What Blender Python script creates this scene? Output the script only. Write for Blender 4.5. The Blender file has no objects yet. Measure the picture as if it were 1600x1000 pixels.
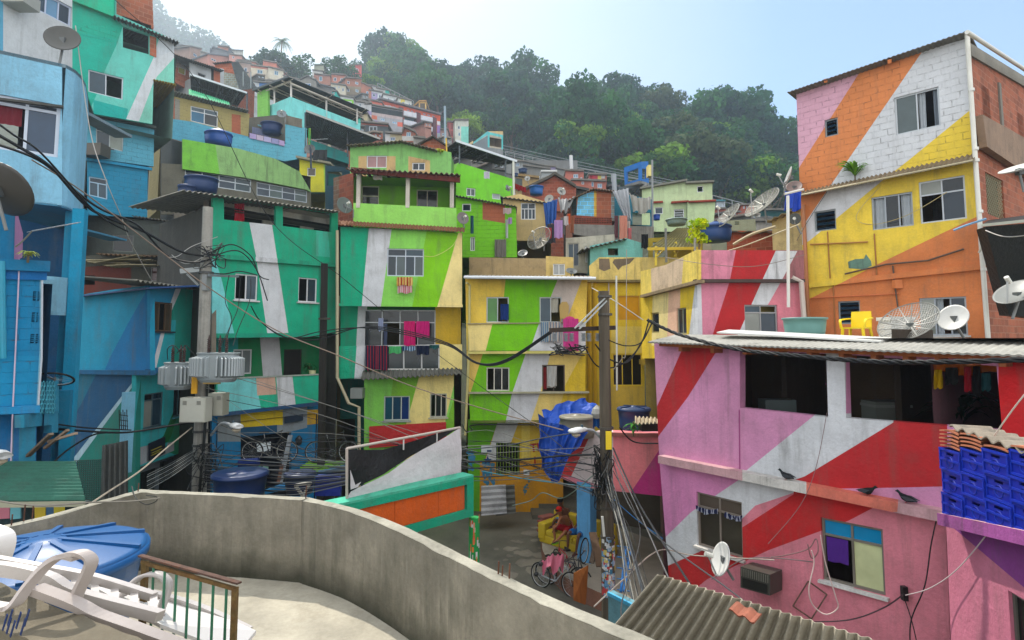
import bpy,bmesh,math,random
from mathutils import Vector,Matrix
from mathutils.geometry import tessellate_polygon
rnd=random.Random(11)
R=math.radians
F=900.0;YP=460.0;HOR=530.0
TH=math.atan((HOR-YP)/F);CT=math.cos(TH);ST=math.sin(TH)
CAM=Vector((0,0,6.8))
Z=Vector((0,0,1))
scene=bpy.context.scene
COL=scene.collection
def ray(x,y):
 u=(x-800)/F;v=(YP-y)/F
 d=Vector((u,CT-ST*v,ST+CT*v));return d/d.y
def P(x,y,D):return CAM+ray(x,y)*D
def G(x,y,z):
 r=ray(x,y);return CAM+r*((z-CAM.z)/r.z)
def PX(p):
 q=p-CAM;d=q.y*CT+q.z*ST
 if d<.1:d=.1
 return(800+F*q.x/d,YP-F*(-q.y*ST+q.z*CT)/d)
def lin(c):
 c=c/255.0
 return c/12.92 if c<=.04045 else((c+.055)/1.055)**2.4
_cc={}
def L3(c):
 if c not in _cc:
  r,g,b=c
  if b>1.35*g and b>90 and r<g*1.2:g*=1.07;b*=.93
  _cc[c]=(lin(r),lin(g),lin(b),1.0)
 return _cc[c]
def tag(o,label=None,cat=None,group=None,kind=None):
 if label:o['label']=label
 if cat:o['category']=cat
 if group:o['group']=group
 if kind:o['kind']=kind
 return o
def thing(name,label,cat,loc=(0,0,0),group=None,rz=0):
 o=bpy.data.objects.new(name,None);COL.objects.link(o)
 o.empty_display_size=.2
 o.location=loc;o.rotation_euler=(0,0,rz)
 return tag(o,label,cat,group)
def rootloc(p):
 while p.parent:p=p.parent
 return Vector(p.location)
def dup(root,loc,rz=0,label=None,group=None,sc=None,rot=None):
 r=root.copy();COL.objects.link(r);r.location=loc;r.rotation_euler=rot if rot else(0,0,rz)
 if sc:r.scale=sc if hasattr(sc,'__len__')else(sc,sc,sc)
 if label:r['label']=label
 if group:r['group']=group
 for ch in list(root.children):
  k=ch.copy();COL.objects.link(k);k.parent=r
  for g in ch.children:
   d=g.copy();COL.objects.link(d);d.parent=k
 return r
class MB:
 def __init__(s):s.v=[];s.f=[];s.c=[]
 def face(s,pts,col):
  n=len(s.v);s.v+=[Vector(p)for p in pts];s.f.append(tuple(range(n,n+len(pts))));s.c.append(col)
 def grid(s,rows,col,closeu=False,closev=False,cf=None):
  n=len(s.v);a=len(rows);b=len(rows[0])
  for r in rows:s.v+=[Vector(p)for p in r]
  for i in range(a if closeu else a-1):
   for j in range(b if closev else b-1):
    i2=(i+1)%a;j2=(j+1)%b
    s.f.append((n+i*b+j,n+i*b+j2,n+i2*b+j2,n+i2*b+j));s.c.append(cf(i,j)if cf else col)
 def obox(s,o,ax,ay,az,col,top=None):
  o=Vector(o);ax=Vector(ax);ay=Vector(ay);az=Vector(az)
  n=len(s.v)
  s.v+=[o,o+ax,o+ax+ay,o+ay,o+az,o+ax+az,o+ax+ay+az,o+ay+az]
  fs=[(0,3,2,1),(4,5,6,7),(0,1,5,4),(1,2,6,5),(2,3,7,6),(3,0,4,7)]
  if ax.cross(ay).dot(az)<0:fs=[f[::-1]for f in fs]
  for k,f in enumerate(fs):
   s.f.append(tuple(n+i for i in f));s.c.append(top if(top and k==1)else col)
  return s
 def box(s,c,sx,sy,sz,col,M=None):
  M=M or Matrix.Identity(3)
  ax=M@Vector((sx,0,0));ay=M@Vector((0,sy,0));az=M@Vector((0,0,sz))
  return s.obox(Vector(c)-(ax+ay+az)/2,ax,ay,az,col)
 def bar(s,a,b,w,h,col,up=Z):
  a=Vector(a);b=Vector(b);d=b-a
  if d.length<1e-6:return s
  t=d.normalized();up=Vector(up)
  if abs(t.dot(up))>.98:up=Vector((0,1,0))if abs(t.y)<.9 else Vector((1,0,0))
  x=t.cross(up).normalized();y=x.cross(t).normalized()
  return s.obox(a-x*w/2-y*h/2,x*w,y*h,d,col)
 def tube(s,pts,r,col,n=6,cap=True,radii=None):
  pts=[Vector(p)for p in pts]
  rows=[];prev=None
  for i,p in enumerate(pts):
   t=(pts[min(i+1,len(pts)-1)]-pts[max(i-1,0)])
   t=t.normalized()if t.length>1e-9 else Z.copy()
   if prev is None:
    u=Vector((0,0,1))if abs(t.z)<.9 else Vector((1,0,0))
    x=t.cross(u).normalized()
   else:
    x=(prev-t*prev.dot(t));x=x.normalized()if x.length>1e-6 else t.orthogonal().normalized()
   prev=x;y=t.cross(x)
   rr=radii[i]if radii else r
   rows.append([p+(x*math.cos(a)+y*math.sin(a))*rr for a in[2*math.pi*k/n for k in range(n)]])
  s.grid(rows,col,closev=True)
  if cap:
   s.face(rows[0][::-1],col);s.face(rows[-1],col)
  return s
 def lathe(s,o,prof,col,n=20,M=None,cf=None):
  o=Vector(o);M=M or Matrix.Identity(3)
  rows=[[o+M@Vector((r*math.cos(2*math.pi*k/n),r*math.sin(2*math.pi*k/n),z))for k in range(n)]for r,z in prof]
  s.grid(rows,col,closev=True,cf=cf)
  return s
 def prism(s,pts,vec,col,side=None):
  pts=[Vector(p)for p in pts];vec=Vector(vec)
  tr=tess(pts)
  q=[p+vec for p in pts]
  for t in tr:
   s.face([pts[i]for i in t],col);s.face([q[i]for i in t][::-1],col)
  for i in range(len(pts)):
   j=(i+1)%len(pts)
   s.face([pts[j],pts[i],q[i],q[j]],side or col)
  return s
 def corr(s,a,b,c,d,n,amp,col,th=.012,sag=0,cf=None,rows=2):
  """corrugated sheet: a->b crosses the waves, a->d runs along them"""
  a,b,c,d=map(Vector,(a,b,c,d))
  nn=((b-a).cross(d-a)).normalized()
  if nn.z<0:nn=-nn
  top=[];m=n*6
  for j in range(rows):
   v=j/(rows-1);row=[]
   for i in range(m+1):
    u=i/m
    p=(a*(1-u)+b*u)*(1-v)+(d*(1-u)+c*u)*v
    row.append(p+nn*(amp*math.sin(2*math.pi*n*u))-Z*sag*4*u*(1-u))
   top.append(row)
  bot=[[p-nn*th for p in r]for r in top]
  s.grid(top,col,cf=cf);s.grid([r[::-1]for r in bot],col)
  for(r1,r2)in((top[0],bot[0]),(bot[-1],top[-1])):s.grid([r1,r2],col)
  s.grid([[r[0]for r in bot],[r[0]for r in top]],col);s.grid([[r[-1]for r in top],[r[-1]for r in bot]],col)
  return s
 def build(s,name,mat,parent=None,smooth=False,loc=None,weld=False):
  me=bpy.data.meshes.new(name)
  if parent is not None:off=rootloc(parent)
  elif loc is not None:off=Vector(loc)
  elif s.v:
   xs=[v.x for v in s.v];ys=[v.y for v in s.v];zs=[v.z for v in s.v]
   off=Vector(((min(xs)+max(xs))/2,(min(ys)+max(ys))/2,min(zs)))
  else:off=Vector()
  me.from_pydata([tuple(v-off)for v in s.v],[],s.f)
  finish(me,s.v,s.f,s.c)
  me.materials.append(M[mat])
  if smooth:me.polygons.foreach_set('use_smooth',[True]*len(me.polygons))
  if weld or smooth:
   bm=bmesh.new();bm.from_mesh(me);bmesh.ops.remove_doubles(bm,verts=bm.verts,dist=.0005);bm.to_mesh(me);bm.free()
  o=bpy.data.objects.new(name,me);COL.objects.link(o)
  if parent is not None:o.parent=parent
  else:o.location=off
  return o
def finish(me,vs,fs,cs):
 ca=me.color_attributes.new('Col','FLOAT_COLOR','CORNER')
 uvl=me.uv_layers.new(name='UVMap')
 cd=[];ud=[]
 for f,c in zip(fs,cs):
  p0,p1,p2=vs[f[0]],vs[f[1]],vs[f[2]]
  n=(p1-p0).cross(p2-p0)
  if len(f)>3 and n.length<1e-9:n=(p2-p0).cross(vs[f[3]]-p0)
  n=n.normalized()if n.length>1e-12 else Z
  cl=L3(c)
  if abs(n.z)>.7:
   for i in f:ud+=[vs[i].x,vs[i].y]
  else:
   t=Vector((round(-n.y,3),round(n.x,3),0)).normalized()
   for i in f:ud+=[vs[i].dot(t),vs[i].z]
  for i in f:cd+=cl
 if len(cd)==len(me.loops)*4:
  ca.data.foreach_set('color',cd);uvl.data.foreach_set('uv',ud)
def tess(pts,holes=()):
 o=pts[0]
 n=Vector()
 for i in range(len(pts)):
  a=pts[i]-o;b=pts[(i+1)%len(pts)]-o;n+=a.cross(b)
 n=n.normalized()if n.length>1e-9 else Z
 x=n.orthogonal().normalized();y=n.cross(x)
 loops=[[Vector(((p-o).dot(x),(p-o).dot(y),0))for p in lp]for lp in[pts]+list(holes)]
 return tessellate_polygon(loops)
class Pl:
 def __init__(s,x1,D1,x2,D2,y=500):
  a=P(x1,y,D1);b=P(x2,y,D2)
  s.o=Vector((a.x,a.y,0));r=b-a;r.z=0;s.r=r.normalized()
  n=Vector((s.r.y,-s.r.x,0))
  if n.dot(CAM-s.o)<0:n=-n
  s.n=n
 def p(s,x,y,off=0):
  rr=ray(x,y);o=s.o+s.n*off
  t=(o-CAM).dot(s.n)/rr.dot(s.n);return CAM+rr*t
 def sz(s,p):return((p-s.o).dot(s.r),p.z)
 def at(s,a,z,off=0):
  q=s.o+s.r*a+s.n*off;return Vector((q.x,q.y,z))
 def quad(s,sp,off=0):
  """TL, TR, BR, BL"""
  if len(sp)==8:return[s.p(sp[i],sp[i+1],off)for i in(0,2,4,6)]
  a=s.p(sp[0],sp[1],off);b=s.p(sp[2],sp[3],off)
  sa,za=s.sz(a);sb,zb=s.sz(b)
  return[s.at(sa,za,off),s.at(sb,za,off),s.at(sb,zb,off),s.at(sa,zb,off)]
 def x(s,px,z,off=0):
  """point of the plane at image column px (read at the height z)"""
  y=500
  for _ in range(4):
   q=s.p(px,y,off);q=Vector((q.x,q.y,z));y=PX(q)[1]
  return q
def inpoly(x,y,poly):
 c=False;n=len(poly)
 for i in range(n):
  x1,y1=poly[i];x2,y2=poly[i-1]
  if(y1>y)!=(y2>y)and x<(x2-x1)*(y-y1)/(y2-y1)+x1:c=not c
 return c
def cutpaint(vs,fs,cs,paint):
 """split the faces along the borders of the painted bands and colour them"""
 bm=bmesh.new()
 bv=[bm.verts.new(v)for v in vs]
 lay=bm.faces.layers.int.new('ci');pal=sorted(set(cs))
 for f,c in zip(fs,cs):
  try:
   bf=bm.faces.new([bv[i]for i in f]);bf[lay]=pal.index(c)
  except ValueError:pass
 bmesh.ops.remove_doubles(bm,verts=bm.verts,dist=.0004)
 for poly,col in paint:
  for i in range(len(poly)):
   a=poly[i-1];b=poly[i]
   ra=ray(*a);rb=ray(*b);n=ra.cross(rb)
   if n.length<1e-6:continue
   bmesh.ops.bisect_plane(bm,geom=bm.verts[:]+bm.edges[:]+bm.faces[:],plane_co=CAM,plane_no=n.normalized(),dist=1e-5)
 bm.verts.index_update();bm.faces.ensure_lookup_table()
 V=[v.co.copy()for v in bm.verts];FF=[];CC=[]
 for f in bm.faces:
  c=pal[f[lay]];x,y=PX(f.calc_center_median())
  for poly,col in paint:
   if inpoly(x,y,poly):c=col
  FF.append(tuple(v.index for v in f.verts));CC.append(c)
 bm.free()
 return V,FF,CC
wr=random.Random(5);PANES=[(20,44,60),(30,56,70),(12,24,30),(24,40,50),(70,84,86),(128,132,124),(16,34,48)];GLASS=(20,44,61);WHF=(205,208,210);GRF=(120,128,130)
class Wn:
 """a window: spec in pixels plus how it is divided"""
 def __init__(s,*sp,cols=2,tr=0,fc=WHF,pc=GLASS,open=(),sill=None,cur=None,kind='glass',fw=.045,bars=None,name='window'):
  s.sp=sp;s.cols=cols;s.tr=tr;s.fc=fc;s.pc=pc;s.open=open;s.sill=sill;s.cur=cur;s.kind=kind;s.fw=fw;s.bars=bars;s.name=name
def bil(q,u,v):return(q[0]*(1-u)+q[1]*u)*(1-v)+(q[3]*(1-u)+q[2]*u)*v
def put_window(par,pl,w,off=0):
 if w.kind=='hole':return None
 q=[p-pl.n*.07 for p in pl.quad(w.sp,off)]
 wd=(q[1]-q[0]).length;ht=(q[3]-q[0]).length
 fw=w.fw;d=.05
 m=MB()
 hx=fw/2/wd;hy=fw/2/ht
 def br(a,b,k=1):m.bar(a,b,fw*k,d*(1 if k==1 else.8),w.fc,up=pl.n)
 A=[bil(q,hx,hy),bil(q,1-hx,hy),bil(q,1-hx,1-hy),bil(q,hx,1-hy)]
 br(bil(q,0,hy),bil(q,1,hy));br(bil(q,0,1-hy),bil(q,1,1-hy))
 br(bil(q,hx,2*hy),bil(q,hx,1-2*hy));br(bil(q,1-hx,2*hy),bil(q,1-hx,1-2*hy))
 if w.kind=='louver':
  f=m.build(w.name,'metal',par);pm=MB()
  k=max(3,int(ht/.14))
  for i in range(k):
   v=(i+.5)/k
   a=bil(q,2*hx,v)-pl.n*.03;b=bil(q,1-2*hx,v)-pl.n*.03
   pm.bar(a,b,ht/k*.75,.012,w.pc,up=pl.n*.8+Z*.6)
  pm.build('louver','glass',f);return f
 if w.kind=='door':
  f=m.build('door','wood',par);pm=MB()
  pm.prism([bil(q,2*hx,2*hy),bil(q,1-2*hx,2*hy),bil(q,1-2*hx,1-2*hy),bil(q,2*hx,1-2*hy)],-pl.n*.03,w.pc)
  pm.build('door_leaf','wood',f);return f
 rows=[(0,w.tr),(w.tr,1)]if w.tr else[(0,1)]
 if w.tr:br(bil(q,2*hx,w.tr),bil(q,1-2*hx,w.tr),.9)
 cl=w.cols if hasattr(w.cols,'__len__')else[w.cols]*len(rows)
 pm=MB();cell=0
 for(va,vb),nc in zip(rows,cl):
  for i in range(1,nc):
   br(bil(q,i/nc,va+hy),bil(q,i/nc,vb-hy),.8)
  for i in range(nc):
   if cell not in w.open:
    pc=w.pc[cell%len(w.pc)]if isinstance(w.pc,list)else(wr.choice(PANES)if w.pc==GLASS else w.pc)
    g=.35*fw/wd;gy=.35*fw/ht;o=-pl.n*(.004*(cell%2))
    pm.prism([bil(q,i/nc+g,va+gy)+o,bil(q,(i+1)/nc-g,va+gy)+o,bil(q,(i+1)/nc-g,vb-gy)+o,bil(q,i/nc+g,vb-gy)+o],-pl.n*.008,pc)
   cell+=1
 if w.bars:
  nb,bc=w.bars
  for i in range(nb):
   u=(i+.5)/nb;a=bil(q,u,0)+pl.n*.09;b=bil(q,u,1)+pl.n*.09
   m.bar(a,b,.02,.02,bc)
  for v in(.08,.5,.92):m.bar(bil(q,0,v)+pl.n*.09,bil(q,1,v)+pl.n*.09,.022,.022,bc)
 f=m.build(w.name,'metal',par)
 if pm.f:pm.build('pane','glass',f)
 if w.cur:
  for(u0,u1,v0,v1,cc)in w.cur:
   cm=MB();rws=[]
   n=max(8,int((u1-u0)*wd*28))
   for j in range(5):
    v=v0+(v1-v0)*j/4
    rws.append([bil(q,u0+(u1-u0)*i/n,v)-pl.n*(.07+.025*math.sin(i*1.9+j*.3))for i in range(n+1)])
   cm.grid(rws,cc);cm.build('curtain','cloth',f,smooth=True)
 if w.sill is not None:
  sm=MB();a=q[3]-pl.r*.06+pl.n*.0;b=q[2]+pl.r*.06
  sm.obox(a-Z*.05,b-a,pl.n*.15,Z*.05,w.sill);sm.build('sill','conc',f)
 return f
def wall(par,pl,outline,wins=(),paint=(),col=(200,200,200),off=0,th=.14,name='wall',mat='plaster',extra=()):
 """a vertical wall slab with real openings; outline and openings given in pixels"""
 if len(outline)==4 and not hasattr(outline[0],'__len__'):O=pl.quad(outline,off)
 else:O=[pl.p(x,y,off)for x,y in outline]
 Hs=[pl.quad(w.sp,off)for w in wins]
 loops=[O]+Hs;flat=[p for lp in loops for p in lp]
 tr=tess(O,Hs);V=list(flat)+[p-pl.n*th for p in flat];n=len(flat)
 fs=[];cs=[]
 for t in tr:
  a,b,c=[flat[i]for i in t]
  if(b-a).cross(c-a).dot(pl.n)<0:t=t[::-1]
  fs.append(tuple(t));cs.append(col);fs.append(tuple(i+n for i in t[::-1]));cs.append(col)
 k=0
 for lp in loops:
  m=len(lp)
  for i in range(m):
   a=k+i;b=k+(i+1)%m
   fs.append((a,b,b+n,a+n));cs.append(col)
  k+=m
 if paint:V,fs,cs=cutpaint(V,fs,cs,paint)
 mb=MB();mb.v=V;mb.f=fs;mb.c=cs
 o=mb.build(name,mat,par)
 for w in wins:put_window(par,pl,w,off)
 return o
def shell(par,pl,box,depth,col,mat='plaster',off=-.15,roof=None,name='side_wall',z0=None,rcol=None,floors=()):
 """closed box behind a facade: sides, back, floor and top"""
 q=pl.quad(box,off);zb=q[2].z if z0 is None else z0
 m=MB();b=-pl.n*depth
 tl,tr_=q[0],q[1];bl=Vector((tl.x,tl.y,zb));br=Vector((tr_.x,tr_.y,zb))
 m.face([tl,tl+b,bl+b,bl],col);m.face([tr_+b,tr_,br,br+b],col);m.face([tl+b,tr_+b,br+b,bl+b],col)
 m.face([tl,tr_,tr_+b,tl+b],rcol or col);m.face([bl,bl+b,br+b,br],col)
 for y in floors:
  z=pl.p(box[0],y).z
  a=Vector((tl.x,tl.y,z));c=Vector((tr_.x,tr_.y,z));m.face([a,c,c+b,a+b],col)
 return m.build(name,mat,par)
def band(par,pl,x0,y0,x1,y1,h,out,col,name='ledge',mat='plaster',paint=(),off=0,y0b=None):
 """a slab or ledge along a wall, its top edge from (x0,y0) to (x1,y1), h metres thick"""
 a=pl.p(x0,y0,off+out);b=pl.p(x1,y1,off+out)
 mb=MB();mb.obox(a-Z*h,b-a,-pl.n*(out+.03),Z*h,col)
 if paint:mb.v,mb.f,mb.c=cutpaint(mb.v,mb.f,mb.c,paint)
 return mb.build(name,mat,par)
M={}
def mat(name,rough=.85,metal=0,ns=3.0,na=.10,bs=40.0,ba=.15,bd=.01,brick=None,streak=0,dirt=0,spec=.3,fine=0,trans=0,dcol=(.10,.095,.08),ns2=None,wood=0,ss=5.0):
 m=bpy.data.materials.new(name);m.use_nodes=True;nt=m.node_tree;N=nt.nodes;Lk=nt.links
 b=N['Principled BSDF'];b.inputs['Roughness'].default_value=rough;b.inputs['Metallic'].default_value=metal
 b.inputs['Specular IOR Level'].default_value=spec
 at=N.new('ShaderNodeAttribute');at.attribute_name='Col'
 tc=N.new('ShaderNodeTexCoord');uv=N.new('ShaderNodeUVMap');uv.uv_map='UVMap'
 geo=N.new('ShaderNodeNewGeometry')
 cur=at.outputs['Color']
 def noise(vec,sc,det=4,r=.6):
  n=N.new('ShaderNodeTexNoise');n.inputs['Scale'].default_value=sc;n.inputs['Detail'].default_value=det;n.inputs['Roughness'].default_value=r
  Lk.new(vec,n.inputs['Vector']);return n.outputs['Fac']
 def rng(v,a,b_,c,d):
  n=N.new('ShaderNodeMapRange');n.inputs['From Min'].default_value=a;n.inputs['From Max'].default_value=b_;n.inputs['To Min'].default_value=c;n.inputs['To Max'].default_value=d
  Lk.new(v,n.inputs['Value']);return n.outputs['Result']
 def mul(c,v):
  n=N.new('ShaderNodeVectorMath');n.operation='SCALE';Lk.new(c,n.inputs[0]);Lk.new(v,n.inputs['Scale']);return n.outputs[0]
 def mixc(c1,colr,fac):
  n=N.new('ShaderNodeMix');n.data_type='RGBA';Lk.new(fac,n.inputs['Factor']);Lk.new(c1,n.inputs['A'])
  if isinstance(colr,tuple):n.inputs['B'].default_value=(*colr,1)
  else:Lk.new(colr,n.inputs['B'])
  return n.outputs['Result']
 pos=geo.outputs['Position']
 if wood:
  mp=N.new('ShaderNodeMapping');mp.inputs['Scale'].default_value=(1,1,.1);Lk.new(pos,mp.inputs['Vector']);base=mp.outputs[0]
 else:base=pos
 if na:cur=mul(cur,rng(noise(base,ns),.3,.7,1-na,1+na*.6))
 if fine:cur=mul(cur,rng(noise(pos,22,5,.7),.3,.7,1-fine,1+fine*.6))
 bh=noise(pos,bs,5,.65)
 if brick:
  bw,bh_,ms,kind=brick
  bt=N.new('ShaderNodeTexBrick');bt.inputs['Scale'].default_value=1;bt.inputs['Brick Width'].default_value=bw;bt.inputs['Row Height'].default_value=bh_
  bt.inputs['Mortar Size'].default_value=ms;bt.inputs['Mortar Smooth'].default_value=.3;bt.inputs['Bias'].default_value=0
  dn=N.new('ShaderNodeTexNoise');dn.inputs['Scale'].default_value=2.5
  Lk.new(uv.outputs[0],dn.inputs['Vector'])
  vm=N.new('ShaderNodeVectorMath');vm.operation='MULTIPLY_ADD';Lk.new(dn.outputs['Color'],vm.inputs[0]);vm.inputs[1].default_value=(.03,.03,0);Lk.new(uv.outputs[0],vm.inputs[2])
  Lk.new(vm.outputs[0],bt.inputs['Vector'])
  if kind=='raw':
   bt.inputs['Color1'].default_value=(1.1,1.1,1.1,1);bt.inputs['Color2'].default_value=(.66,.7,.74,1);bt.inputs['Mortar'].default_value=(1.0,1.5,1.9,1)
   n=N.new('ShaderNodeVectorMath');n.operation='MULTIPLY';Lk.new(cur,n.inputs[0]);Lk.new(bt.outputs['Color'],n.inputs[1]);cur=n.outputs[0]
   wv=N.new('ShaderNodeTexWave');wv.bands_direction='Y';wv.inputs['Scale'].default_value=9;Lk.new(uv.outputs[0],wv.inputs['Vector'])
   cur=mul(cur,rng(wv.outputs['Fac'],0,1,.86,1.05))
  else:
   gap=noise(pos,5,3)
   f=N.new('ShaderNodeMath');f.operation='MULTIPLY';Lk.new(bt.outputs['Fac'],f.inputs[0]);Lk.new(rng(gap,.5,.66,0,.5),f.inputs[1])
   cur=mixc(cur,(.06,.05,.045),f.outputs[0])
 if streak:
  mp=N.new('ShaderNodeMapping');mp.inputs['Scale'].default_value=(ss,.35,1);Lk.new(uv.outputs[0],mp.inputs['Vector'])
  st=noise(mp.outputs[0],1.0,5,.7);lg=noise(pos,.8,3)
  mm=N.new('ShaderNodeMath');mm.operation='MULTIPLY';Lk.new(rng(st,.5,.75,0,streak),mm.inputs[0]);Lk.new(rng(lg,.35,.65,.2,1.2),mm.inputs[1])
  cur=mixc(cur,dcol,mm.outputs[0])
 if dirt:
  cur=mixc(cur,dcol,rng(noise(pos,1.7,8,.75),.52,.72,0,dirt))
 Lk.new(cur,b.inputs['Base Color'])
 bp=N.new('ShaderNodeBump');bp.inputs['Strength'].default_value=ba;bp.inputs['Distance'].default_value=bd;Lk.new(bh,bp.inputs['Height'])
 last=bp
 if brick:
  b2=N.new('ShaderNodeBump');b2 .invert=True;b2 .inputs['Strength'].default_value=.9;b2 .inputs['Distance'].default_value=.015
  Lk.new(bt.outputs['Fac'],b2 .inputs['Height']);Lk.new(bp.outputs[0],b2 .inputs['Normal']);last=b2
 if ns2:
  b3=N.new('ShaderNodeBump');b3 .inputs['Strength'].default_value=.5;b3 .inputs['Distance'].default_value=.05;Lk.new(noise(pos,ns2,3),b3 .inputs['Height']);Lk.new(last.outputs[0],b3 .inputs['Normal']);last=b3
 Lk.new(last.outputs[0],b.inputs['Normal'])
 if trans:
  t=N.new('ShaderNodeBsdfTranslucent');Lk.new(cur,t.inputs['Color']);mx=N.new('ShaderNodeMixShader');mx.inputs[0].default_value=trans
  Lk.new(b.outputs[0],mx.inputs[1]);Lk.new(t.outputs[0],mx.inputs[2]);Lk.new(mx.outputs[0],N['Material Output'].inputs['Surface'])
 M[name]=m
 return m
mat('plaster',na=.17,ns=1.1,bs=14,ba=.6,bd=.025,streak=.5,fine=.08,ns2=1.5,dirt=.24,ss=3.4)
mat('oldplaster',na=.16,ns=2,bs=14,ba=.6,bd=.02,streak=.75,dirt=.45,fine=.1,dcol=(.05,.05,.04))
mat('block',na=.10,ns=1.5,bs=14,ba=.5,bd=.02,streak=.25,fine=.06,brick=(.40,.20,.014,'painted'))
mat('brick',na=.12,ns=2,bs=30,ba=.5,brick=(.34,.20,.018,'raw'),dirt=.25,dcol=(.16,.12,.09))
mat('conc',na=.18,ns=1.2,bs=30,ba=.6,streak=.35,dirt=.3,fine=.15)
mat('corr',na=.2,ns=1.8,bs=30,ba=.4,dirt=.55,fine=.15,dcol=(.035,.035,.03))
mat('metal',rough=.45,metal=.1,na=.06,bs=30,ba=.1,spec=.5)
mat('rust',rough=.8,na=.35,ns=9,bs=60,ba=.6,dirt=.9,dcol=(.16,.06,.02),fine=.3)
mat('glass',rough=.1,na=.3,ns=.9,ba=0,spec=.45)
mat('plastic',rough=.42,na=.07,ns=2.5,bs=8,ba=.06,spec=.45,dirt=.12,dcol=(.12,.11,.1))
mat('cloth',rough=.9,na=.08,ns=6,bs=50,ba=.3,trans=.25)
mat('tarp',rough=.5,na=.12,ns=3,bs=9,ba=.6,bd=.05,spec=.4,trans=.1)
mat('wood',rough=.8,na=.3,ns=8,bs=50,ba=.4,wood=1)
mat('leaf',rough=.75,spec=.15,na=.35,ns=.35,bs=3,ba=.0,trans=.45,fine=.3)
mat('ground',rough=.95,na=.3,ns=.5,bs=8,ba=.5,dirt=.5,fine=.2)
mat('skin',rough=.55,na=.06,ns=12,bs=80,ba=.05)
mat('roofdark',rough=.9,na=.2,ns=1.5,bs=20,ba=.3,dirt=.4)
mat('rubber',rough=.6,na=.05,bs=20,ba=.05)
import numpy as np
cd=bpy.data.cameras.new('Camera');cam=bpy.data.objects.new('camera',cd);COL.objects.link(cam)
cd.sensor_width=36;cd.lens=36*F/1600;cd.shift_y=-(500-YP)/1600;cd.clip_end=3000;cd.clip_start=.05
cam.location=CAM;cam.rotation_euler=(R(90)+TH,0,0);scene.camera=cam
EL=R(55);AZ=R(-36)
w=bpy.data.worlds.new('World');scene.world=w;w.use_nodes=True;nt=w.node_tree;N=nt.nodes;Lk=nt.links
bg=N['Background'];sky=N.new('ShaderNodeTexSky');sky.sky_type='NISHITA';sky.sun_disc=False
sky.sun_elevation=EL;sky.sun_rotation=AZ;sky.air_density=1.15;sky.dust_density=.5;sky.ozone_density=2.0;sky.altitude=100
tc=N.new('ShaderNodeTexCoord');mp=N.new('ShaderNodeMapping');mp.inputs['Scale'].default_value=(1,1,2.2);mp.inputs['Location'].default_value=(.35,.1,.2)
nz=N.new('ShaderNodeTexNoise');nz.inputs['Scale'].default_value=1.6;nz.inputs['Detail'].default_value=6;nz.inputs['Roughness'].default_value=.55
Lk.new(tc.outputs['Generated'],mp.inputs['Vector']);Lk.new(mp.outputs[0],nz.inputs['Vector'])
dp=N.new('ShaderNodeVectorMath');dp.operation='DOT_PRODUCT';Lk.new(tc.outputs['Generated'],dp.inputs[0])
dp.inputs[1].default_value=(math.sin(R(-24))*math.cos(R(20)),math.cos(R(-24))*math.cos(R(20)),math.sin(R(20)))
m1=N.new('ShaderNodeMapRange');m1 .inputs['From Min'].default_value=.70;m1 .inputs['From Max'].default_value=.96;m1 .inputs['To Min'].default_value=.0;m1 .inputs['To Max'].default_value=1.0
Lk.new(dp.outputs['Value'],m1 .inputs['Value'])
m2=N.new('ShaderNodeMapRange');m2 .inputs['From Min'].default_value=.30;m2 .inputs['From Max'].default_value=.62;m2 .inputs['To Min'].default_value=.6;m2 .inputs['To Max'].default_value=1
Lk.new(nz.outputs['Fac'],m2 .inputs['Value'])
mm=N.new('ShaderNodeMath');mm.operation='MULTIPLY';Lk.new(m1 .outputs[0],mm.inputs[0]);Lk.new(m2 .outputs[0],mm.inputs[1])
mx=N.new('ShaderNodeMix');mx.data_type='RGBA';Lk.new(mm.outputs[0],mx.inputs['Factor']);Lk.new(sky.outputs[0],mx.inputs['A']);mx.inputs['B'].default_value=(4.0,4.3,4.6,1)
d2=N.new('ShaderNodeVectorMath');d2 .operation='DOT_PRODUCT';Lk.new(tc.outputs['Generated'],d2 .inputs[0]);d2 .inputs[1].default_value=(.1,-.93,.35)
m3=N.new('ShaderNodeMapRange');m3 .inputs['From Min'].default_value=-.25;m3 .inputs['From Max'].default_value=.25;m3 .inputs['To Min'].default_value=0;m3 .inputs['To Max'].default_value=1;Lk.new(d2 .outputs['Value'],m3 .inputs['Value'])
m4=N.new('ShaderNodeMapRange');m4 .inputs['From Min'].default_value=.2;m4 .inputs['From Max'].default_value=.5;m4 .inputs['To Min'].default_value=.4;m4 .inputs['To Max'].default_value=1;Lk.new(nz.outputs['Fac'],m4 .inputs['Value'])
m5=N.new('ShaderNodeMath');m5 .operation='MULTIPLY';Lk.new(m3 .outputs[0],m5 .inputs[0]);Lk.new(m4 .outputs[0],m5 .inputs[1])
mx2=N.new('ShaderNodeMix');mx2 .data_type='RGBA';Lk.new(m5 .outputs[0],mx2 .inputs['Factor']);Lk.new(mx.outputs['Result'],mx2 .inputs['A']);mx2 .inputs['B'].default_value=(9.2,9.2,9.2,1)  # bright cloud veil behind the camera, unseen, added to fill-light the facades
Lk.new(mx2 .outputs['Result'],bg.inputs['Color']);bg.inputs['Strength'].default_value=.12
sl=bpy.data.lights.new('Sun','SUN');sl.energy=3.0;sl.angle=R(.6);sl.color=(1,.93,.82)
so=bpy.data.objects.new('sun',sl);COL.objects.link(so);so.location=(-40,40,60)
sd=Vector((math.sin(AZ)*math.cos(EL),math.cos(AZ)*math.cos(EL),math.sin(EL)))
so.rotation_euler=sd.to_track_quat('Z','Y').to_euler()
scene.view_settings.view_transform='Standard';scene.view_settings.look='None';scene.view_settings.exposure=0.84;scene.view_settings.gamma=1
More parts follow.
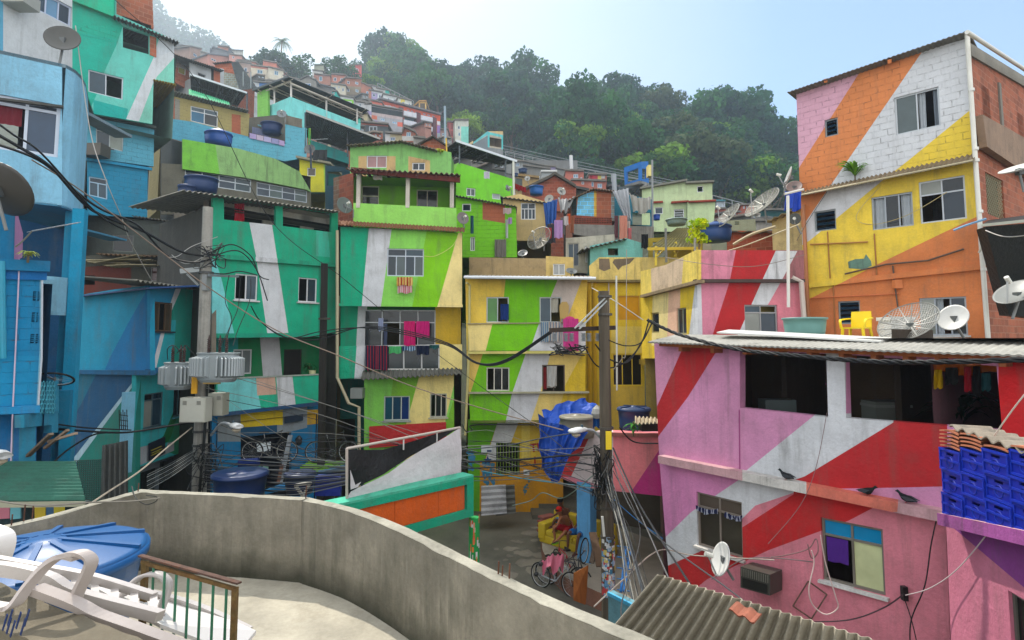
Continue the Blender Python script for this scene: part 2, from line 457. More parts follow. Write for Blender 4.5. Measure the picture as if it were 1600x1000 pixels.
scene.cycles.max_bounces=6;scene.cycles.transparent_max_bounces=8;scene.cycles.volume_bounces=1
scene.cycles.use_denoising=True
def interp(x,tb):
 if x<=tb[0][0]:return tb[0][1]
 for(a,b),(c,d)in zip(tb,tb[1:]):
  if x<=c:return b+(d-b)*(x-a)/(c-a)
 return tb[-1][1]
YB=[(0,200),(250,190),(400,212),(560,238),(700,278),(850,305),(1000,330),(1130,352),(1250,365),(1700,400)]
YR=[(0,60),(250,128),(400,132),(500,150),(560,158),(600,124),(640,122),(700,140),(760,152),(800,166),(870,182),(940,192),(1000,207),(1040,206),(1090,202),(1140,200),(1190,228),(1245,274),(1300,310),(1700,380)]
YM=[(0,-60),(200,-20),(240,20),(300,50),(350,84),(400,114),(470,150),(560,230),(700,420),(1700,470)]
def zy(y,D):return 6.8+(HOR-y)/F*D
def terrain(px,D):
 if D<0:return 0
 k=[(0,0),(26,0),(42,5),(70,20),(105,zy(interp(px,YB),105)),(170,zy(interp(px,YR),170)),(240,zy(interp(px,YR),170)-25),(320,zy(interp(px,YM),320)),(430,0),(4000,0)]
 return interp(D,k)
def ter_xy(x,y):
 if y<5:return 0
 return terrain(800+F*x/y,y)
m=MB()
us=[(-60+i*60)for i in range(30)];us=[-300+i*40 for i in range(56)]
ds=[5,12,20,26,32,38,44,50,58,66,74,82,90,98,106,114,122,130,138,146,154,162,170,180,195,210,240,270,295,320,340,370,400,430]
rows=[]
for D in ds:
 rows.append([Vector(((u-800)/F*D,D,terrain(u,D)-.004*0+(rnd.uniform(-.6,.6)if D>45 and D<330 else 0)))for u in us])
m.grid(rows,(60,66,48))
m.face([(-420,-65,-.02),(420,-65,-.02),(420,5,-.02),(-420,5,-.02)],(110,104,94));m.face([(-420,5,-.04),(420,5,-.04),(420,440,-.04),(-420,440,-.04)],(80,84,66))
o=m.build('ground','ground',smooth=False);tag(o,kind='structure')
LG=[(38,84,46),(52,100,46),(30,70,52),(100,138,44),(70,86,52),(126,162,40)]
def leafmesh(name,lobes,per,ls,cols,seed,flat=.8,core=True):
 """foliage: small leaf clumps over the surface of many uneven lobes"""
 r=np.random.RandomState(seed);V=[];Cc=[]
 for(c,rad,ci)in lobes:
  n=int(per*rad*rad)
  d=r.normal(size=(n,3));d/=np.linalg.norm(d,axis=1)[:,None]
  d=d[d[:,2]>-.75];n=len(d)
  rr=rad*(.78+.3*r.rand(n)+.12*np.sin(d[:,0]*7+ci)*np.cos(d[:,1]*6))
  p=np.array(c)+d*rr[:,None]*np.array([1,1,flat])
  nn=d+r.normal(size=(n,3))*.55;nn/=np.linalg.norm(nn,axis=1)[:,None]
  t=np.cross(nn,r.normal(size=(n,3)));t/=np.linalg.norm(t,axis=1)[:,None];b=np.cross(nn,t)
  s=ls*(.5+r.rand(n))[:,None]
  a=t*s;bb=b*s*(.6+.5*r.rand(n)[:,None])
  V.append(np.stack([p-a*.9,p-bb*.7+a*.15,p+a,p+bb],1).reshape(-1,3))
  base=np.array([L3(cols[ci%len(cols)])]*n);base[:,:3]*=(.75+.55*r.rand(n))[:,None]
  Cc.append(np.repeat(base,4,axis=0))
 V=np.concatenate(V);Cc=np.concatenate(Cc);nq=len(V)//4
 me=bpy.data.meshes.new(name)
 fs=np.arange(nq*4).reshape(-1,4)
 me.from_pydata(V.tolist(),[],fs.tolist())
 ca=me.color_attributes.new('Col','FLOAT_COLOR','CORNER');ca.data.foreach_set('color',Cc.ravel())
 me.uv_layers.new(name='UVMap');me.materials.append(M['leaf'])
 return me
def lobes_for(seed,rx,rz,nl,z0):
 r=random.Random(seed);L=[]
 for i in range(nl):
  a=r.uniform(0,6.283);rr=math.sqrt(r.random())*rx*.78;h=math.sqrt(max(0,1-(rr/rx)**2))
  z=z0+rz*h*r.uniform(.15,.95)
  L.append(((rr*math.cos(a),rr*math.sin(a),z),r.uniform(.18,.36)*rx,r.randrange(2)))
 return L
def trunkmesh(seed,h,r0,spread,nb=5,col=(96,84,66)):
 r=random.Random(seed);m=MB()
 pts=[Vector((math.sin(i*.9+seed)*.12*i/3,math.cos(i*.7+seed)*.1*i/3,h*i/5))for i in range(6)]
 m.tube(pts,r0,col,n=7,radii=[r0*(1.25-.13*i)for i in range(6)])
 for k in range(nb):
  a=6.283*k/nb+r.uniform(-.4,.4);b0=pts[2+k%3]
  e=b0+Vector((math.cos(a)*spread,math.sin(a)*spread,h*r.uniform(.35,.6)))
  mid=(b0+e)/2+Vector((0,0,-.4))
  m.tube([b0,mid,e],r0*.4,col,n=5,radii=[r0*.45,r0*.3,r0*.12])
 return m
def make_tree(name,seed,rx,rz,nl,trunk_h,per,ls,cols,label,group):
 t=thing(name,label,'tree',(0,0,0),group)
 tm=trunkmesh(seed,trunk_h,rx*.05,rx*.55).build('trunk','wood',t)
 me=leafmesh('crown',lobes_for(seed,rx,rz,nl,trunk_h*.75),per,ls,cols,seed)
 c=bpy.data.objects.new('crown',me);COL.objects.link(c);c.parent=t
 return t
protos=[]
TONE=['dark green','mid green','bluish green','yellow green','olive brown','bright lime green']
spec=[(0,(LG[0],LG[1])),(0,(LG[2],LG[0])),(1,(LG[1],LG[0])),(2,(LG[2],LG[2])),(3,(LG[3],LG[1])),(4,(LG[4],LG[0])),(1,(LG[1],LG[3])),(5,(LG[5],LG[3]))]
for i,(tone,cols)in enumerate(spec):
 rx=5.4+(i%3)*.7
 t=make_tree('forest_tree',20+i,rx,rx*(.95 if i%2 else 1.15),26,7.5,46,.33,cols,TONE[tone],'forest')
 protos.append((t,tone))
used=[False]*len(protos)
def place(i,loc,sc,label,group,rz=None,zs=1.0):
 t,tone=protos[i]
 rz=rnd.uniform(0,6.28)if rz is None else rz
 if not used[i]:
  used[i]=True;t.location=loc;t.rotation_euler=(0,0,rz);t.scale=(sc,sc,sc*zs);t['label']=label;t['group']=group;return t
 return dup(t,loc,rz,label,group,sc=(sc,sc,sc*zs))
GF='trees of the forest on the hill'
D=106.0;row=0
while D<178:
 step=8.3/D*F
 x=548+(row%2)*step*.5+(0 if D>125 else(125-D)*3)
 while x<1290:
  d=D+rnd.uniform(-3,3);xx=x+rnd.uniform(-.3,.3)*step
  z=terrain(xx,d)
  X=(xx-800)/F*d
  yb=interp(xx,YB)
  if not(xx<720 and d<128)and not(xx<820 and d<112):
   band_='on the skyline' if D>163 else('high on the slope' if D>140 else('halfway up the slope' if D>120 else 'at the foot of the forest'))
   side='above the striped apartment block' if xx<720 else('above the dark canopy roofs' if xx<860 else('above the blue open cube' if xx<1020 else('above the pale mint house' if xx<1150 else 'beside the orange house')))
   r=rnd.random()
   if d<135 and xx<900 and r<.2:i=7 if r<.07 else 4
   elif r<.09 and xx>1000:i=5
   elif r<.16:i=4
   else:i=rnd.choice([0,1,2,3,0,1,3,6])
   sc=rnd.choice([.8,.95,1.1,1.3,1.45])
   lo=Vector((X,d,z-1.5))
   place(i,lo,sc,'%s tree crown %s %s'%(TONE[protos[i][1]],band_,side),GF,zs=rnd.uniform(.85,1.2))
  x+=step*rnd.uniform(.85,1.15)
 D+=6.6;row+=1
def big(i,x,ytop,D,width_px,label,group='single trees above the houses',yb=None):
 sc=width_px*1.25/F*D/2/6.0;ytop-=7
 ht=7.5*.75+6.5*1.25
 z=zy(ytop,D)-ht*sc*1.0
 return place(i,Vector(((x-800)/F*D,D,z)),sc,label,group)
big(1,414,62,118,62,'dense dark tree left of the palm on the left skyline')
big(0,452,70,121,66,'large dark domed tree under the palm on the left skyline')
big(3,436,88,114,70,'low dark tree spreading behind the cream houses on the left skyline')
big(2,521,84,124,46,'lone round tree beside the small grey block on the skyline')
big(6,575,104,116,34,'small bright tree over the brick houses left of the forest')
big(3,540,96,130,30,'small dark tree standing right of the lone round tree')
big(1,600,66,172,84,'tall dark tree at the left end of the forest skyline')
big(2,1140,136,150,120,'wide dark green tree with a domed crown, highest right of the blue sky gap')
big(0,1095,150,148,76,'dark tree on the left shoulder of the widest crown')
big(3,1185,168,146,80,'dark tree on the right shoulder of the widest crown')
big(5,1150,200,112,120,'olive brown umbrella shaped tree above the mint house')
big(1,1048,215,112,70,'blue grey domed tree left of the olive umbrella tree')
def palm(x,ytop,D,hpx,label,n=16):
 h=hpx/F*D;fr=h*.42
 t=thing('palm_tree',label,'palm tree',Vector(((x-800)/F*D,D,zy(ytop,D)-h-fr*.3)),'palms on the hill')
 b=Vector(t.location)
 MB().tube([b,b+Vector((.1,0,h*.5)),b+Vector((.25,0,h))],.16,(120,108,90),n=6,radii=[.22,.15,.12]).build('trunk','wood',t)
 m=MB();top=b+Vector((.25,0,h))
 for k in range(n):
  a=6.283*k/n+rnd.uniform(-.2,.2);up=rnd.uniform(.1,1.0);ln=fr*rnd.uniform(.85,1.15)
  d=Vector((math.cos(a),math.sin(a),0));side=Vector((-d.y,d.x,0));prev=None
  for j in range(9):
   s_=j/8;p=top+d*ln*s_+Z*(ln*(up*s_-1.15*s_*s_))
   if prev is not None:
    wd=ln*.17*math.sin(math.pi*min(1,s_*.9+.12))+.03
    for sg in(-1,1):
     for q in range(2):
      p0=prev+(p-prev)*q/2
      m.face([p0,p0+(p-prev)*.42,p0+side*sg*wd-Z*wd*.55+(p-prev)*.7],(70,96,58))
   prev=p
 m.build('crown','leaf',t)
palm(425,42,116,46,'tall palm rising above the dark tree on the left skyline')
palm(826,158,128,60,'palm with drooping fronds high in the forest left of the sky gap',13)
palm(968,152,150,36,'palm breaking the forest skyline in the middle',13)
palm(878,128,160,36,'spiky palm on the left forest skyline',13)
r_=np.random.RandomState(5);LB=[]
for i in range(420):
 x=r_.uniform(120,560);D_=r_.uniform(265,330);z=terrain(x,D_)
 LB.append((((x-800)/F*D_,D_,z+3),r_.uniform(4,7),i%2))
me=leafmesh('distant_forest',LB,3,1.1,((60,82,52),(52,76,52)),5)
o=bpy.data.objects.new('distant_forest',me);COL.objects.link(o);tag(o,'far wooded mountain fading into haze behind the left houses','forest',kind='stuff')
LB=[]
for i in range(900):
 x=r_.uniform(540,1290);D_=r_.uniform(100,172)
 if x<820 and D_<118:continue
 LB.append((((x-800)/F*D_,D_,terrain(x,D_)+.6),r_.uniform(1.6,3.2),i%3))
me=leafmesh('undergrowth',LB,9,.42,(LG[0],LG[2],LG[1]),6)
o=bpy.data.objects.new('undergrowth',me);COL.objects.link(o);tag(o,'dense green undergrowth below the forest trees','undergrowth',kind='stuff')
WHT=(200,202,205);TEAL=(22,150,118);TEAL2=(60,178,150);AQUA=(112,196,196);LBLUE=(96,160,192);BLUE=(10,100,164);DBLUE=(6,66,122)
GRN=(118,178,44);LGRN=(132,200,88);DGRN=(20,120,62);YEL=(222,196,92);SYEL=(216,184,44);ORG=(208,128,76);DORG=(206,122,70);PNK=(208,124,138);LPNK=(200,136,172);RED=(176,38,42)
MAG=(180,44,120);CRM=(228,208,140);BRK=(164,92,64);CNC=(128,124,114);DCN=(78,82,78);PUR=(134,62,134);BLK=(16,18,20);FIB=(112,110,102)
def house(name,label,pl,x,y=530,group=None,cat='house'):
 b=pl.p(x,y);return thing(name,label,cat,Vector((b.x,b.y,0)),group)
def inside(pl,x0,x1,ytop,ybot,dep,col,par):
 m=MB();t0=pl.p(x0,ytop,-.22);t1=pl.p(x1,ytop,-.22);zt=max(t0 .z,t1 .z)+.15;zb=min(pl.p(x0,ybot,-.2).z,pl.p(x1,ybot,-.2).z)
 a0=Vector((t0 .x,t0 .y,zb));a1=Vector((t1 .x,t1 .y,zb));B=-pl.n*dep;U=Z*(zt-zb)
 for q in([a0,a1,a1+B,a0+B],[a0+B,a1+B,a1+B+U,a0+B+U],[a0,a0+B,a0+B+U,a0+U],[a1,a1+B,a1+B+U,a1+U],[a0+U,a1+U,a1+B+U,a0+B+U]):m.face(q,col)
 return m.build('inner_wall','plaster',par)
# orange house (top right)
plO=Pl(1251,19.0,1527,15.6,y=300)
hO=house('painted_house','tall orange, white and yellow striped house with a white drainpipe on its corner',plO,1400,group='painted houses around the square')
PO=[([(1230,250),(1600,60),(1600,322),(1548,328),(1375,411),(1267,466),(1230,480)],(222,192,66)),([(1442,79),(1327,247),(1262,342),(1240,372),(1240,392),(1266,375),(1380,281),(1420,250),(1512,175),(1560,138),(1560,20),(1460,40)],WHT),([(1442,79),(1327,247),(1262,342),(1240,374),(1220,360),(1220,250),(1256,250),(1345,110),(1380,70)],ORG),([(1220,120),(1345,90),(1345,110),(1256,250),(1230,292)],(206,158,176))]
CUR=(176,184,190)
wall(hO,plO,[(1244,143),(1300,121),(1400,92),(1511,60),(1523,243),(1250,303)],[Wn(1288,188,1310,210,kind='louver',fc=GRF),Wn(1397,153,1470,196,cols=2,fc=(176,182,186),open=(1,),cur=[(.05,.45,.03,.95,CUR),(.52,.68,.03,.95,CUR),(.85,.98,.03,.95,(120,130,140))])],PO,(226,190,40),mat='block')
wall(hO,plO,[(1250,303),(1523,243),(1546,560),(1262,560)],[Wn(1272,331,1307,358,kind='louver',fc=GRF),Wn(1361,309,1428,352,cols=3,fc=(150,158,165),open=(0,2),cur=[(.02,.3,.02,.97,CUR),(.34,.66,.02,.97,(130,142,150)),(.7,.97,.02,.97,CUR)]),Wn(1435,285,1511,341,cols=2,tr=.33,fc=(176,182,188),open=(2,)),Wn(1309,471,1345,506,kind='louver',fc=GRF),Wn(1436,466,1513,524,cols=3,fc=(150,158,165),open=(1,),cur=[(.34,.5,0,.98,CUR),(.02,.3,.0,.98,(120,130,140))],sill=(190,190,186))],PO,DORG,off=-.004)
band(hO,plO,1264,442,1548,410,.16,.10,DORG,paint=PO)
shell(hO,plO,(1249,160,1523,560),6,(150,120,90),z0=0)
a,b=plO.p(1230,144,.35),plO.p(1514,47,.35)
m=MB();bk=-plO.n*6.6-Z*.3
m.corr(a,b,b+bk,a+bk,40,.012,FIB,.02);m.build('roof','corr',hO)
for x in(1290,1390):
 m=MB();m.bar(plO.p(x,126 if x==1290 else 96,.3),plO.p(x,126 if x==1290 else 96,-.5),.1,.12,DORG);m.build('rafter','wood',hO)
plOs=Pl(1527,15.6,1602,18.4,y=300)
cO=plOs.p(1527,300);S=plOs
wall(hO,S,[(1513,70),(1680,165),(1680,268),(1523,180),],[Wn(1533,131,1549,196,cols=2,fc=(120,170,205),sill=(150,150,150)),Wn(1589,174,1602,232,cols=2,fc=(120,170,205))],col=BRK,mat='brick',name='side_wall',off=.01)
m=MB()
for p,q in(((1515,78),(1680,176)),):m.bar(S.p(*p,.03),S.p(*q,.03),.08,.35,CNC,up=Z)
m.bar(S.p(1561,130,.03),S.p(1567,215,.03),.2,.06,CNC,up=S.n);m.build('concrete_beam','conc',hO)
m=MB();q0=[S.p(1523,182,.05),S.p(1680,266,.05),S.p(1680,330,.05),S.p(1530,232,.05)]
m.prism(q0,S.n*.18,(142,118,98));m.build('parapet','oldplaster',hO)
wall(hO,S,[(1523,182),(1680,262),(1700,560),(1546,560)],[Wn(1539,268,1571,345,kind='hole')],col=BRK,mat='brick',name='side_wall')
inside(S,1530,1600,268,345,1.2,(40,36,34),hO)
m=MB();lq=S.quad((1539,268,1571,345),-.05)
for i in range(-8,12):
 for sg in(1,-1):
  pts=[]
  for t in(0,1):
   u=i/10+(t*.9 if sg>0 else-t*.9)+(0 if sg>0 else.4);pts.append((u,t))
  (u0,v0),(u1,v1)=pts
  def cl(u0,v0,u1,v1,lim):
   return v0+(v1-v0)*(lim-u0)/(u1-u0)
  if u0<0 and u1<0 or u0>1 and u1>1:continue
  if u0<0:v0=cl(u0,v0,u1,v1,0);u0=0
  if u1<0:v1=cl(u0,v0,u1,v1,0);u1=0
  if u0>1:v0=cl(u0,v0,u1,v1,1);u0=1
  if u1>1:v1=cl(u0,v0,u1,v1,1);u1=1
  m.tube([bil(lq,u0,v0)+S.n*(.01*sg),bil(lq,u1,v1)+S.n*(.01*sg)],.008,(176,170,140),n=4,cap=False)
m.build('lattice','metal',hO)
m=MB();g0=S.p(1511,50,.42);g1=S.p(1680,160,.42)
m.tube([g0,g1],.055,(214,212,202),n=10)
m.build('gutter','plastic',hO)
m=MB();k=.16;dpth=plO
pts=[plO.p(1511,52,.2),plO.p(1514,100,.16),plO.p(1524,250,.16),plO.p(1531,350,.16),plO.p(1546,560,.16)]
m.tube(pts,.06,(212,210,200),n=10)
for y in(140,232,250,330,420):m.lathe(plO.p(1512+(y-60)*.07,y,.16)-Z*.05,[(.06,0),(.075,0),(.075,.08),(.06,.08)],(216,214,206),n=10)
m.build('drainpipe','plastic',hO)
m=MB()
m.tube([plO.p(1266,382,.06),plO.p(1356,378,.06)],.03,(168,120,50));m.tube([plO.p(1320,428,.08),plO.p(1385,413,.08),plO.p(1450,407,.08),plO.p(1506,389,.08)],.028,(84,62,46))
m.tube([plO.p(1267,466,.05),plO.p(1405,459,.05)],.02,(186,96,44));m.tube([plO.p(1395,415,.06),plO.p(1398,445,.06),plO.p(1403,480,.06)],.02,(70,60,50))
m.tube([plO.p(1255,320,.09),plO.p(1266,560,.09)],.06,(170,110,70))
for x,y0,y1 in((1293,362,435),(1366,365,430),(1302,446,540)):m.tube([plO.p(x,y0,.03),plO.p(x+4,y1,.03)],.018,(150,96,40))
m.build('pipe','metal',hO)
m=MB();m.box(plO.p(1402,444,.07),.22,.15,.25,DORG);m.build('junction_box','plastic',hO)
m=MB();pp=[(1325,409),(1336,405),(1350,404),(1353,397),(1361,408),(1362,415),(1350,421),(1338,420),(1326,419)]
m.prism([plO.p(x,y,.004)for x,y in pp],-plO.n*.02,(96,128,112));m.build('bare_patch','oldplaster',hO)
m=MB();a0,b0=plO.p(1249,300,0),plO.p(1526,239,0);a1,b1=plO.p(1243,304,.42)-Z*.05,plO.p(1520,248,.42)-Z*.05
m.corr(a1,b1,b0,a0,40,.025,(124,108,84),.02);m.build('awning','corr',hO)
m=MB();m.tube([a1+Z*.0,b1+Z*.0],.03,(170,160,130));m.build('awning_edge','metal',hO)
# pink house (right foreground)
plK=Pl(1028,14.0,1560,8.7,y=640)
hK=house('painted_house','pink house with slanting white and red bands and two wide dark openings, right foreground',plK,1300,group='painted houses around the square')
PK=[([(1010,500),(1068,535),(1040,610),(1022,640),(1000,640)],(212,146,176)),([(1068,530),(1122,530),(1122,545),(1075,620),(1030,680),(1005,720),(1020,650),(1068,541)],RED),([(1276,646),(1396,646),(1396,660),(1220,770),(1160,762),(1160,740)],WHT),([(1396,646),(1480,640),(1480,700),(1476,760),(1400,762),(1200,765),(1258,744),(1396,660)],RED),([(1560,560),(1610,560),(1610,690),(1560,690)],(196,30,34)),([(1290,545),(1322,545),(1322,660),(1290,660)],WHT)]
PKL=[([(1020,700),(1160,746),(1080,800),(1035,850),(1010,860)],(206,130,176)),([(1160,746),(1240,766),(1240,770),(1180,790),(1120,850),(1038,890),(1030,850),(1035,844),(1080,800)],WHT),([(1240,760),(1390,775),(1385,787),(1330,812),(1200,860),(1105,905),(1080,925),(1030,890),(1120,850),(1240,772)],(184,36,38)),([(1390,780),(1500,780),(1500,1010),(1090,1010),(1080,925),(1110,905),(1200,861),(1325,814)],PNK)]
TAN=(150,120,84)
wall(hK,plK,[(1022,535),(1160,538),(1300,541),(1450,548),(1600,562),(1720,575),(1720,880),(1476,806),(1030,715)],[Wn(1156,549,1291,553,1294,652,1156,637,kind='hole'),Wn(1319,554,1557,572,1566,672,1322,653,kind='hole')],PK,LPNK,th=.2)
wall(hK,plK,[(1030,715),(1477,806),(1487,1060),(1052,1060),(1045,900)],[Wn(1088,768,1159,785,1161,874,1090,852,cols=2,tr=.27,fc=(132,122,112),pc=[(86,76,66),(86,76,66),(58,54,44),(58,54,44)],sill=(200,196,190)),Wn(1282,808,1379,827,1384,932,1286,906,cols=2,tr=.27,fc=(120,114,104),pc=[(20,120,190),(20,120,190),(20,28,24),(190,196,150)],open=(2,),sill=(206,204,200))],PKL,PNK,off=-.03)
m=MB();a=plK.p(1028,712,.22);b=plK.p(1478,800,.22)
m.obox(a-Z*.17,b-a,-plK.n*.28,Z*.17,(186,146,150));m.v,m.f,m.c=cutpaint(m.v,m.f,m.c,[([(1160,700),(1260,700),(1260,800),(1160,800)],(196,192,186)),([(1260,700),(1410,700),(1402,800),(1260,800)],(204,110,92))])
m.build('ledge','oldplaster',hK)
INT=(94,78,58)
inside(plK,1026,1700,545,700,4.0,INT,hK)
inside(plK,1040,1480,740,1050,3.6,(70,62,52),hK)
m=MB();
for x,h in((1220,1),(1395,1)):
 a=plK.p(x,560,-2.2);a.z=plK.p(x,700,-2.2).z;m.obox(a,plK.r*.12,-plK.n*1.8,Z*2.4,(60,50,40))
m.build('partition','plaster',hK)
a,b=plK.p(1012,534,.5),plK.p(1640,556,.5);B=-plK.n*8.5+Z*.17
m=MB();B1=-plK.n*1.0+Z*.17;m.corr(a,b,b+B1,a+B1,60,.008,(150,148,140),.03);m.corr(a+B1,b+B1,b+B,a+B,60,.008,(150,148,140),.03);m.build('roof','corr',hK)
m=MB();m.obox(plK.p(1030,541,.34)-Z*.0,plK.p(1640,566,.34)-plK.p(1030,541,.34),-plK.n*.12,Z*.10,(150,84,44))
for i in range(12):
 x=1060+i*50;p=plK.p(x,541+(x-1030)*.04,.32);m.obox(p-Z*.1,plK.r*.08,-plK.n*.5,Z*.12,(140,80,46))
m.build('rafter','wood',hK)
m=MB();q=[plK.p(1120,523,-.1),plK.p(1376,538,-.1)];m.obox(q[0]+Z*.03,q[1]-q[0],-plK.n*.45+Z*.06,Z*.03,(196,196,190));m.build('roof_sheet','metal',hK)
shell(hK,plK,(1030,545,1478,1000),4.8,(140,100,110),z0=0,off=-.5)
m=MB()
for x,y0,y1 in((1155,640,735),(1290,600,600),):m.tube([plK.p(x,y0,.01),plK.p(x+1,y1,.01)],.01,(150,60,120))
m.build('conduit','metal',hK)
plU=Pl(1479,8.9,1640,6.9,y=900)
hU=house('painted_house','purple and pink house at the bottom right corner carrying blue crates on its ledge',plU,1540,group='painted houses around the square')
wall(hU,plU,[(1478,810),(1680,850),(1700,1080),(1489,1080)],[Wn(1575,922,1660,1060,cols=2,fc=(92,92,84),pc=(12,16,16))],[([(1484,820),(1700,820),(1700,1000),(1600,918)],PUR)],(190,112,134))
a=plU.p(1464,801,.28);b=plU.p(1680,846,.28)
m=MB();m.obox(a-Z*.17,b-a,-plU.n*.6,Z*.17,(150,76,140),top=(206,160,160));m.build('ledge','oldplaster',hU)
shell(hU,plU,(1485,830,1680,1050),4,(120,70,110),z0=0,off=-.3)
# yellow to pink house with a round parapet
plYl=Pl(1002,21.6,1089,17.6,y=460);plYr=Pl(1089,17.6,1258,18.2,y=460)
hY=house('painted_house','house turning from yellow to pink and red stripes under a peeling parapet',plYr,1150,group='painted houses around the square')
PYr=[([(1080,380),(1152,380),(1152,392),(1125,530),(1085,560)],(206,128,150)),([(1152,380),(1215,380),(1212,392),(1190,440),(1160,530),(1120,560),(1113,525),(1140,440)],RED),([(1212,392),(1246,392),(1222,437),(1200,476),(1180,530),(1150,530),(1190,440)],WHT)]
PYl=[([(990,400),(1090,380),(1096,540),(1076,540),(1088,445),(1089,390)],WHT)]
PYl=[([(1003,460),(1020,455),(1018,540),(1000,540)],SYEL),([(1020,455),(1045,448),(1042,540),(1018,540)],CRM),([(1045,448),(1063,444),(1062,540),(1042,540)],(222,178,150)),([(1063,444),(1089,437),(1080,540),(1062,540)],SYEL),([(1087,437),(1100,437),(1100,545),(1074,545)],WHT)]
wall(hY,plYl,[(1002,462),(1089,440),(1092,560),(1003,560)],[Wn(1057,482,1073,522,cols=2,fc=(140,140,120)),Wn(1017,489,1030,520,cols=1,fc=(150,140,90))],PYl,SYEL)
wall(hY,plYl,[(1001,424),(1040,414),(1089,390),(1089,441),(1001,463)],[],[([(1017,420),(1068,402),(1065,445),(1018,458)],(200,176,148))],YEL,off=.10,name='parapet',mat='oldplaster')
wall(hY,plYr,[(1089,438),(1257,438),(1262,560),(1092,560)],[Wn(1163,476,1216,520,cols=2,tr=.28,fc=(150,150,150),open=(1,))],PYr,PNK)
wall(hY,plYr,[(1089,391),(1256,391),(1257,440),(1089,440)],[],PYr,(150,96,100),off=.10,name='parapet',mat='oldplaster')
band(hY,plYr,1088,436,1258,436,.1,.2,(74,60,56),mat='oldplaster');band(hY,plYl,1000,461,1090,437,.1,.2,(140,120,90),mat='oldplaster')
shell(hY,plYr,(1091,441,1257,560),3.2,(120,90,80),z0=0);shell(hY,plYl,(1006,445,1088,560),3.2,(160,140,70),z0=0)
m=MB();m.tube([plYr.p(1238,434,.15),plYr.p(1252,440,.2),plYr.p(1256,495,.2),plYr.p(1262,560,.2)],.08,(190,180,170),n=8);m.build('drainpipe','plastic',hY)
plZ=Pl(930,24.0,1006,24.0);hZ=house('painted_house','deep yellow house with a peeling top parapet behind the wooden street pole',plZ,970,group='painted houses around the square')
wall(hZ,plZ,[(914,436),(1006,436),(1008,690),(912,690)],[Wn(966,462,1000,500,cols=1,fc=(190,140,30),pc=(196,140,26)),Wn(957,553,1004,603,cols=3,fc=SYEL,pc=(20,20,16)),Wn(1016,602,1027,625,kind='hole')],[([(955,510),(1008,510),(1008,552),(955,552)],YEL),([(955,604),(1010,604),(1010,690),(955,690)],(214,180,70))],SYEL)
wall(hZ,plZ,[(921,415),(936,402),(1003,402),(1003,437),(936,437),(923,450)],[],[([(936,404),(952,404),(954,420),(944,424),(936,420)],(120,104,84)),([(960,405),(992,403),(984,412),(972,416),(966,422),(957,410)],(110,96,78))],(214,190,110),off=.15,name='parapet',mat='oldplaster')
wall(hZ,plZ,[(1003,402),(1060,402),(1060,416),(1003,426)],[],[],(200,180,110),off=.12,name='parapet',mat='oldplaster')
band(hZ,plZ,916,437,1004,437,.1,.3,(120,104,60),mat='oldplaster')
band(hZ,plZ,1003,562,1040,566,.2,.5,(190,160,60),mat='oldplaster')
shell(hZ,plZ,(925,440,1004,690),2.5,(180,150,40),z0=0)
m=MB()
for x in(921,929):m.tube([plZ.p(x,440,.1),plZ.p(x+1,640,.1)],.09,(200,160,30))
m.tube([plZ.p(951,440,.12),plZ.p(953,660,.12)],.03,(190,180,170));m.build('pipe','metal',hZ)
m=MB()
for i in range(6):m.obox(plZ.p(1014,605+i*5,.02),plZ.r*.35,plZ.n*.03,-Z*.08,(214,190,70))
m.build('vent_grille','plaster',hZ)
# red wall and passage between (under the tank)
plM=Pl(880,17.4,1032,15.8,y=720)
hM=house('street_portal','pink and red striped beam wall over the dark passage beside the blue pillar',plM,960,cat='passage')
wall(hM,plM,[(868,690),(925,676),(1028,678),(1034,775),(920,763),(870,745)],[],[([(860,640),(926,672),(892,745),(865,745)],(190,50,46)),([(926,672),(958,672),(958,765),(892,745)],(200,186,184)),([(958,672),(1028,676),(1030,705),(987,770),(958,765)],(214,120,124)),([(1032,700),(1040,780),(985,770)],(172,44,112))],PNK,th=.6)
band(hM,plM,950,676,1030,678,.1,.1,(150,90,84),mat='oldplaster')
m=MB();a=plM.p(901,752,.05);a.z=0;m.obox(a,plM.r*.42,-plM.n*.42,Z*(plM.p(901,752).z),(86,150,196));m.build('pillar','oldplaster',hM)
m=MB()
a=plM.p(1020,760,-.2);a.z=0
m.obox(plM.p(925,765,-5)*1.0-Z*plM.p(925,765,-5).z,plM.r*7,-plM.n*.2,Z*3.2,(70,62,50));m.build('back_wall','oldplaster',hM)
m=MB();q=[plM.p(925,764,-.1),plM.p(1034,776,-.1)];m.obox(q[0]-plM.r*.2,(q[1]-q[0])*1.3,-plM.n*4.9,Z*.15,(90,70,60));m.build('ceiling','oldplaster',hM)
GH='painted houses around the square'
def porch(par,pl,box,dep,col,wins=(),paint=(),off=-.15,ceil=None):
 """a recessed balcony room: back wall with its own openings, floor, ceiling and end walls"""
 q=pl.quad(box,off);B=-pl.n*dep;m=MB()
 m.face([q[3],q[2],q[2]+B,q[3]+B],(120,116,108));m.face([q[0],q[1],q[1]+B,q[0]+B],ceil or col)
 m.face([q[0],q[3],q[3]+B,q[0]+B],col);m.face([q[1],q[2],q[2]+B,q[1]+B],col)
 m.build('porch_side','plaster',par)
 wall(par,pl,[PX(p-pl.n*dep)for p in q],wins,paint,col,off=off-dep+.01,th=.1,name='porch_wall')
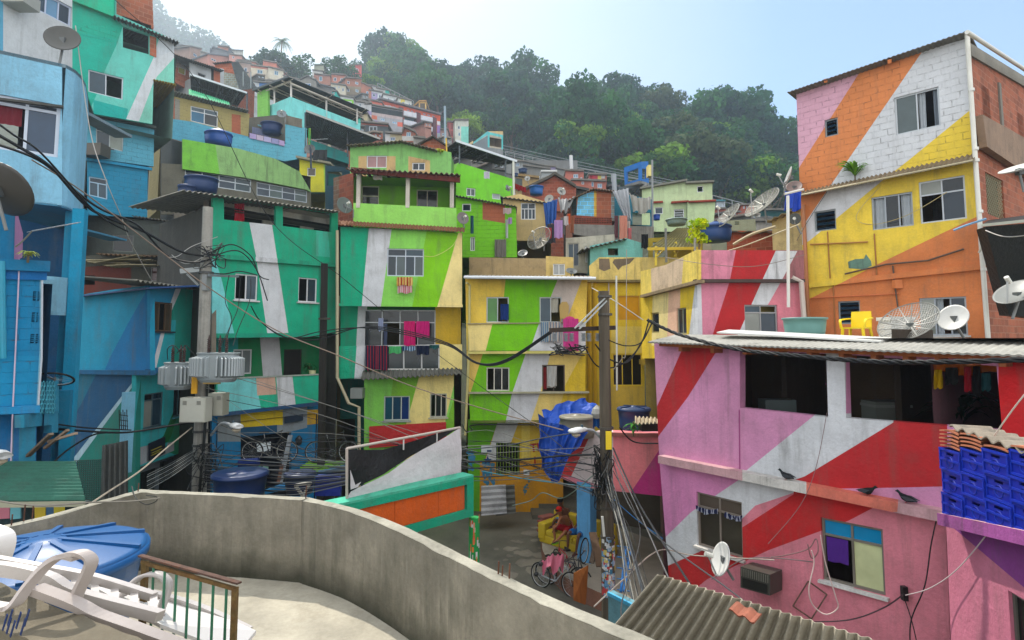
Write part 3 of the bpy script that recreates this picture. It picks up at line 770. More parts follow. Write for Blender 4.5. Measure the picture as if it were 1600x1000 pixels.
# teal house
plT=Pl(332,19.0,528,22.6,y=460)
hT=house('painted_house','tall teal house with white and aqua bands and open top floor behind the concrete pole',plT,430,group=GH)
PT=[([(328,398),(336,405),(346,435),(368,530),(320,530)],AQUA),([(388,340),(424,344),(452,530),(419,530),(400,400)],WHT),([(494,360),(512,360),(516,402),(494,400)],TEAL2),([(498,410),(530,414),(530,530),(497,530)],(10,130,98))]
wall(hT,plT,[(333,303),(528,331),(528,521),(331,524)],[Wn(350,310,431,321,431,352,350,343,kind='hole'),Wn(442,323,518,333,518,363,442,353,kind='hole'),Wn(368,427,402,470,cols=2,open=(0,),sill=(200,200,200)),Wn(467,433,495,473,cols=2,open=(0,),sill=(190,190,190))],PT,(16,160,122))
porch(hT,plT,(345,305,525,356),.7,(206,204,192),[Wn(412,322,430,352,cols=1,pc=(130,150,150)),Wn(470,334,490,365,kind='door',fc=(120,130,140),pc=(96,108,118))])
band(hT,plT,331,396,528,411,.16,.14,(26,150,116),paint=[([(399,390),(433,390),(434,420),(400,420)],WHT)],mat='oldplaster')
shell(hT,plT,(334,320,528,524),5,(60,60,56),floors=(),z0=0)
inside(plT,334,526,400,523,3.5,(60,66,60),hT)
wall(hT,plT,[(331,520),(500,520),(500,592),(331,592)],[Wn(365,546,393,584,cols=2,pc=(110,120,120)),Wn(444,546,471,590,kind='door',fc=(50,40,34),pc=(30,26,24))],[([(404,500),(434,500),(442,600),(412,600)],WHT),([(331,500),(372,500),(372,600),(331,600)],(40,160,156))],(12,124,72),off=-1.3)
band(hT,plT,331,521,502,520,.15,.05,(24,150,120),off=-.02)
PB=[([(340,580),(397,580),(410,650),(340,650)],AQUA),([(431,580),(456,580),(464,650),(436,650)],WHT),([(400,588),(430,588),(432,616),(402,618)],(196,160,140))]
wall(hT,plT,[(338,593),(498,585),(498,628),(338,648)],[],PB,(30,168,132),off=.02,name='balcony_parapet')
band(hT,plT,336,591,499,584,.05,.03,(150,160,150),off=.02)
band(hT,plT,336,646,499,628,.12,.06,(20,60,110),off=.02)
m=MB();q=[plT.p(331,592,-1.3),plT.p(500,590,-1.3)];m.face([plT.p(331,594,0),plT.p(500,588,0),q[1],q[0]],(110,110,104));m.build('balcony_floor','conc',hT)
PS=[([(376,630),(442,630),(442,664),(376,668)],(214,186,30)),([(376,668),(433,664),(433,678),(376,684)],(20,70,116)),([(340,630),(376,630),(376,690),(340,690)],(120,130,134)),([(442,630),(480,630),(480,668),(433,680),(433,664),(442,664)],(130,140,146)),([(480,640),(498,640),(498,662),(480,664)],(190,150,30))]
wall(hT,plT,[(331,645),(498,632),(498,830),(331,860)],[Wn(376,684,455,674,455,800,376,815,kind='hole')],PS,BLUE,off=-.3,name='shop_front')
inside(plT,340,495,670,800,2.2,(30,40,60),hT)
m=MB();m.prism([plT.p(444,651,-.24),plT.p(473,647,-.24),plT.p(473,657,-.24),plT.p(444,662,-.24)],plT.n*.03,(20,40,60));s_=m.build('shop_sign','plastic',hT)
m=MB();m.prism([plT.p(401,694,-.1),plT.p(423,690,-.1),plT.p(422,704,-.1),plT.p(402,707,-.1)],plT.n*.02,(190,200,205));m.build('hanging_board','plastic',hT)
m=MB();m.lathe(plT.p(467,688,-.1)-Z*.2,[(.0,0),(.1,.05),(.13,.25),(.05,.36),(0,.38)],(20,24,26),n=10);m.build('wall_lamp','metal',hT)
a,b=plT.p(286,297,.45),plT.p(531,330,.45);B=-plT.n*5.2+Z*.25
m=MB();m.corr(a,b,b+B,a+B,34,.03,(116,112,102),.02);m.build('roof','corr',hT)
plTs=Pl(268,24.5,332,19.0,y=460)
wall(hT,plTs,[(272,330),(332,306),(330,600),(262,570)],[Wn(305,322,317,362,cols=2,fc=(96,80,64),open=(0,)),Wn(273,362,279,395,cols=1,fc=(120,130,130))],[],(112,104,92),mat='oldplaster',name='side_wall')
m=MB()
for x,y in((318,352),):m.bar(plTs.p(324,306,.1),plTs.p(322,450,.1),.18,.14,(120,110,98))
m.build('corner_post','conc',hT)
# green house with the tiled porch
plG=Pl(531,22.0,722,22.5,y=420)
hG=house('painted_house','lime green house with red-brown roofed top porch and towels under its middle window',plG,625,group=GH)
PG=[([(532,340),(580,340),(577,357),(565,480),(525,480)],(8,158,118)),([(577,350),(613,350),(595,480),(565,480)],WHT),([(613,350),(669,350),(667,365),(644,480),(595,480)],(134,206,86)),([(669,350),(720,350),(718,366),(683,480),(644,480)],(122,190,16)),([(720,350),(740,350),(740,480),(683,480)],CRM)]
wall(hG,plG,[(532,354),(722,364),(722,476),(532,474)],[Wn(605,388,662,432,cols=[2,4],tr=.27,fc=(176,186,196))],PG,GRN)
band(hG,plG,530,474,723,476,.1,.05,(96,150,60),paint=PG)
shell(hG,plG,(533,360,721,590),4.5,(120,100,70),off=-1.5,z0=0)
a,b=plG.p(529,351,.30),plG.p(726,362,.30);c,d=plG.p(726,358,-.1),plG.p(529,347,-.1)
m=MB();m.corr(a,b,c+Z*.06,d+Z*.06,36,.022,(120,78,52),.02);m.build('tile_edge','corr',hG)
wall(hG,plG,[(552,317),(713,325),(714,362),(552,354)],[],[],(142,204,92),off=-.25,name='porch_parapet',mat='plaster')
porch(hG,plG,(553,276,712,350),1.2,(104,164,30),[Wn(565,290,592,322,cols=1,tr=.5,fc=(170,170,140),pc=(30,34,26)),Wn(651,296,684,326,cols=2,fc=(160,150,130),pc=(26,28,24))],off=-.35)
for x in(560,637,706):
 m=MB();p0=plG.p(x,325,-.3);p1=plG.p(x,272,-.3);m.bar(p0,Vector((p0 .x,p0 .y,p1 .z)),.15,.15,(196,190,176));m.build('column','plaster',hG)
a,b=plG.p(540,263,.25),plG.p(720,272,.25);B=-plG.n*2.6+Z*.55
m=MB();m.corr(a,b,b+B,a+B,22,.04,(104,84,70),.03);m.build('roof','corr',hG)
m=MB();a,b=plG.p(548,268,.12),plG.p(719,284,.12);m.obox(a-Z*.02,b-a,-plG.n*.1,Z*.2,(92,34,26));m.build('fascia','wood',hG)
m=MB()
for i in range(11):
 x=556+i*15.5;p=plG.p(x,270+i*.9,.2);m.obox(p,plG.r*.06,-plG.n*1.9+Z*.25,Z*.1,(84,34,28))
m.build('rafters','wood',hG)
PG2=[([(520,470),(560,470),(556,592),(520,592)],(10,150,112)),([(560,470),(574,470),(570,592),(554,592)],WHT),([(574,470),(640,470),(640,492),(574,492)],(30,110,50)),([(680,470),(725,470),(725,600),(680,600)],(218,180,50))]
wall(hG,plG,[(532,476),(720,477),(720,580),(532,590)],[Wn(569,484,680,566,cols=[4,4],tr=.24,fc=(188,192,194),pc=[(20,30,34),(26,34,40),(18,26,30),(30,40,46)],open=(5,),cur=[(.27,.32,.26,.95,(90,100,130))])],PG2,(30,110,60),off=-.9)
wall(hG,plG,[(530,541),(570,540),(568,592),(530,592)],[],[([(520,530),(558,530),(553,600),(520,600)],(16,158,120)),([(558,530),(572,530),(572,600),(553,600)],WHT)],WHT,off=-.05,name='balcony_parapet')
wall(hG,plG,[(686,538),(722,538),(722,577),(686,577)],[],[],(222,204,130),off=-.05,name='balcony_parapet')
m=MB();
for x in(571,601,631,659,686):m.bar(plG.p(x,541,-.05),plG.p(x,577,-.05),.05,.05,(170,172,172))
m.bar(plG.p(570,541,-.05),plG.p(687,539,-.05),.05,.05,(180,180,180));m.bar(plG.p(570,577,-.05),plG.p(687,577,-.05),.05,.06,(180,180,176))
f=m.build('balustrade','metal',hG);m=MB();m.prism([plG.p(572,543,-.06),plG.p(685,541,-.06),plG.p(685,576,-.06),plG.p(572,576,-.06)],-plG.n*.01,(22,34,38));m.build('glass_panel','glass',f)
m=MB();m.face([plG.p(530,592,0),plG.p(722,579,0),plG.p(720,578,-1),plG.p(532,588,-1)],(110,110,100));m.build('balcony_floor','conc',hG)
a,b=plG.p(563,593,.5),plG.p(722,584,.5);c,d=plG.p(718,575,-.05),plG.p(567,580,-.05)
m=MB();m.corr(a,b,c,d,22,.04,(96,96,90),.02);m.build('awning','corr',hG)
PG3=[([(560,580),(616,580),(600,700),(560,700)],(124,196,80)),([(616,580),(657,580),(634,665),(630,720),(598,720)],GRN),([(657,580),(712,580),(712,590),(694,665),(690,720),(628,720),(634,665)],(224,206,130)),([(712,615),(712,800),(694,800),(697,660)],GRN)]
wall(hG,plG,[(569,588),(709,583),(711,810),(569,820)],[Wn(600,619,640,657,cols=3,fc=(170,180,170),pc=[(20,70,96),(24,60,80),(14,40,100)],sill=(150,160,150)),Wn(672,615,698,652,cols=3,fc=(176,176,160),open=(0,),pc=(30,34,34),sill=(180,176,150))],PG3,LGRN,off=-.1,name='lower_wall')
shell(hG,plG,(570,592,709,800),4,(96,140,60),off=-.3,z0=0)
m=MB();q=[plG.p(577,666,.0),plG.p(697,659,.0),plG.p(698,690,.0),plG.p(577,700,.0)]
rows=[]
for j in range(7):
 rows.append([bil(q,i/30,j/6)+plG.n*(.04+.02*math.sin(i*.9+j*1.3)*math.sin(j*.5))for i in range(31)])
m.grid(rows,(176,28,30));m.build('red_banner','tarp',hG,smooth=True)
m=MB()
for y in(800,):pass
m.tube([plG.p(527,360,.1),plG.p(527,590,.1),plG.p(545,630,.2),plG.p(561,636,.2),plG.p(561,800,.2)],.06,(170,160,130),n=8);m.build('drainpipe','plastic',hG)
m=MB();m.box(plG.p(559,614,.1),.45,.4,.38,(120,124,120));u=m.build('air_conditioner','metal',hG)
wall(hG,plG,[(498,560),(569,592),(569,800),(498,800)],[Wn(524,655,552,790,kind='hole')],[],(10,90,84),off=-2.2,name='alley_wall',mat='oldplaster')
# yellow and green house
plE=Pl(727,22.7,918,22.5,y=520)
hE=house('painted_house','yellow, green and white house with laundry on its balcony and barred ground window',plE,820,group=GH)
PE=[([(720,425),(791,425),(783,510),(720,510)],(222,190,76)),([(791,425),(876,425),(842,510),(783,510)],(110,186,10)),([(876,425),(914,425),(906,445),(882,510),(842,510)],(198,186,178)),([(914,425),(930,425),(930,510),(882,510),(906,447)],(226,192,80))]
wall(hE,plE,[(727,433),(918,434),(914,548),(729,548)],[Wn(760,464,795,504,cols=2,fc=(180,186,186),pc=[(60,120,40),(60,120,40)],open=(1,)),Wn(843,464,878,504,cols=2,fc=(170,176,176),open=(1,),cur=[(.0,.35,.02,.98,(190,186,170)),(.4,.85,.02,.6,(196,192,176))])],PE,YEL)
PE2=[([(725,500),(771,500),(760,552),(725,552)],(226,204,130)),([(771,500),(844,500),(826,552),(758,552)],(110,186,10)),([(844,500),(920,500),(920,552),(826,552)],WHT)]
wall(hE,plE,[(731,506),(915,504),(915,548),(733,548)],[],PE2,CRM,off=.45,name='balcony_parapet')
band(hE,plE,730,505,915,503,.04,.06,(150,140,110),off=.45)
m=MB();m.obox(plE.p(731,549,.45),plE.p(915,548,.45)-plE.p(731,549,.45),-plE.n*.7,-Z*.1,(200,190,110));m.build('balcony_floor','plaster',hE)
PE3=[([(725,545),(757,545),(730,640),(725,640)],(222,190,96)),([(757,545),(824,545),(800,622),(788,668),(720,668),(730,630)],(112,186,14)),([(824,545),(862,545),(845,610),(826,668),(788,668),(800,615)],WHT),([(862,545),(914,545),(884,600),(870,668),(826,668),(845,610)],(226,200,116)),([(914,545),(925,545),(925,668),(868,668),(884,600)],SYEL)]
wall(hE,plE,[(729,549),(915,548),(914,660),(735,661)],[Wn(760,574,796,611,cols=[3],fc=(196,192,180),pc=(24,30,30),open=(0,)),Wn(847,570,883,613,cols=2,fc=(96,80,70),pc=(20,20,20),open=(0,1),cur=[(.2,.6,.05,.85,(190,186,180)),(.05,.2,.1,.9,(150,40,44))])],PE3,CRM,off=.02)
band(hE,plE,732,613,921,612,.06,.22,(170,166,140),off=.02)
m=MB();m.obox(plE.p(735,661,.02),plE.p(914,660,.02)-plE.p(735,661,.02),-plE.n*.8,Z*.1,(120,130,60));m.build('floor_slab','plaster',hE)
PE4=[([(725,655),(779,655),(754,730),(750,860),(725,860)],(88,156,16)),([(779,655),(812,655),(799,690),(776,722),(755,730),(765,700)],(190,192,190)),([(812,655),(930,655),(930,716),(776,722),(799,690)],(196,166,50)),([(750,722),(930,716),(930,880),(748,880)],(184,128,10)),([(815,655),(828,655),(828,720),(815,720)],(206,184,80))]
wall(hE,plE,[(731,655),(880,655),(880,830),(731,830)],[Wn(775,692,812,741,cols=1,fc=(40,60,20),pc=(12,16,14),bars=(8,(110,140,30)))],PE4,(184,128,10),off=-.7,name='ground_wall')
shell(hE,plE,(730,445,914,800),4.2,(190,160,50),off=-.9,z0=0)
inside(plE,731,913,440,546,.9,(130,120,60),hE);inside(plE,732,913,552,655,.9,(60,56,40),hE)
m=MB();a,b=plE.p(725,431,.75),plE.p(931,433,.75);B=-plE.n*1.6+Z*.2
m.corr(a,b,b+B,a+B,30,.03,(136,124,108),.02);m.build('roof','corr',hE)
m=MB();m.tube([a-Z*.05,b-Z*.05],.06,(206,212,216),n=8);m.build('gutter','plastic',hE)
m=MB();m.tube([plE.p(729,442,.5),plE.p(734,445,.3),plE.p(733,548,.3),plE.p(727,680,.3)],.05,(180,170,110),n=8);m.build('drainpipe','plastic',hE)
def textmesh(s_,size,p,rdir,up,col,name,par,bold=0,ext=.006):
 cu=bpy.data.curves.new(name,'FONT');cu.body=s_;cu.size=size;cu.extrude=ext;cu.align_x='LEFT';cu.offset=bold
 ob=bpy.data.objects.new(name,cu);COL.objects.link(ob);dg=bpy.context.evaluated_depsgraph_get()
 me=bpy.data.meshes.new_from_object(ob.evaluated_get(dg));bpy.data.objects.remove(ob)
 n=rdir.cross(up).normalized();Mx=Matrix((rdir.normalized(),up.normalized(),n)).transposed()
 V=[p+Mx@v.co for v in me.vertices];fs=[tuple(q.vertices)for q in me.polygons]
 mb=MB();mb.v=V;mb.f=fs;mb.c=[col]*len(fs);return mb.build(name,'plaster',par)
def wl(s_,x,y,px,pl,off,col,name,par,slope=0,**k):
 p=pl.p(x,y,off);q=pl.p(x,y-px,off);return textmesh(s_,(q-p).length*1.35,p,pl.r+Z*slope,Z-pl.r*slope,col,name,par,**k)
wl('TR',829,706,13,plE,-.68,(150,34,20),'graffiti',hE,slope=.1,bold=.012);wl('I',834,724,11,plE,-.68,(150,34,20),'graffiti',hE,bold=.012)
m=MB();q=plE.quad((752,696,769,707),-.66);m.prism(q,plE.n*.02,(196,204,206));s_=m.build('wall_sign','plastic',hE)
m=MB();q=plE.quad((761,703,768,706),-.63);m.prism(q,plE.n*.01,(30,50,90));m.build('sign_print','plastic',s_)
m=MB();q=plE.quad((818,734,827,742),-.66);m.prism(q,plE.n*.02,(206,206,200));m.build('wall_sign','plastic',hE)
r2=random.Random(3)
for(x0,x1,y0,y1,cc,n)in((732,741,704,735,(60,130,170),30),(755,772,722,757,(50,104,150),60),(817,827,752,775,(70,110,120),10)):
 m=MB()
 for _ in range(n):
  x=r2 .uniform(x0,x1);y=r2 .uniform(y0,y1);p=plE.p(x,y,-.685-r2 .random()*.008);s_=r2 .uniform(.03,.12);k=r2 .randint(3,6);a0=r2 .random()*6
  m.face([p+plE.r*math.cos(a0+6.28*i/k)*s_*r2 .uniform(.5,1)+Z*math.sin(a0+6.28*i/k)*s_*r2 .uniform(.5,1)for i in range(k)],cc)
 m.build('graffiti','plaster',hE)
m=MB()
pts=[(763,714),(765,719),(770,719),(766,722),(768,727),(763,724),(758,727),(760,722),(756,719),(761,719)]
m.prism([plE.p(x-1,y-2,-.67)for x,y in pts],plE.n*.004,(26,56,120));m.build('graffiti_star','plaster',hE)
# blue and teal house (left)
plA=Pl(112,20.4,234,17.8,y=510);plB=Pl(234,17.8,314,20.6,y=510)
hB=house('painted_house','blue and teal house with a long white diagonal stripe left of the concrete pole',plA,180,group=GH)
PA=[([(234,446),(234,580),(163,580),(172,558),(204,498)],(12,104,176))]
wall(hB,plA,[(118,462),(180,452),(234,446),(235,579),(110,581)],[],PA,(18,138,170))
PBb=[([(230,440),(273,440),(273,500),(262,500),(240,580),(230,580)],(30,120,180)),([(276,446),(288,446),(262,500),(245,580),(236,580),(254,510)],WHT),([(288,440),(320,440),(320,600),(244,600),(262,500)],(14,140,124)),([(262,500),(275,500),(270,580),(243,580)],(40,160,170))]
wall(hB,plB,[(234,446),(316,452),(318,566),(235,579)],[Wn(242,471,269,518,cols=3,fc=(90,70,50),pc=(70,60,46),open=(1,),sill=(30,40,50))],PBb,BLUE)
for pl_,x0,y0,x1,y1 in((plA,110,578,235,579),(plB,235,577,318,564)):band(hB,pl_,x0,y0,x1,y1,.14,.14,(20,84,140),mat='oldplaster')
plC=Pl(212,18.1,306,21.4,y=640)
PA2=[([(155,575),(218,575),(206,600),(112,719),(96,719),(100,680),(130,625)],(6,68,120)),([(218,578),(226,578),(214,606),(122,722),(110,722),(205,600)],(150,178,190)),([(226,578),(240,600),(240,800),(110,800),(122,720)],(10,110,98))]
wall(hB,plA,[(110,582),(213,583),(211,800),(104,800)],[],PA2,(12,100,126),off=-.02)
PC2=[([(272,640),(292,630),(292,634),(264,690),(240,700),(256,680)],(8,104,50)),([(292,600),(310,600),(310,720),(256,705),(268,680)],(8,124,84)),([(200,703),(240,694),(240,705),(260,700),(262,692),(272,690),(272,704),(212,730),(200,730)],(150,156,160))]
wall(hB,plC,[(213,583),(310,567),(306,700),(211,732)],[Wn(226,616,254,664,cols=2,fc=(70,96,104),open=(0,),tr=.2,sill=(60,120,130)),Wn(272,607,289,648,cols=2,fc=(60,96,104),sill=(60,130,140))],PC2,(40,166,170))
wall(hB,plC,[(211,728),(306,700),(306,830),(211,830)],[Wn(216,740,246,800,kind='hole'),Wn(250,722,285,800,kind='hole')],[([(285,690),(306,690),(306,830),(285,830)],(14,60,120))],(100,110,116),off=-.3,name='shop_front')
def vol(par,pts,z0,z1,col,name='inner_wall',mat='plaster',rcol=None):
 m=MB();m.prism([Vector((p.x,p.y,z0))for p in pts],Z*(z1-z0),rcol or col,side=col);return m.build(name,mat,par)
zt=plA.p(234,449).z-.1;zm=plA.p(234,579).z
vol(hB,[plA.p(114,510,-.3),plA.p(233,510,-.3),plB.p(236,510,-.3),plB.p(313,510,-.3),plB.p(313,510,-.3)+Vector((-.5,3,0)),plA.p(114,510,-.3)+Vector((.5,2.4,0))],zm,zt,(20,26,30))  # solid near-black block: room darkness behind the upper windows, put in as colour
vol(hB,[plA.p(114,510,-.4),plA.p(213,640,-.5),plC.p(214,640,-1.0),plC.p(300,640,-1.0),plB.p(313,510,-.3)+Vector((-.5,3,0)),plA.p(114,510,-.4)+Vector((.5,2.4,0))],0,zm,(16,22,26))  # same for the lower storey: interior dark painted on a solid block
m=MB();m.prism([plC.p(232,693,.06),plC.p(257,682,.06),plC.p(257,708,.06),plC.p(232,720,.06)],plC.n*.03,(16,24,40));s_=m.build('shop_sign','plastic',hB)
m=MB()
for y,x0,x1 in((700,236,252),(704,237,253),(708,236,250)):
 m.bar(plC.p(x0,y+(4 if x0 else 0),.1),plC.p(x1,y-3,.1),.012,.05,(170,160,40),up=plC.n)
m.build('lettering','plastic',s_)
m=MB();a=plA.p(203,612,.35);b=plA.p(212,612,.35);lo=plA.p(203,738,.35).z;m.obox(Vector((a.x,a.y,lo)),b-a,plA.n*.02+plA.n*.2,Z*(a.z-lo),(120,180,205));m.build('painted_post','plaster',hB)
a,b=plA.p(116,462,.3),plA.p(233,445,.3);B=-plA.n*2.6+Z*.2
m=MB();m.prism([a-Z*.05,b-Z*.12,b+B,a+B],Z*.05,(20,60,130));m.build('blue_roof_sheet','tarp',hB)
a,b=plB.p(214,438,.35),plB.p(318,452,.35);B=-plB.n*2.2+Z*.15
m=MB();m.corr(a,b,b+B,a+B,16,.035,(110,108,98),.02);m.build('roof','corr',hB)
# second row behind the square
G2='houses of the second row'
def simple(name,label,x1,D1,x2,D2,outline,wins,paint,col,mat_='plaster',y=None,depth=3.5,roof=None,z0=None,side=None,group=G2,extra=None):
 pl=Pl(x1,D1,x2,D2,y=outline[0][1]if y is None else y)
 h=house(name,label,pl,(x1+x2)/2,y=outline[-1][1],group=group)
 h.location.z=min(pl.p(x,yy).z for x,yy in outline)-.2
 wall(h,pl,outline,wins,paint,col,mat=mat_)
 xs=[p[0]for p in outline];ys=[p[1]for p in outline]
 top=sorted(ys)[max(1,len(ys)//2)]
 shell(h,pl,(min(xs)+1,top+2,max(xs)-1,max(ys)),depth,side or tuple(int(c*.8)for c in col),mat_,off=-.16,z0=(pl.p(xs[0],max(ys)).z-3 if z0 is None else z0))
 if roof:
  x0,y0,x1_,y1,oh,dp,rise,rc,n=roof
  a,b=pl.p(x0,y0,oh),pl.p(x1_,y1,oh);B=-pl.n*dp+Z*rise
  m=MB();m.corr(a,b,b+B,a+B,n,.03,rc,.03);m.build('roof','corr',h)
 return h,pl
h,pl=simple('beige_house','beige house with a white framed six pane window behind the blue tarp',785,29,862,29,[(786,308),(812,303),(862,318),(862,376),(786,376)],[Wn(814,317,837,343,cols=[2,4],tr=.35)],[],(196,172,118),roof=(782,307,862,317,.3,4,.3,(96,92,84),12))
h,pl=simple('lime_house','lime green house with bare brick patch and laundry at its right corner',712,27,806,27,[(712,308),(806,322),(808,402),(712,402)],[Wn(722,318,736,330,cols=1),Wn(735,370,742,392,cols=2),Wn(774,375,790,401,cols=1,pc=(120,116,108))],[([(754,316),(789,320),(789,349),(754,343)],BRK)],(112,190,30),mat_='block',roof=(708,304,808,322,.3,3.5,.3,(90,88,80),20))
h,pl=simple('lime_house','lime house with two small windows under the wide dark canopy',697,30,800,31.5,[(697,262),(717,254),(802,280),(802,320),(697,318)],[Wn(729,293,743,307,cols=2),Wn(769,302,782,312,cols=1,pc=(170,176,180))],[([(690,250),(717,254),(697,290),(690,290)],(140,200,90))],(118,204,48))
def canopy(name,label,corners,posts,col=(50,54,56),edge=(190,198,204),n=24,group='canopy roofs',base=None,postc=(60,70,76),trusses=3,th=.05):
 """a sheet roof on thin posts; corners are world points front-left, front-right, back-right, back-left"""
 a,b,c,d=corners
 t=thing(name,label,'canopy',Vector((a.x,a.y,base if base is not None else a.z-2.5)),group)
 m=MB();m.corr(a,b,c,d,n,.025,col,.02);m.build('roof_sheet','corr',t)
 m=MB();m.bar(a,b,.05,.12,edge);m.build('fascia','metal',t)
 m=MB()
 for i in range(trusses):
  u=(i+.5)/trusses;p=a*(1-u)+b*u-Z*.12;q=d*(1-u)+c*u-Z*.12;m.bar(p,q,.05,.06,postc);m.bar(p-Z*.2,q-Z*.2,.04,.05,postc)
  k=8
  for j in range(k):m.bar(p+(q-p)*(j/k)-Z*(.2*(j%2)),p+(q-p)*((j+1)/k)-Z*(.2*((j+1)%2)),.025,.025,postc)
 for v in(.05,.5,.95):m.bar(a*(1-v)+d*v-Z*.05,b*(1-v)+c*v-Z*.05,.04,.05,postc)
 m.build('truss','metal',t)
 for(p,q)in posts:
  m=MB();m.bar(p,q,.08,.08,postc);m.build('post','metal',t)
 return t
a,b=P(713,220,30),P(808,252,31);c,d=P(790,262,36),P(685,245,35)
canopy('canopy','wide dark canopy with a pale front edge over the lime house',(a,b,c+Z*.2,d+Z*.2),[(P(718,228,30.1),P(718,256,30.1)),(P(790,250,31),P(790,276,31))],base=P(718,256,30).z)
h,pl=simple('pale_green_house','pale green house with tan patches under a corrugated roof behind the red-brown porch roof',546,28.5,702,28.5,[(547,228),(560,225),(628,222),(705,238),(705,275),(547,275)],[Wn(573,243,604,262,cols=2,tr=.0,pc=(150,110,110)),Wn(644,254,664,266,cols=2)],[([(560,244),(573,244),(573,280),(560,280)],(190,160,110)),([(604,244),(618,244),(618,280),(604,280)],(190,160,110)),([(638,244),(672,251),(672,280),(638,280)],(190,160,110))],(124,180,100),mat_='oldplaster',roof=(541,226,629,219,.4,4,.2,(110,100,80),14))
a,b=pl.p(627,219,.4),pl.p(682,233,.4);B=-pl.n*4
m=MB();m.corr(a,b,b+B,a+B,10,.03,(110,100,90),.03);m.build('roof','corr',h)
h,pl=simple('brick_house','low red brick gable poking up beside the dark canopy',658,33,698,33,[(655,224),(676,214),(696,226),(698,246),(655,246)],[],[],BRK,mat_='brick')
m=MB()
for p,q in(((652,226),(676,213)),((676,213),(698,228))):
 a,b=pl.p(*p,.3),pl.p(*q,.3);m.obox(a,b-a,-pl.n*3.4,Z*.08,(70,66,60))
m.build('roof','corr',h)
h,pl=simple('parapet_house','beige parapet house just behind the white gutter of the yellow house',730,24.8,900,24.8,[(733,402),(853,404),(853,400),(896,402),(896,440),(733,440)],[Wn(864,412,883,430,cols=2,pc=(150,156,160))],[([(853,398),(898,398),(898,440),(853,440)],(200,176,110))],(160,140,104),mat_='oldplaster',depth=2)
h,pl=simple('brick_house','house half light blue and half raw brick with clothes hung along its balcony',898,28,958,28,[(893,314),(925,297),(960,300),(960,345),(893,345)],[],[([(903,308),(930,297),(930,345),(900,345)],(120,180,200)),([(955,300),(962,300),(962,345),(955,345)],(130,130,124)),([(928,297),(932,297),(932,345),(928,345)],(210,160,60)),([(890,300),(901,300),(901,345),(890,345)],(24,36,36))],BRK,mat_='brick',roof=(888,313,926,294,.3,3,.1,(110,90,70),8))
a,b=pl.p(926,294,.3),pl.p(962,298,.3);B=-pl.n*3
m=MB();m.corr(a,b,b+B,a+B,8,.03,(100,84,70),.03);m.build('roof','corr',h)
wall(h,pl,[(897,336),(956,340),(956,352),(897,350)],[],[],(130,62,44),off=.55,th=.1,name='lattice_parapet',mat='brick')
wall(h,pl,[(897,350),(1022,354),(1020,385),(897,366)],[],[],(130,128,122),off=.6,name='balcony_parapet',mat='oldplaster')
m=MB()
for i in range(22):
 for j in range(3):
  q=pl.quad((899+i*2.6,341+j*3,900.2+i*2.6,342.6+j*3),.56);m.prism(q,pl.n*.01,(30,20,18))
m.build('hole_shade_plates','brick',h)  # no real holes: dark plates paint the shade inside the lattice
wall(h,pl,[(960,300),(1020,312),(1020,354),(960,350)],[Wn(988,332,1017,352,kind='hole')],[],(36,110,130),off=-.8,name='side_wall')
h,pl=simple('grey_house','grey white house with a tall dark window under the clothes balcony',884,26.5,960,26,[(884,372),(960,366),(960,430),(884,425)],[Wn(887,380,905,416,cols=2,fc=(150,150,140)),Wn(914,385,918,410,cols=1)],[],(176,172,156),mat_='oldplaster',depth=2)
h,pl=simple('aqua_hut','small aqua hut with a dark sloping roof and one square opening',922,25,1004,25,[(922,384),(978,372),(1004,380),(1004,415),(922,415)],[Wn(950,388,966,399,kind='hole')],[],(110,176,168),depth=2,roof=(908,390,980,372,.3,2.4,.1,(70,72,68),10))
a,b=P(1012,389,23.5),P(1095,388,23.5);c,d=P(1095,356,25.5),P(1058,356,25.5)
canopy('porch_roof','yellow framed sheet roof over a dark porch beside the yellow green bush',(a,b,c,d),[(P(1025,385,23.6),P(1025,415,23.6)),(P(1056,378,24),P(1056,412,24)),(P(1094,378,24),P(1094,410,24))],col=(110,104,60),edge=(200,170,40),n=14,postc=(210,186,50),base=P(1025,415,23.6).z)
h,pl=simple('yellow_house','dark yellow wall with a door under the sheet roof porch',1012,25.6,1098,25.6,[(1014,372),(1098,368),(1098,420),(1014,420)],[Wn(1020,378,1042,412,kind='hole')],[],(160,140,40),depth=2)
plm=Pl(1000,37,1118,36);h=house('mint_house','pale mint house with stepped roofs, red tiled ledges and a louvred window',plm,1060,group=G2);h.location.z=plm.p(1060,400).z
wall(h,plm,[(1003,294),(1073,283),(1073,362),(1003,362)],[Wn(1053,327,1069,344,kind='louver',pc=(170,176,176)),Wn(1023,324,1036,334,cols=1)],[],(186,206,160))
wall(h,plm,[(1072,287),(1113,286),(1113,316),(1072,316)],[Wn(1089,291,1099,300,kind='louver')],[],(190,210,164),off=-.02)
wall(h,plm,[(1074,315),(1118,314),(1114,362),(1074,362)],[],[],(186,206,160),off=.25)
m=MB()
for x0,y0,x1,y1,o in((1049,317,1076,315,.3),(1076,316,1119,314,.5),(1018,317,1036,316,.2)):
 a,b=plm.p(x0,y0,o),plm.p(x1,y1,o);m.obox(a,b-a,-plm.n*.4,Z*.1,(150,60,44))
m.build('tiled_ledge','corr',h)
m=MB()
for x0,y0,x1,y1 in((1000,295,1074,282),(1072,286,1116,284)):
 a,b=plm.p(x0,y0,.3),plm.p(x1,y1,.3);m.obox(a,b-a,-plm.n*4,Z*.12,(120,120,110))
m.build('roof','conc',h);shell(h,plm,(1005,296,1111,362),3.6,(170,190,150))
h,pl=simple('brick_house','long low raw brick wall under the big mesh satellite dishes',1136,23,1212,22,[(1136,360),(1212,362),(1212,395),(1136,395)],[],[],(170,84,56),mat_='brick',depth=2,roof=(1120,361,1212,362,.3,2.5,.05,(90,84,70),4))
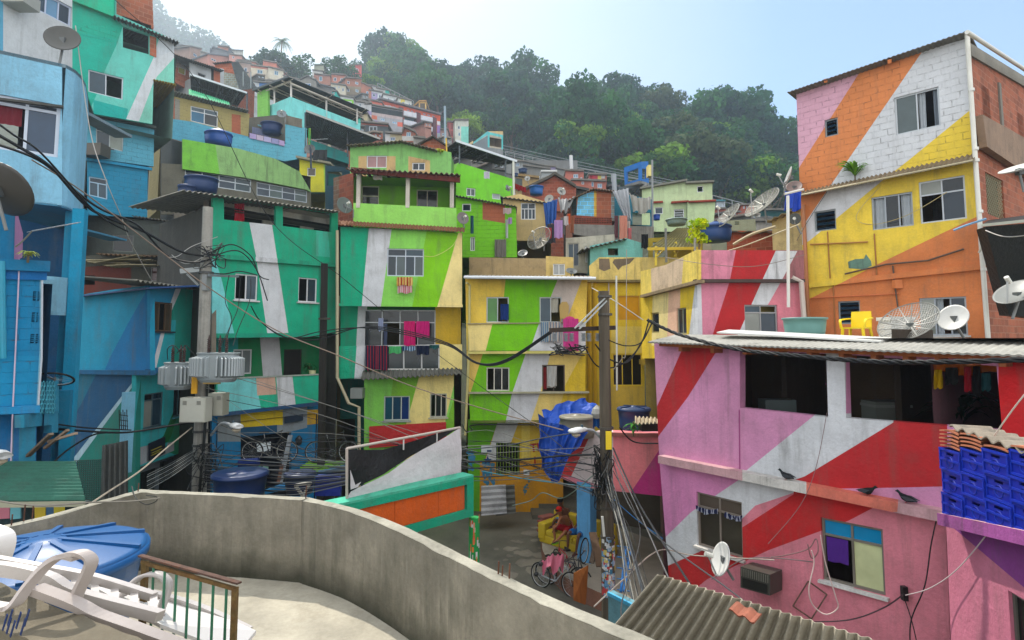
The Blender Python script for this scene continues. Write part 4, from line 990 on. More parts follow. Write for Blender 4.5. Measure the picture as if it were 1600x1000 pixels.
h,pl=simple('pale_hut','pale green grey hut with two small slots behind the mesh dishes',1132,26,1185,26,[(1134,345),(1180,342),(1182,362),(1134,362)],[Wn(1148,346,1155,348,kind='hole'),Wn(1148,349,1155,351,kind='hole')],[],(150,156,130),depth=2)
h,pl=simple('cream_house','cream wall house with stained edge squeezed against the orange house',1206,20.6,1258,19.6,[(1206,346),(1232,334),(1254,326),(1260,400),(1208,400)],[],[],(196,176,124),mat_='oldplaster',depth=2,roof=(1196,346,1254,320,.3,2.5,.1,(150,136,104),5))
GL='painted houses around the square'
# light blue rounded house (left edge)
LB=(126,180,206)
pl1=Pl(0,11.9,97,12.5,y=200)
h1=house('painted_house','light blue house with a rounded corner and wide curtained window at the left edge',pl1,60,y=600,group=GL)
zt=12.95;zb=9.75
xl=-160
tp=pl1 .x(xl,zt);
wall(h1,pl1,[PX(pl1 .x(xl,zt)),PX(pl1 .x(97,zt)),PX(pl1 .x(97,zb)),PX(pl1 .x(xl,zb))],[Wn(-70,134,90,246,cols=3,tr=.15,fc=(176,186,200),pc=[(50,60,70),(50,60,70),(50,60,70),(60,30,44),(60,30,44),(40,60,96)],open=(4,),cur=[(.86,.98,.16,.98,(170,60,80)),(.35,.62,.16,.5,(120,40,50))],fw=.07)],[],LB,mat='plaster')
arc=[(97,12.5),(112,12.75),(122,13.05),(130,13.5),(134,14.1),(137,15.2)]
pts=[P(x,200,D)for x,D in arc];m=MB();n2=len(pts)
rows=[]
for z in(zb,zt):rows.append([Vector((p.x,p.y,z))for p in pts])
inn=[Vector((p.x-.1*i/5-.02,p.y+.14-.12*i/5,0))for i,p in enumerate(pts)]
rows2=[[Vector((p.x,p.y,zb))for p in inn],[Vector((p.x,p.y,zt))for p in inn]]
m.grid([rows2[0],rows[0],rows[1],rows2[1]],LB)
m.build('rounded_wall','plaster',h1,smooth=False)
L0=pl1 .x(xl,zb);bk=Vector((pts[-1].x,17,0));bl=Vector((L0 .x,17,0))
m=MB();poly=[Vector((L0 .x,L0 .y,zb+.02))]+[Vector((p.x,p.y,zb+.02))for p in pts]+[Vector((bk.x,17,zb+.02)),Vector((bl.x,17,zb+.02))]
m.prism(poly,-Z*.05,(60,120,150));m.build('balcony_slab','plaster',h1)
m=MB();poly2=[p+Z*(zt-zb-.1)for p in poly];m.prism(poly2,Z*.08,(110,130,140));m.build('roof','conc',h1)
m=MB();m.face([Vector((L0 .x,L0 .y+2.6,zb)),Vector((bk.x-.2,15.2,zb)),Vector((bk.x-.2,15.2,zt)),Vector((L0 .x,L0 .y+2.6,zt))],(60,40,44));m.build('inner_wall','plaster',h1)
m=MB();m.obox(pl1 .p(-72,147,.12),pl1 .p(99,168,.12)-pl1 .p(-72,147,.12),-pl1 .n*.1,Z*.05,(70,70,66));m.build('window_hood','conc',h1)
plw=Pl(0,13.6,112,15.2,y=60)
wall(h1,plw,[(-160,-40),(113,-40),(113,110),(-160,110)],[Wn(54,-20,111,42,cols=3,fc=(170,180,200),pc=[(30,50,66),(90,130,160),(26,40,52)])],[([(-10,-40),(5,-40),(5,110),(-10,110)],(90,160,190))],(190,194,196),name='upper_wall')
m=MB();m.box(plw.p(33,2,.3),.55,.5,.3,(150,150,140));m.build('air_conditioner','metal',h1)
pr=Pl(0,14.6,110,15.2,y=420)
wall(h1,pr,[(-160,300),(112,318),(110,800),(-160,800)],[],[],(4,62,112),name='recess_wall')
plp=Pl(80,12.7,125,12.9,y=500)
for(x0,x1,o,c)in((92,104,-.25,(26,122,176)),(103,122,0,(20,130,190))):
 m=MB();a=plp.p(x0,500,o);b=plp.p(x1,500,o);a.z=0;b.z=0;m.obox(a,b-a,-plp.n*.3,Z*(zb),c);m.build('pillar','plaster',h1)
m=MB();a=plp.p(88,560,.2);b=plp.p(113,560,.2);z0=plp.p(100,668,.2).z;z1=plp.p(100,610,.2).z;m.obox(Vector((a.x,a.y,z0)),b-a,-plp.n*.5,Z*(z1-z0),(16,106,158));m.build('pillar_base','plaster',h1)
def bulge(x0,x1,y0,y1,D,col):
 m=MB();a=P(x0,y0,D);b=P(x1,y0,D+.3);zl=P(x0,y1,D).z;rows=[]
 for z,ins in((zl,.08),(zl+.08,0),(a.z-.08,0),(a.z,.06)):
  r_=[]
  for i in range(9):
   t=i/8;p=a*(1-t)+b*t;r_.append(Vector((p.x,p.y-(.28-ins)*math.sin(math.pi*min(1,t*1.0))**.5,z)))
  rows.append(r_)
 m.grid(rows,col);m.face(rows[0],col);m.face(rows[-1],col);return m.build('rounded_basin','plaster',h1)
bulge(69,106,432,492,12.5,(118,168,190));bulge(112,130,440,496,13.1,(118,168,190))
# low blue block house in front of it
plb=Pl(0,10.4,70,10.9,y=550)
h2=house('block_house','low bright blue house of painted hollow blocks under a ledge, bottom left',plb,30,y=700,group=GL)
BB=(12,112,178)
wall(h2,plb,[(-160,425),(66,437),(62,645),(-160,645)],[Wn(52,455,61,470,kind='hole'),Wn(50,488,59,503,kind='hole'),Wn(48,522,59,536,kind='hole')],[([(-160,556),(66,556),(66,650),(-160,650)],(18,120,186)),([(62,430),(70,430),(68,650),(56,650),(62,540)],(120,170,190))],BB,mat='block')
for(x0,y0,x1,y1)in((52,455,61,470),(50,488,59,503),(48,522,59,536)):
 q=plb.quad((x0,y0,x1,y1),-.03);m=MB()
 for i in range(1,2):m.bar(bil(q,i/2,0),bil(q,i/2,1),.02,.1,BB,up=plb.n)
 for i in range(1,5):m.bar(bil(q,0,i/5),bil(q,1,i/5),.016,.1,BB,up=plb.n)
 m.build('vent_block','block',h2)
band(h2,plb,-160,396,79,408,.2,.12,(14,100,160));band(h2,plb,-160,415,74,421,.2,.05,(10,90,170))
wall(h2,plb,[(-160,640),(57,646),(56,820),(-160,820)],[],[([(18,640),(22,640),(19,800),(15,800)],(70,120,140)),([(30,660),(38,640),(56,640),(54,800),(28,800)],(40,120,170))],(16,96,170),off=-.2,name='lower_wall')
band(h2,plb,-160,642,63,634,.13,.1,(30,120,190),off=.02)
shell(h2,plb,(-150,430,60,800),3,(20,90,150),z0=0,off=-.35)
wall(h2,plb,[(-160,312),(24,318),(22,412),(-160,412)],[],[],(10,98,158),name='upper_wall',off=-.1)
m=MB();a=plb.p(24,320,-.1);b=plb.p(36,380,-.7)
m.face([plb.p(24,320,-.08),plb.p(36,365,-.6),plb.p(35,402,-.6),plb.p(22,410,-.08)],(170,120,160));m.build('side_wall','plaster',h2)
m=MB();m.tube([plb.p(3,408,.1),plb.p(5,560,.1)],.05,(30,130,180),n=8);m.tube([plb.p(30,405,.06),plb.p(29,440,.05),plb.p(25,530,.05),plb.p(20,640,.1),plb.p(17,720,.1)],.012,(190,170,190));m.build('pipe','plastic',h2)
m=MB();m.tube([plb.p(66,438,.1),plb.p(65,560,.1),plb.p(60,632,.1)],.016,(170,180,190),n=8);m.build('drainpipe','plastic',h2)
plv=Pl(57,10.9,108,12.6,y=620)
m=MB()
for r_ in range(7):
 for c_ in range(5):
  x=63+c_*5+(2.5 if r_%2 else 0);y=600+r_*7;p=plv.p(x,y,.02)
  ring=[p+plv.r*math.cos(6.28*k/6+.52)*.055+Z*math.sin(6.28*k/6+.52)*.055 for k in range(7)];m.tube(ring,.010,(70,160,180),n=4,cap=False)
m.build('honeycomb_vent','plaster',h2)
wall(h2,plv,[(57,595),(90,590),(90,645),(57,648)],[],[],(16,24,30),off=-.2,name='vent_back')
wall(h2,plv,[(38,648),(91,642),(91,676),(81,676),(81,664),(38,668)],[],[],(40,130,160),name='lintel')
wall(h2,plv,[(84,590),(92,590),(92,645),(84,645)],[],[],(40,140,170),name='vent_side')
# teal and white house (top left)
plt=Pl(112,22.5,276,25.2,y=100)
h3=house('painted_house','teal and aqua house with one white slanting stripe and a dark open loggia, top left',plt,200,y=400,group=GL)
P3=[([(112,-60),(180,-60),(180,30),(192,40),(192,100),(150,200),(110,200)],(22,160,134)),([(112,60),(118,50),(186,62),(170,108),(190,120),(190,140),(165,200),(112,200)],(22,160,138)),([(192,40),(192,75),(230,90),(258,100),(238,122),(200,186),(146,190),(138,176),(150,150),(165,108),(184,66)],(96,186,172)),([(146,156),(200,170),(198,188),(146,178)],(24,160,150)),([(240,90),(276,60),(276,84),(262,110),(240,128),(218,190),(197,186)],(196,202,206)),([(250,55),(276,60),(276,76),(240,92),(244,75)],(190,198,204)),([(276,86),(276,200),(217,190),(232,150),(245,120)],(120,196,176))]
wall(h3,plt,[(112,-70),(182,-70),(182,22),(272,62),(272,130),(240,124),(238,194),(148,178),(130,130),(112,130)],[Wn(192,41,233,55,233,85,192,74,kind='hole'),Wn(138,108,193,122,192,156,138,143,cols=2,fc=(180,188,196),open=(1,))],P3,(96,186,172),mat='plaster')
wall(h3,plt,[(112,40),(192,40),(176,66),(112,50)],[],P3,(26,160,136),off=.012,mat='block',th=.01,name='block_patch')
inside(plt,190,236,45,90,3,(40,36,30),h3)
m=MB();q=plt.quad((234,56,244,59,244,90,234,86),.0);m.prism(q,plt.n*.03,BRK);m.build('brick_pier','brick',h3)
wall(h3,plt,[(179,-60),(214,-60),(214,-2),(238,-14),(240,45),(179,26)],[],[],BRK,mat='brick',off=-.6,name='brick_room')
wall(h3,plt,[(112,-70),(178,-70),(178,26),(112,0)],[],[],(20,170,130),off=.25,name='upper_band')
a,b=plt.p(178,24,.4),plt.p(281,66,.4);B=-plt.n*2.2+Z*.35
m=MB();m.corr(a,b,b+B,a+B,18,.035,(74,76,74),.03);m.build('roof','corr',h3)
shell(h3,plt,(114,40,271,176),4,(120,150,140),z0=plt.p(200,200).z)
m=MB();a,b=plt.p(240,124,.1),plt.p(276,132,.1);m.corr(a,b,b-plt.n*3-Z*.2,a-plt.n*3-Z*.2,8,.04,(170,140,60),.02);m.build('soffit_sheet','corr',h3)
plt2=Pl(138,23.6,246,25.4,y=260)
LBK=(70,150,184)
wall(h3,plt2,[(137,176),(241,197),(240,260),(137,246)],[Wn(150,195,194,203,192,237,150,226,cols=[2,2],tr=.25,fc=(150,160,160),pc=[(60,80,90),(140,160,160),(40,56,66),(130,140,130)])],[],(84,156,178),mat='block',name='lower_wall')
wall(h3,plt2,[(137,252),(231,265),(230,340),(137,336)],[Wn(139,275,168,280,168,312,139,305,cols=[1,2],tr=.28,fc=(150,180,200))],[],(34,128,162),mat='block',name='lower_wall',off=-.05)
band(h3,plt2,136,246,238,262,.12,.08,(30,130,168));band(h3,plt2,137,176,244,197,.1,.2,(60,70,66))
shell(h3,plt2,(139,190,229,340),5,(40,60,64),z0=plt2 .p(200,500).z)
m=MB();m.box(plt2 .p(150,236,.35),.8,.6,.5,(70,66,58));m.build('air_conditioner','metal',h3)
m=MB();m.obox(plt2 .p(136,226,.1),plt2 .r*.9,plt2 .n*.3-Z*.1,Z*.04,(60,60,54));m.build('shade_sheet','corr',h3)
# second row, left
h,pl=simple('block_house','ochre block house with blue lower wall and one blue tinted window under a grey eave',250,31,387,34,[(252,146),(390,178),(386,245),(250,212)],[Wn(298,165,341,174,340,199,298,189,cols=2,tr=.3,pc=[(60,80,90),(60,80,90),(20,90,140),(30,34,36)])],[([(259,150),(273,153),(273,190),(259,186)],BRK),([(273,154),(281,156),(281,192),(273,190)],(140,136,126)),([(362,178),(376,180),(376,210),(362,208)],BRK),([(256,184),(300,190),(345,202),(390,214),(390,250),(250,250)],(86,160,184)),([(250,146),(259,146),(259,250),(250,250)],(30,34,34))],(160,146,92),mat_='block',roof=(254,137,390,172,.4,4,.2,(120,122,116),30),depth=3)
h,pl=simple('brick_house','narrow brick house with a yellow patch over a dark awning roof',273,40,298,41,[(273,84),(310,98),(310,150),(273,128)],[Wn(279,103,290,118,cols=1,pc=(150,140,60))],[([(273,92),(300,104),(300,112),(273,104)],(150,130,116)),([(297,94),(312,98),(312,160),(297,160)],(180,176,170))],BRK,mat_='brick',depth=3)
h,pl=simple('shack','white walled shack with tattered dark sheet roof and a brick end',297,40,350,42,[(297,94),(350,108),(350,135),(297,120)],[Wn(309,113,321,122,kind='hole')],[([(334,100),(344,102),(344,140),(334,140)],BRK),([(330,100),(334,100),(334,140),(330,140)],(20,20,20))],(170,174,176),depth=3,roof=(272,84,351,110,.6,3,.3,(66,68,66),22))
a,b=P(297,116,37),P(386,145,38.5);c,d=P(392,150,42),P(300,140,42)
canopy('canopy','dark canopy with a light front edge above the ochre block house',(a,b,P(372,165,41)+Z*.0,P(299,147,41)),[(P(386,145,38.6),P(386,180,38.6))],base=P(386,180,38).z,col=(40,46,50))
h,pl=simple('brick_house','orange brick house with a flat striped sheet roof beside it, left hillside',336,48,374,48,[(336,100),(360,98),(374,106),(374,140),(336,130)],[],[([(348,112),(376,118),(376,142),(348,132)],(150,146,130))],(176,92,60),mat_='brick',depth=3,roof=(332,98,362,95,.3,3,.1,(80,80,76),8))
a,b,c,d=P(361,97,47),P(372,96,48),P(402,138,46),P(374,141,45)
t=thing('sheet_roof','steep striped dark sheet roof sloping down beside the orange brick house','roof',c-Z*1.5,'canopy roofs');m=MB();m.corr(d,c,b,a,9,.05,(76,84,86),.02);m.build('roof_sheet','corr',t)
for x in(380,392):
 m=MB();m.bar(P(x,138,45.6),P(x,112,45.6),.06,.06,(130,140,140));m.build('post','metal',t)
t=thing('sheet_roof','strip of bright green corrugated sheet between the dark canopy and the ochre house','roof',P(320,158,35)-Z*1,'canopy roofs');m=MB();m.corr(P(295,147,35),P(359,167,36),P(359,160,37.5),P(295,139,37),20,.03,(60,170,120),.02);m.build('roof_sheet','corr',t)
plg=Pl(285,26.0,492,29.9,y=280)
h5=house('parapet_house','grey house with a mossy green parapet over one long strip of white framed windows',plg,380,y=350,group=G2);h5 .location.z=plg.p(380,360).z
wall(h5,plg,[(285,217),(372,232),(430,248),(468,268),(486,300),(486,300),(478,296),(380,277),(285,264)],[],[([(285,210),(335,215),(345,285),(285,280)],(110,178,60))],(128,168,104),off=.2,name='parapet',mat='oldplaster')
wall(h5,plg,[(252,255),(285,257),(380,273),(486,298),(486,335),(252,335)],[Wn(289,263,393,281,392,301,289,285,cols=[4,4],tr=.42,fc=(180,190,196),pc=[GLASS,(20,50,60)]),Wn(401,284,480,298,480,317,401,305,cols=[4,4],tr=.42,fc=(170,180,190),pc=[GLASS,(60,80,80)])],[],(96,94,82),mat='oldplaster')
shell(h5,plg,(286,240,484,335),5,(90,90,84),z0=plg.p(380,480).z)
plgs=Pl(250,31,285,26,y=280)
wall(h5,plgs,[(251,212),(285,222),(285,400),(250,380)],[],[([(275,262),(279,262),(279,340),(275,340)],BRK)],(58,60,56),mat='oldplaster',name='side_wall')
h,pl=simple('block_house','light blue block house with purple rugs over its terrace wall under the grey awning',355,32,479,34,[(340,203),(372,212),(446,225),(446,194),(479,200),(479,246),(445,252),(340,228)],[],[],(92,166,186),mat_='block',depth=2.4)
m=MB()
for i,(x0,x1,cc)in enumerate(((390,401,(176,160,200)),(401,412,(190,176,196)),(412,424,(180,176,210)),(424,436,(150,150,190)),(436,445,(180,160,200)))):
 y=208+(x0-390)*.23;q=[pl.p(x0,y,.03),pl.p(x1-.5,y+2.3,.03),pl.p(x1-.5,y+10,.05),pl.p(x0,y+8,.05)];mm_=MB();mm_.prism(q,pl.n*.03,cc)
 tag(mm_.build('rug','cloth'),['mauve rug at the left end','pale pink rug second from left','lilac rug in the middle','grey lilac rug fourth from left','violet rug at the right end'][i]+' of the row over the light blue terrace wall','rug','rugs over the light blue terrace wall')
m=MB();q=[pl.p(447,180,.02),pl.p(472,186,.02),pl.p(472,200,.02),pl.p(447,194,.02)];m.prism(q,-pl.n*.8,(110,104,92));m.build('roof_wall','oldplaster',h)
h,pl=simple('back_house','grey and violet wall under a crumbling tiled eave behind the purple rugs',388,36,446,36,[(388,184),(448,178),(448,222),(388,210)],[],[([(394,198),(420,204),(420,214),(394,208)],(110,110,160))],(90,88,80),mat_='oldplaster',depth=2,roof=(402,195,436,207,.5,2,.6,(90,140,150),12))
h,pl=simple('terrace_house','green brick side and turquoise parapet of the terrace under the large pitched canopy',402,38,455,36.5,[(402,144),(419,138),(419,186),(402,194)],[],[],(124,186,84),mat_='block',depth=2)
pA=Pl(418,38,454,36.5,y=165);pB_=Pl(454,36.5,563,42,y=170)
wall(h,pA,[(418,166),(454,151),(455,205),(418,190)],[],[],(120,204,200),name='parapet',mat='plaster')
wall(h,pB_,[(454,151),(563,193),(563,208),(520,205),(455,200)],[],[],(124,210,206),name='parapet')
e1,e2,e3=P(402,144,38.2),P(454,124,36.2),P(566,172,42.2)
t=canopy('canopy','large pitched canopy on white posts above the turquoise terrace',(e1+Vector((-.2,-.3,0)),e2+Vector((0,-.4,0)),e3+Vector((.5,0,0)),e3+(e1-e2)+Vector((0,3,0))),[],col=(60,70,72),edge=(60,66,66),n=16,postc=(190,180,166),base=e1 .z-2)
for x,y0,y1,D in((429,142,163,37.6),(455,131,153,36.6),(510,155,184,39.2),(558,174,194,41.6)):
 m=MB();m.bar(P(x,y1,D),P(x,y0-4,D),.1,.1,(200,196,190));m.build('post','metal',t)
m=MB();m.bar(e1-Z*.15,e2-Z*.15,.06,.08,(196,186,170));m.bar(e2-Z*.25,e3-Z*.25,.06,.09,(196,186,170));m.build('beam','metal',t)
a,b=P(462,183,33.5),P(594,219,36);c,d=P(560,236,39.5),P(476,205,39)
a,b,c,d=P(478,173,34),P(594,217,36),P(548,236,40),P(478,214,40)
t=canopy('canopy','grey striped awning on dark trusses below the turquoise parapet',(a,b,c,d),[(P(477,176,34),P(477,240,34)),(P(543,205,36),P(543,245,36))],col=(92,100,104),edge=(150,150,146),n=40,postc=(44,54,60),base=P(477,240,34).z,trusses=2)
h,pl=simple('terrace_house','teal terrace wall with a railing underneath the grey striped awning',478,37,548,38,[(484,218),(545,240),(545,256),(484,236)],[],[],(50,150,148),depth=1.5)
h,pl=simple('yellow_house','small bright yellow house with a flat concrete roof beneath the grey awning',470,32.5,509,32.5,[(468,246),(509,254),(509,300),(468,300)],[Wn(480,262,493,275,cols=1,pc=(80,70,60))],[([(505,240),(512,240),(512,300),(507,300)],(150,190,80))],(206,200,50),depth=2)
m=MB();q=[pl.p(462,246,.3),pl.p(516,256,.3)];m.obox(q[0],q[1]-q[0],-pl.n*2.4,Z*.12,(140,136,116));m.build('roof','conc',h)
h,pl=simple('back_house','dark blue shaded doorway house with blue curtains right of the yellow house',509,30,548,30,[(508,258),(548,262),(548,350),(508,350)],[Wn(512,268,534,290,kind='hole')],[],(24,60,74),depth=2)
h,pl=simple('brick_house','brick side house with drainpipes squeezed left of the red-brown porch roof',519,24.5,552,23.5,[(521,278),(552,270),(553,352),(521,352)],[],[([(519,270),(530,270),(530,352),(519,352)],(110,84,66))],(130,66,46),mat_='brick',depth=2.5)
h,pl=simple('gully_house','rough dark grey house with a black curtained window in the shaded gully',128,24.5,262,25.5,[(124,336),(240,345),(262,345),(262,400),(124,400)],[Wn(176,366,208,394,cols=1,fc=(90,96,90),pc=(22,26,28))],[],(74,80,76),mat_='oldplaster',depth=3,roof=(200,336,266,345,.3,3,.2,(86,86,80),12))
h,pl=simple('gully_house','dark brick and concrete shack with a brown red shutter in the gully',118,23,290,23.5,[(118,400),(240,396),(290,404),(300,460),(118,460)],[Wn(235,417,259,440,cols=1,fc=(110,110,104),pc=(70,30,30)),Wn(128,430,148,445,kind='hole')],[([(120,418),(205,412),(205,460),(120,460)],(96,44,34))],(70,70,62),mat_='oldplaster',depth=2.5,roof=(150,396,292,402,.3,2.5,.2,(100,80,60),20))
t=thing('sheet_pile','pile of loose broken pale roofing sheets lying in the gully','roof sheets',P(160,418,22))
m=MB();r2=random.Random(2)
for i in range(8):
 p=P(118+i*9,415-r2 .uniform(0,10),22+r2 .random());d=Vector((1.6,r2 .uniform(-.3,.3),r2 .uniform(-.1,.35)));m.corr(p,p+Vector((.1,.5,-.02)),p+d+Vector((0,.5,0)),p+d,3,.02,(140,130,100),.012)
m.build('loose_sheet','corr',t)
GF2='small houses up the hillside'
def far_house(name,label,x0,y0,x1,y1,D,col,wins=(),bands=(),slope=0,roof=None,yaw=0,deep=5,mt='plaster',top=None,cat='house'):
 """x0,y0 - x1,y1: front face in the picture; slope: rise of the far roof corner; yaw turns its right side away"""
 pl=Pl(x0,D,x1,D+yaw,y=(y0+y1)/2)
 h=thing(name,label,cat,pl.p((x0+x1)/2,y1)-Z*.5,GF2)
 w=x1-x0;ht=y1-y0
 ol=top if top else[(x0,y0),(x1,y0+slope),(x1,y1+slope),(x0,y1)]
 Ws=[]
 for(u0,v0,u1,v1,c)in wins:
  a=x0+u0*w;b=x0+u1*w;s0=slope*(u0+u1)/2
  Ws.append(Wn(a,y0+v0*ht+s0,b,y0+v1*ht+s0,cols=2 if(b-a)>5 else 1,pc=c or(50,74,96),fc=(170,180,190),fw=.09))
 bb=[([(x0+u0*w-(2 if u0==0 else 0),y0+v0*ht-(2 if v0==0 else 0)+slope*u0),(x0+u1*w+(2 if u1==1 else 0),y0+v0*ht-(2 if v0==0 else 0)+slope*u1),(x0+u1*w+(2 if u1==1 else 0),y0+v1*ht+(2 if v1==1 else 0)+slope*u1),(x0+u0*w-(2 if u0==0 else 0),y0+v1*ht+(2 if v1==1 else 0)+slope*u0)],c)for(u0,v0,u1,v1,c)in bands]
 wall(h,pl,ol,Ws,bb,col,mat=mt,th=.2)
 a=pl.p(ol[0][0],ol[0][1]);b=pl.p(ol[-1][0]if len(ol)==4 else x1,y1);
 q=[pl.p(*p)for p in ol];zt=min(q[0].z,q[1].z);zb=min(p.z for p in q)-8
 A=pl.p(x0,y0,-.2);Bq=pl.p(x1,y0+slope,-.2)
 m=MB();dd=-pl.n*deep
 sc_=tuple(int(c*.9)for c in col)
 for(p,r)in((A,A+dd),(Bq+dd,Bq),(A+dd,Bq+dd)):m.face([Vector((p.x,p.y,p.z)),Vector((r.x,r.y,p.z)),Vector((r.x,r.y,zb)),Vector((p.x,p.y,zb))],sc_)
 m.face([Vector((A.x,A.y,q[-1].z)),Vector((Bq.x,Bq.y,q[-1].z)),Vector((Bq.x,Bq.y,zb)),Vector((A.x,A.y,zb))],sc_)
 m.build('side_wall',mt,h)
 rc=roof or(110,106,100);m=MB()
 a=pl.p(x0-.6,y0,.35);b=pl.p(x1+.6,y0+slope,.35)
 if top is None:m.obox(a,b-a,dd*1.15,Z*.18,rc)
 else:
  for i in range(len(top)-1):
   if abs(top[i+1][0]-top[i][0])>1 and top[i+1][0]>top[i][0]:
    a=pl.p(top[i][0],top[i][1],.35);b=pl.p(top[i+1][0],top[i+1][1],.35);m.obox(a,b-a,dd*1.15,Z*.18,rc)
 m.build('roof','corr',h)
 return h,pl
B_=(152,104,86);W_=(186,186,180);C_=(176,166,140);Gy=(130,128,122);Wd=(44,60,76)
w2=[(.2,.3,.4,.6,None),(.6,.3,.8,.6,None)]
F_=far_house
F_('hillside_house','grey concrete house with a scrap of blue tarp, highest row at the far left',277,70,297,92,118,Gy,[(.3,.3,.5,.6,None)],slope=2,yaw=3)
F_('hillside_house','grey brick house with one bluish window, second from left in the highest row',297,72,315,96,116,(150,120,104),[(.3,.35,.6,.7,(70,100,130))],slope=4,yaw=3)
F_('hillside_house','dull grey house with a slanting roof, third in the highest row',313,80,326,100,112,(130,124,116),[],slope=4)
F_('hillside_house','wide house with a grey pitched roof over pink brick and a dark window',325,84,358,104,110,(176,120,104),[(.15,.25,.38,.6,(50,56,66))],slope=4,yaw=4,roof=(96,100,106))
h,pl=F_('hillside_house','grey sheet roofed loft above the pink brick house on the skyline',328,74,357,86,114,(104,108,114),top=[(327,86),(332,73),(357,81),(357,92),(327,92)],roof=(96,100,106))
F_('hillside_house','red brick rooftop room poking up behind the grey sheet roof',340,71,357,80,118,B_,slope=2)
F_('hillside_house','small white rooftop house on the skyline left of the dark tree',362,78,380,90,118,W_,slope=1,yaw=2,roof=(120,120,116))
F_('hillside_house','pink plastered house with one small window under the white rooftop house',358,84,378,98,113,(184,130,118),[(.25,.2,.4,.45,None)],slope=3)
F_('hillside_house','long low pinkish brick house with a lit orange side',370,93,400,104,108,(180,118,100),[(.75,.3,.88,.6,None)],slope=4)
F_('hillside_house','shabby grey and pink house below the long brick house',368,95,392,122,104,(150,130,120),[(.15,.3,.28,.6,None),(.55,.3,.75,.6,None)],slope=4)
F_('hillside_house','cream two storey house with two blue windows, left of the big canopy',392,101,420,122,100,(190,180,160),[(.35,.25,.66,.6,(60,100,140))],[(0,0,1,.2,(176,112,96))],slope=4,yaw=1)
F_('hillside_house','cream house with a double blue window under the dark tree',419,104,443,122,99,(190,184,166),[(.4,.15,.66,.6,(60,100,140))],slope=6,yaw=1)
F_('hillside_house','brick red rooftop room with a bright orange side below the palm',411,94,432,104,103,(184,112,92),slope=4)
F_('hillside_house','long cream lower storey with balcony ledge behind the big canopy',392,123,442,138,96,(180,172,156),[(.18,.2,.28,.6,None),(.6,.2,.7,.6,None)],slope=4)
F_('hillside_house','white and vivid blue house with a blue window left of the big canopy',396,127,428,150,84,(184,190,194),[(.05,.3,.2,.7,None),(.35,.35,.55,.8,(60,110,160))],[(.28,0,1,1,(16,90,180))],slope=3)
F_('hillside_house','white house running down the slope under the dark trees',442,118,470,140,94,W_,slope=7)
F_('hillside_house','grey gabled house with a small blue door behind the big canopy ridge',470,120,492,140,88,Gy,[(.3,.5,.7,.9,(20,80,150))],top=[(468,124),(480,118),(494,126),(494,145),(468,145)],roof=(90,92,90))
F_('hillside_house','small olive grey block on the skyline between two dark trees',491,101,506,113,122,(170,172,150),slope=0,roof=(110,130,124))
F_('hillside_house','white flat house just below the olive grey block',488,109,504,118,118,W_,slope=2)
F_('hillside_house','brick house with a blue window under the white flat house',491,115,516,130,108,B_,[(.3,.2,.5,.7,(70,110,150))],slope=3)
F_('hillside_house','wooden grey double roofed shed with a dark pitched roof',494,130,522,145,90,(110,110,110),slope=8,roof=(84,88,90))
F_('hillside_house','long lilac house seen over the canopy edge',486,134,520,156,86,(150,136,180),slope=14)
F_('hillside_house','brick house with two white framed windows beside the small bright tree',518,115,540,131,104,(166,104,84),[(.15,.35,.35,.7,None),(.62,.35,.84,.7,None)],slope=2)
F_('hillside_house','cream house with a tiny square window below the two window brick house',517,130,540,146,101,(186,180,160),[(.2,.3,.35,.6,None),(.5,.2,.6,.4,None),(.75,.3,.88,.65,None)],slope=3)
F_('hillside_house','tall shaded brick house with three rows of windows behind the thin tree',540,121,565,168,102,(150,100,80),[(.1,.1,.25,.22,None),(.6,.1,.8,.22,(110,140,160)),(.1,.35,.25,.48,None),(.62,.35,.82,.48,(110,140,160)),(.5,.6,.72,.75,None)],[(0,.28,1,.55,(130,120,100)),(0,.55,1,1,(106,96,84))],slope=2,yaw=2)
F_('hillside_house','brick house with one small blue window leaning down the slope',564,128,580,160,100,(160,104,84),[(.5,.3,.72,.45,(60,110,170))],[(0,.6,1,1,(120,116,110))],slope=8)
F_('hillside_tower','pinkish red water tower house on the skyline beside the forest',549,101,565,120,126,(190,84,84),[(.25,.2,.7,.7,(110,70,80))],slope=0,yaw=2,cat='tower')
F_('hillside_house','white house with lime green frame below the shaded brick houses',532,149,552,166,84,(190,194,196),[(.3,.6,.7,.9,None)],[(0,.28,1,.42,(120,190,40)),(.88,.28,1,1,(120,190,40))],slope=3)
F_('hillside_house','tiny teal house with a brown shutter under the cream house',519,142,526,152,86,(30,170,160),[(.2,.2,.6,.6,(110,60,50))])
F_('hillside_house','pale house with lilac lower wall squeezed above the grey awning',556,158,580,182,78,(180,182,184),[(.2,.1,.35,.3,None)],[(0,.55,1,.8,(140,120,180))],slope=3)
F_('hillside_house','beige house with a small window left of the orange banded block',556,176,574,198,74,(176,164,130),[(.2,.2,.4,.45,None)],slope=1)
F_('hillside_house','teal back wall glimpsed below the canopy end',548,180,562,196,70,(30,160,140))
F_('row_house','pink and white little house at the top left of the painted row',573,132,589,140,108,(186,186,186),[(.55,.5,.75,.9,None)],[(0,0,.5,1,(196,70,90))],slope=3)
F_('row_house','white and turquoise little house, upper row of painted houses',588,137,608,146,106,(186,190,190),[(.2,.4,.4,.8,None)],[(.7,0,1,1,(30,176,160))],slope=4)
F_('row_house','white and lilac little house with two blue windows in the painted row',577,140,598,158,100,(190,194,196),[(.25,.25,.45,.55,None),(.7,.25,.88,.55,None)],[(.14,.2,.62,1,(150,130,190))],slope=4,yaw=1)
F_('row_house','plain white little house in the middle of the painted row',599,146,621,162,98,(192,196,196),[(.3,.3,.45,.6,None),(.72,.3,.86,.6,None)],slope=5,yaw=1)
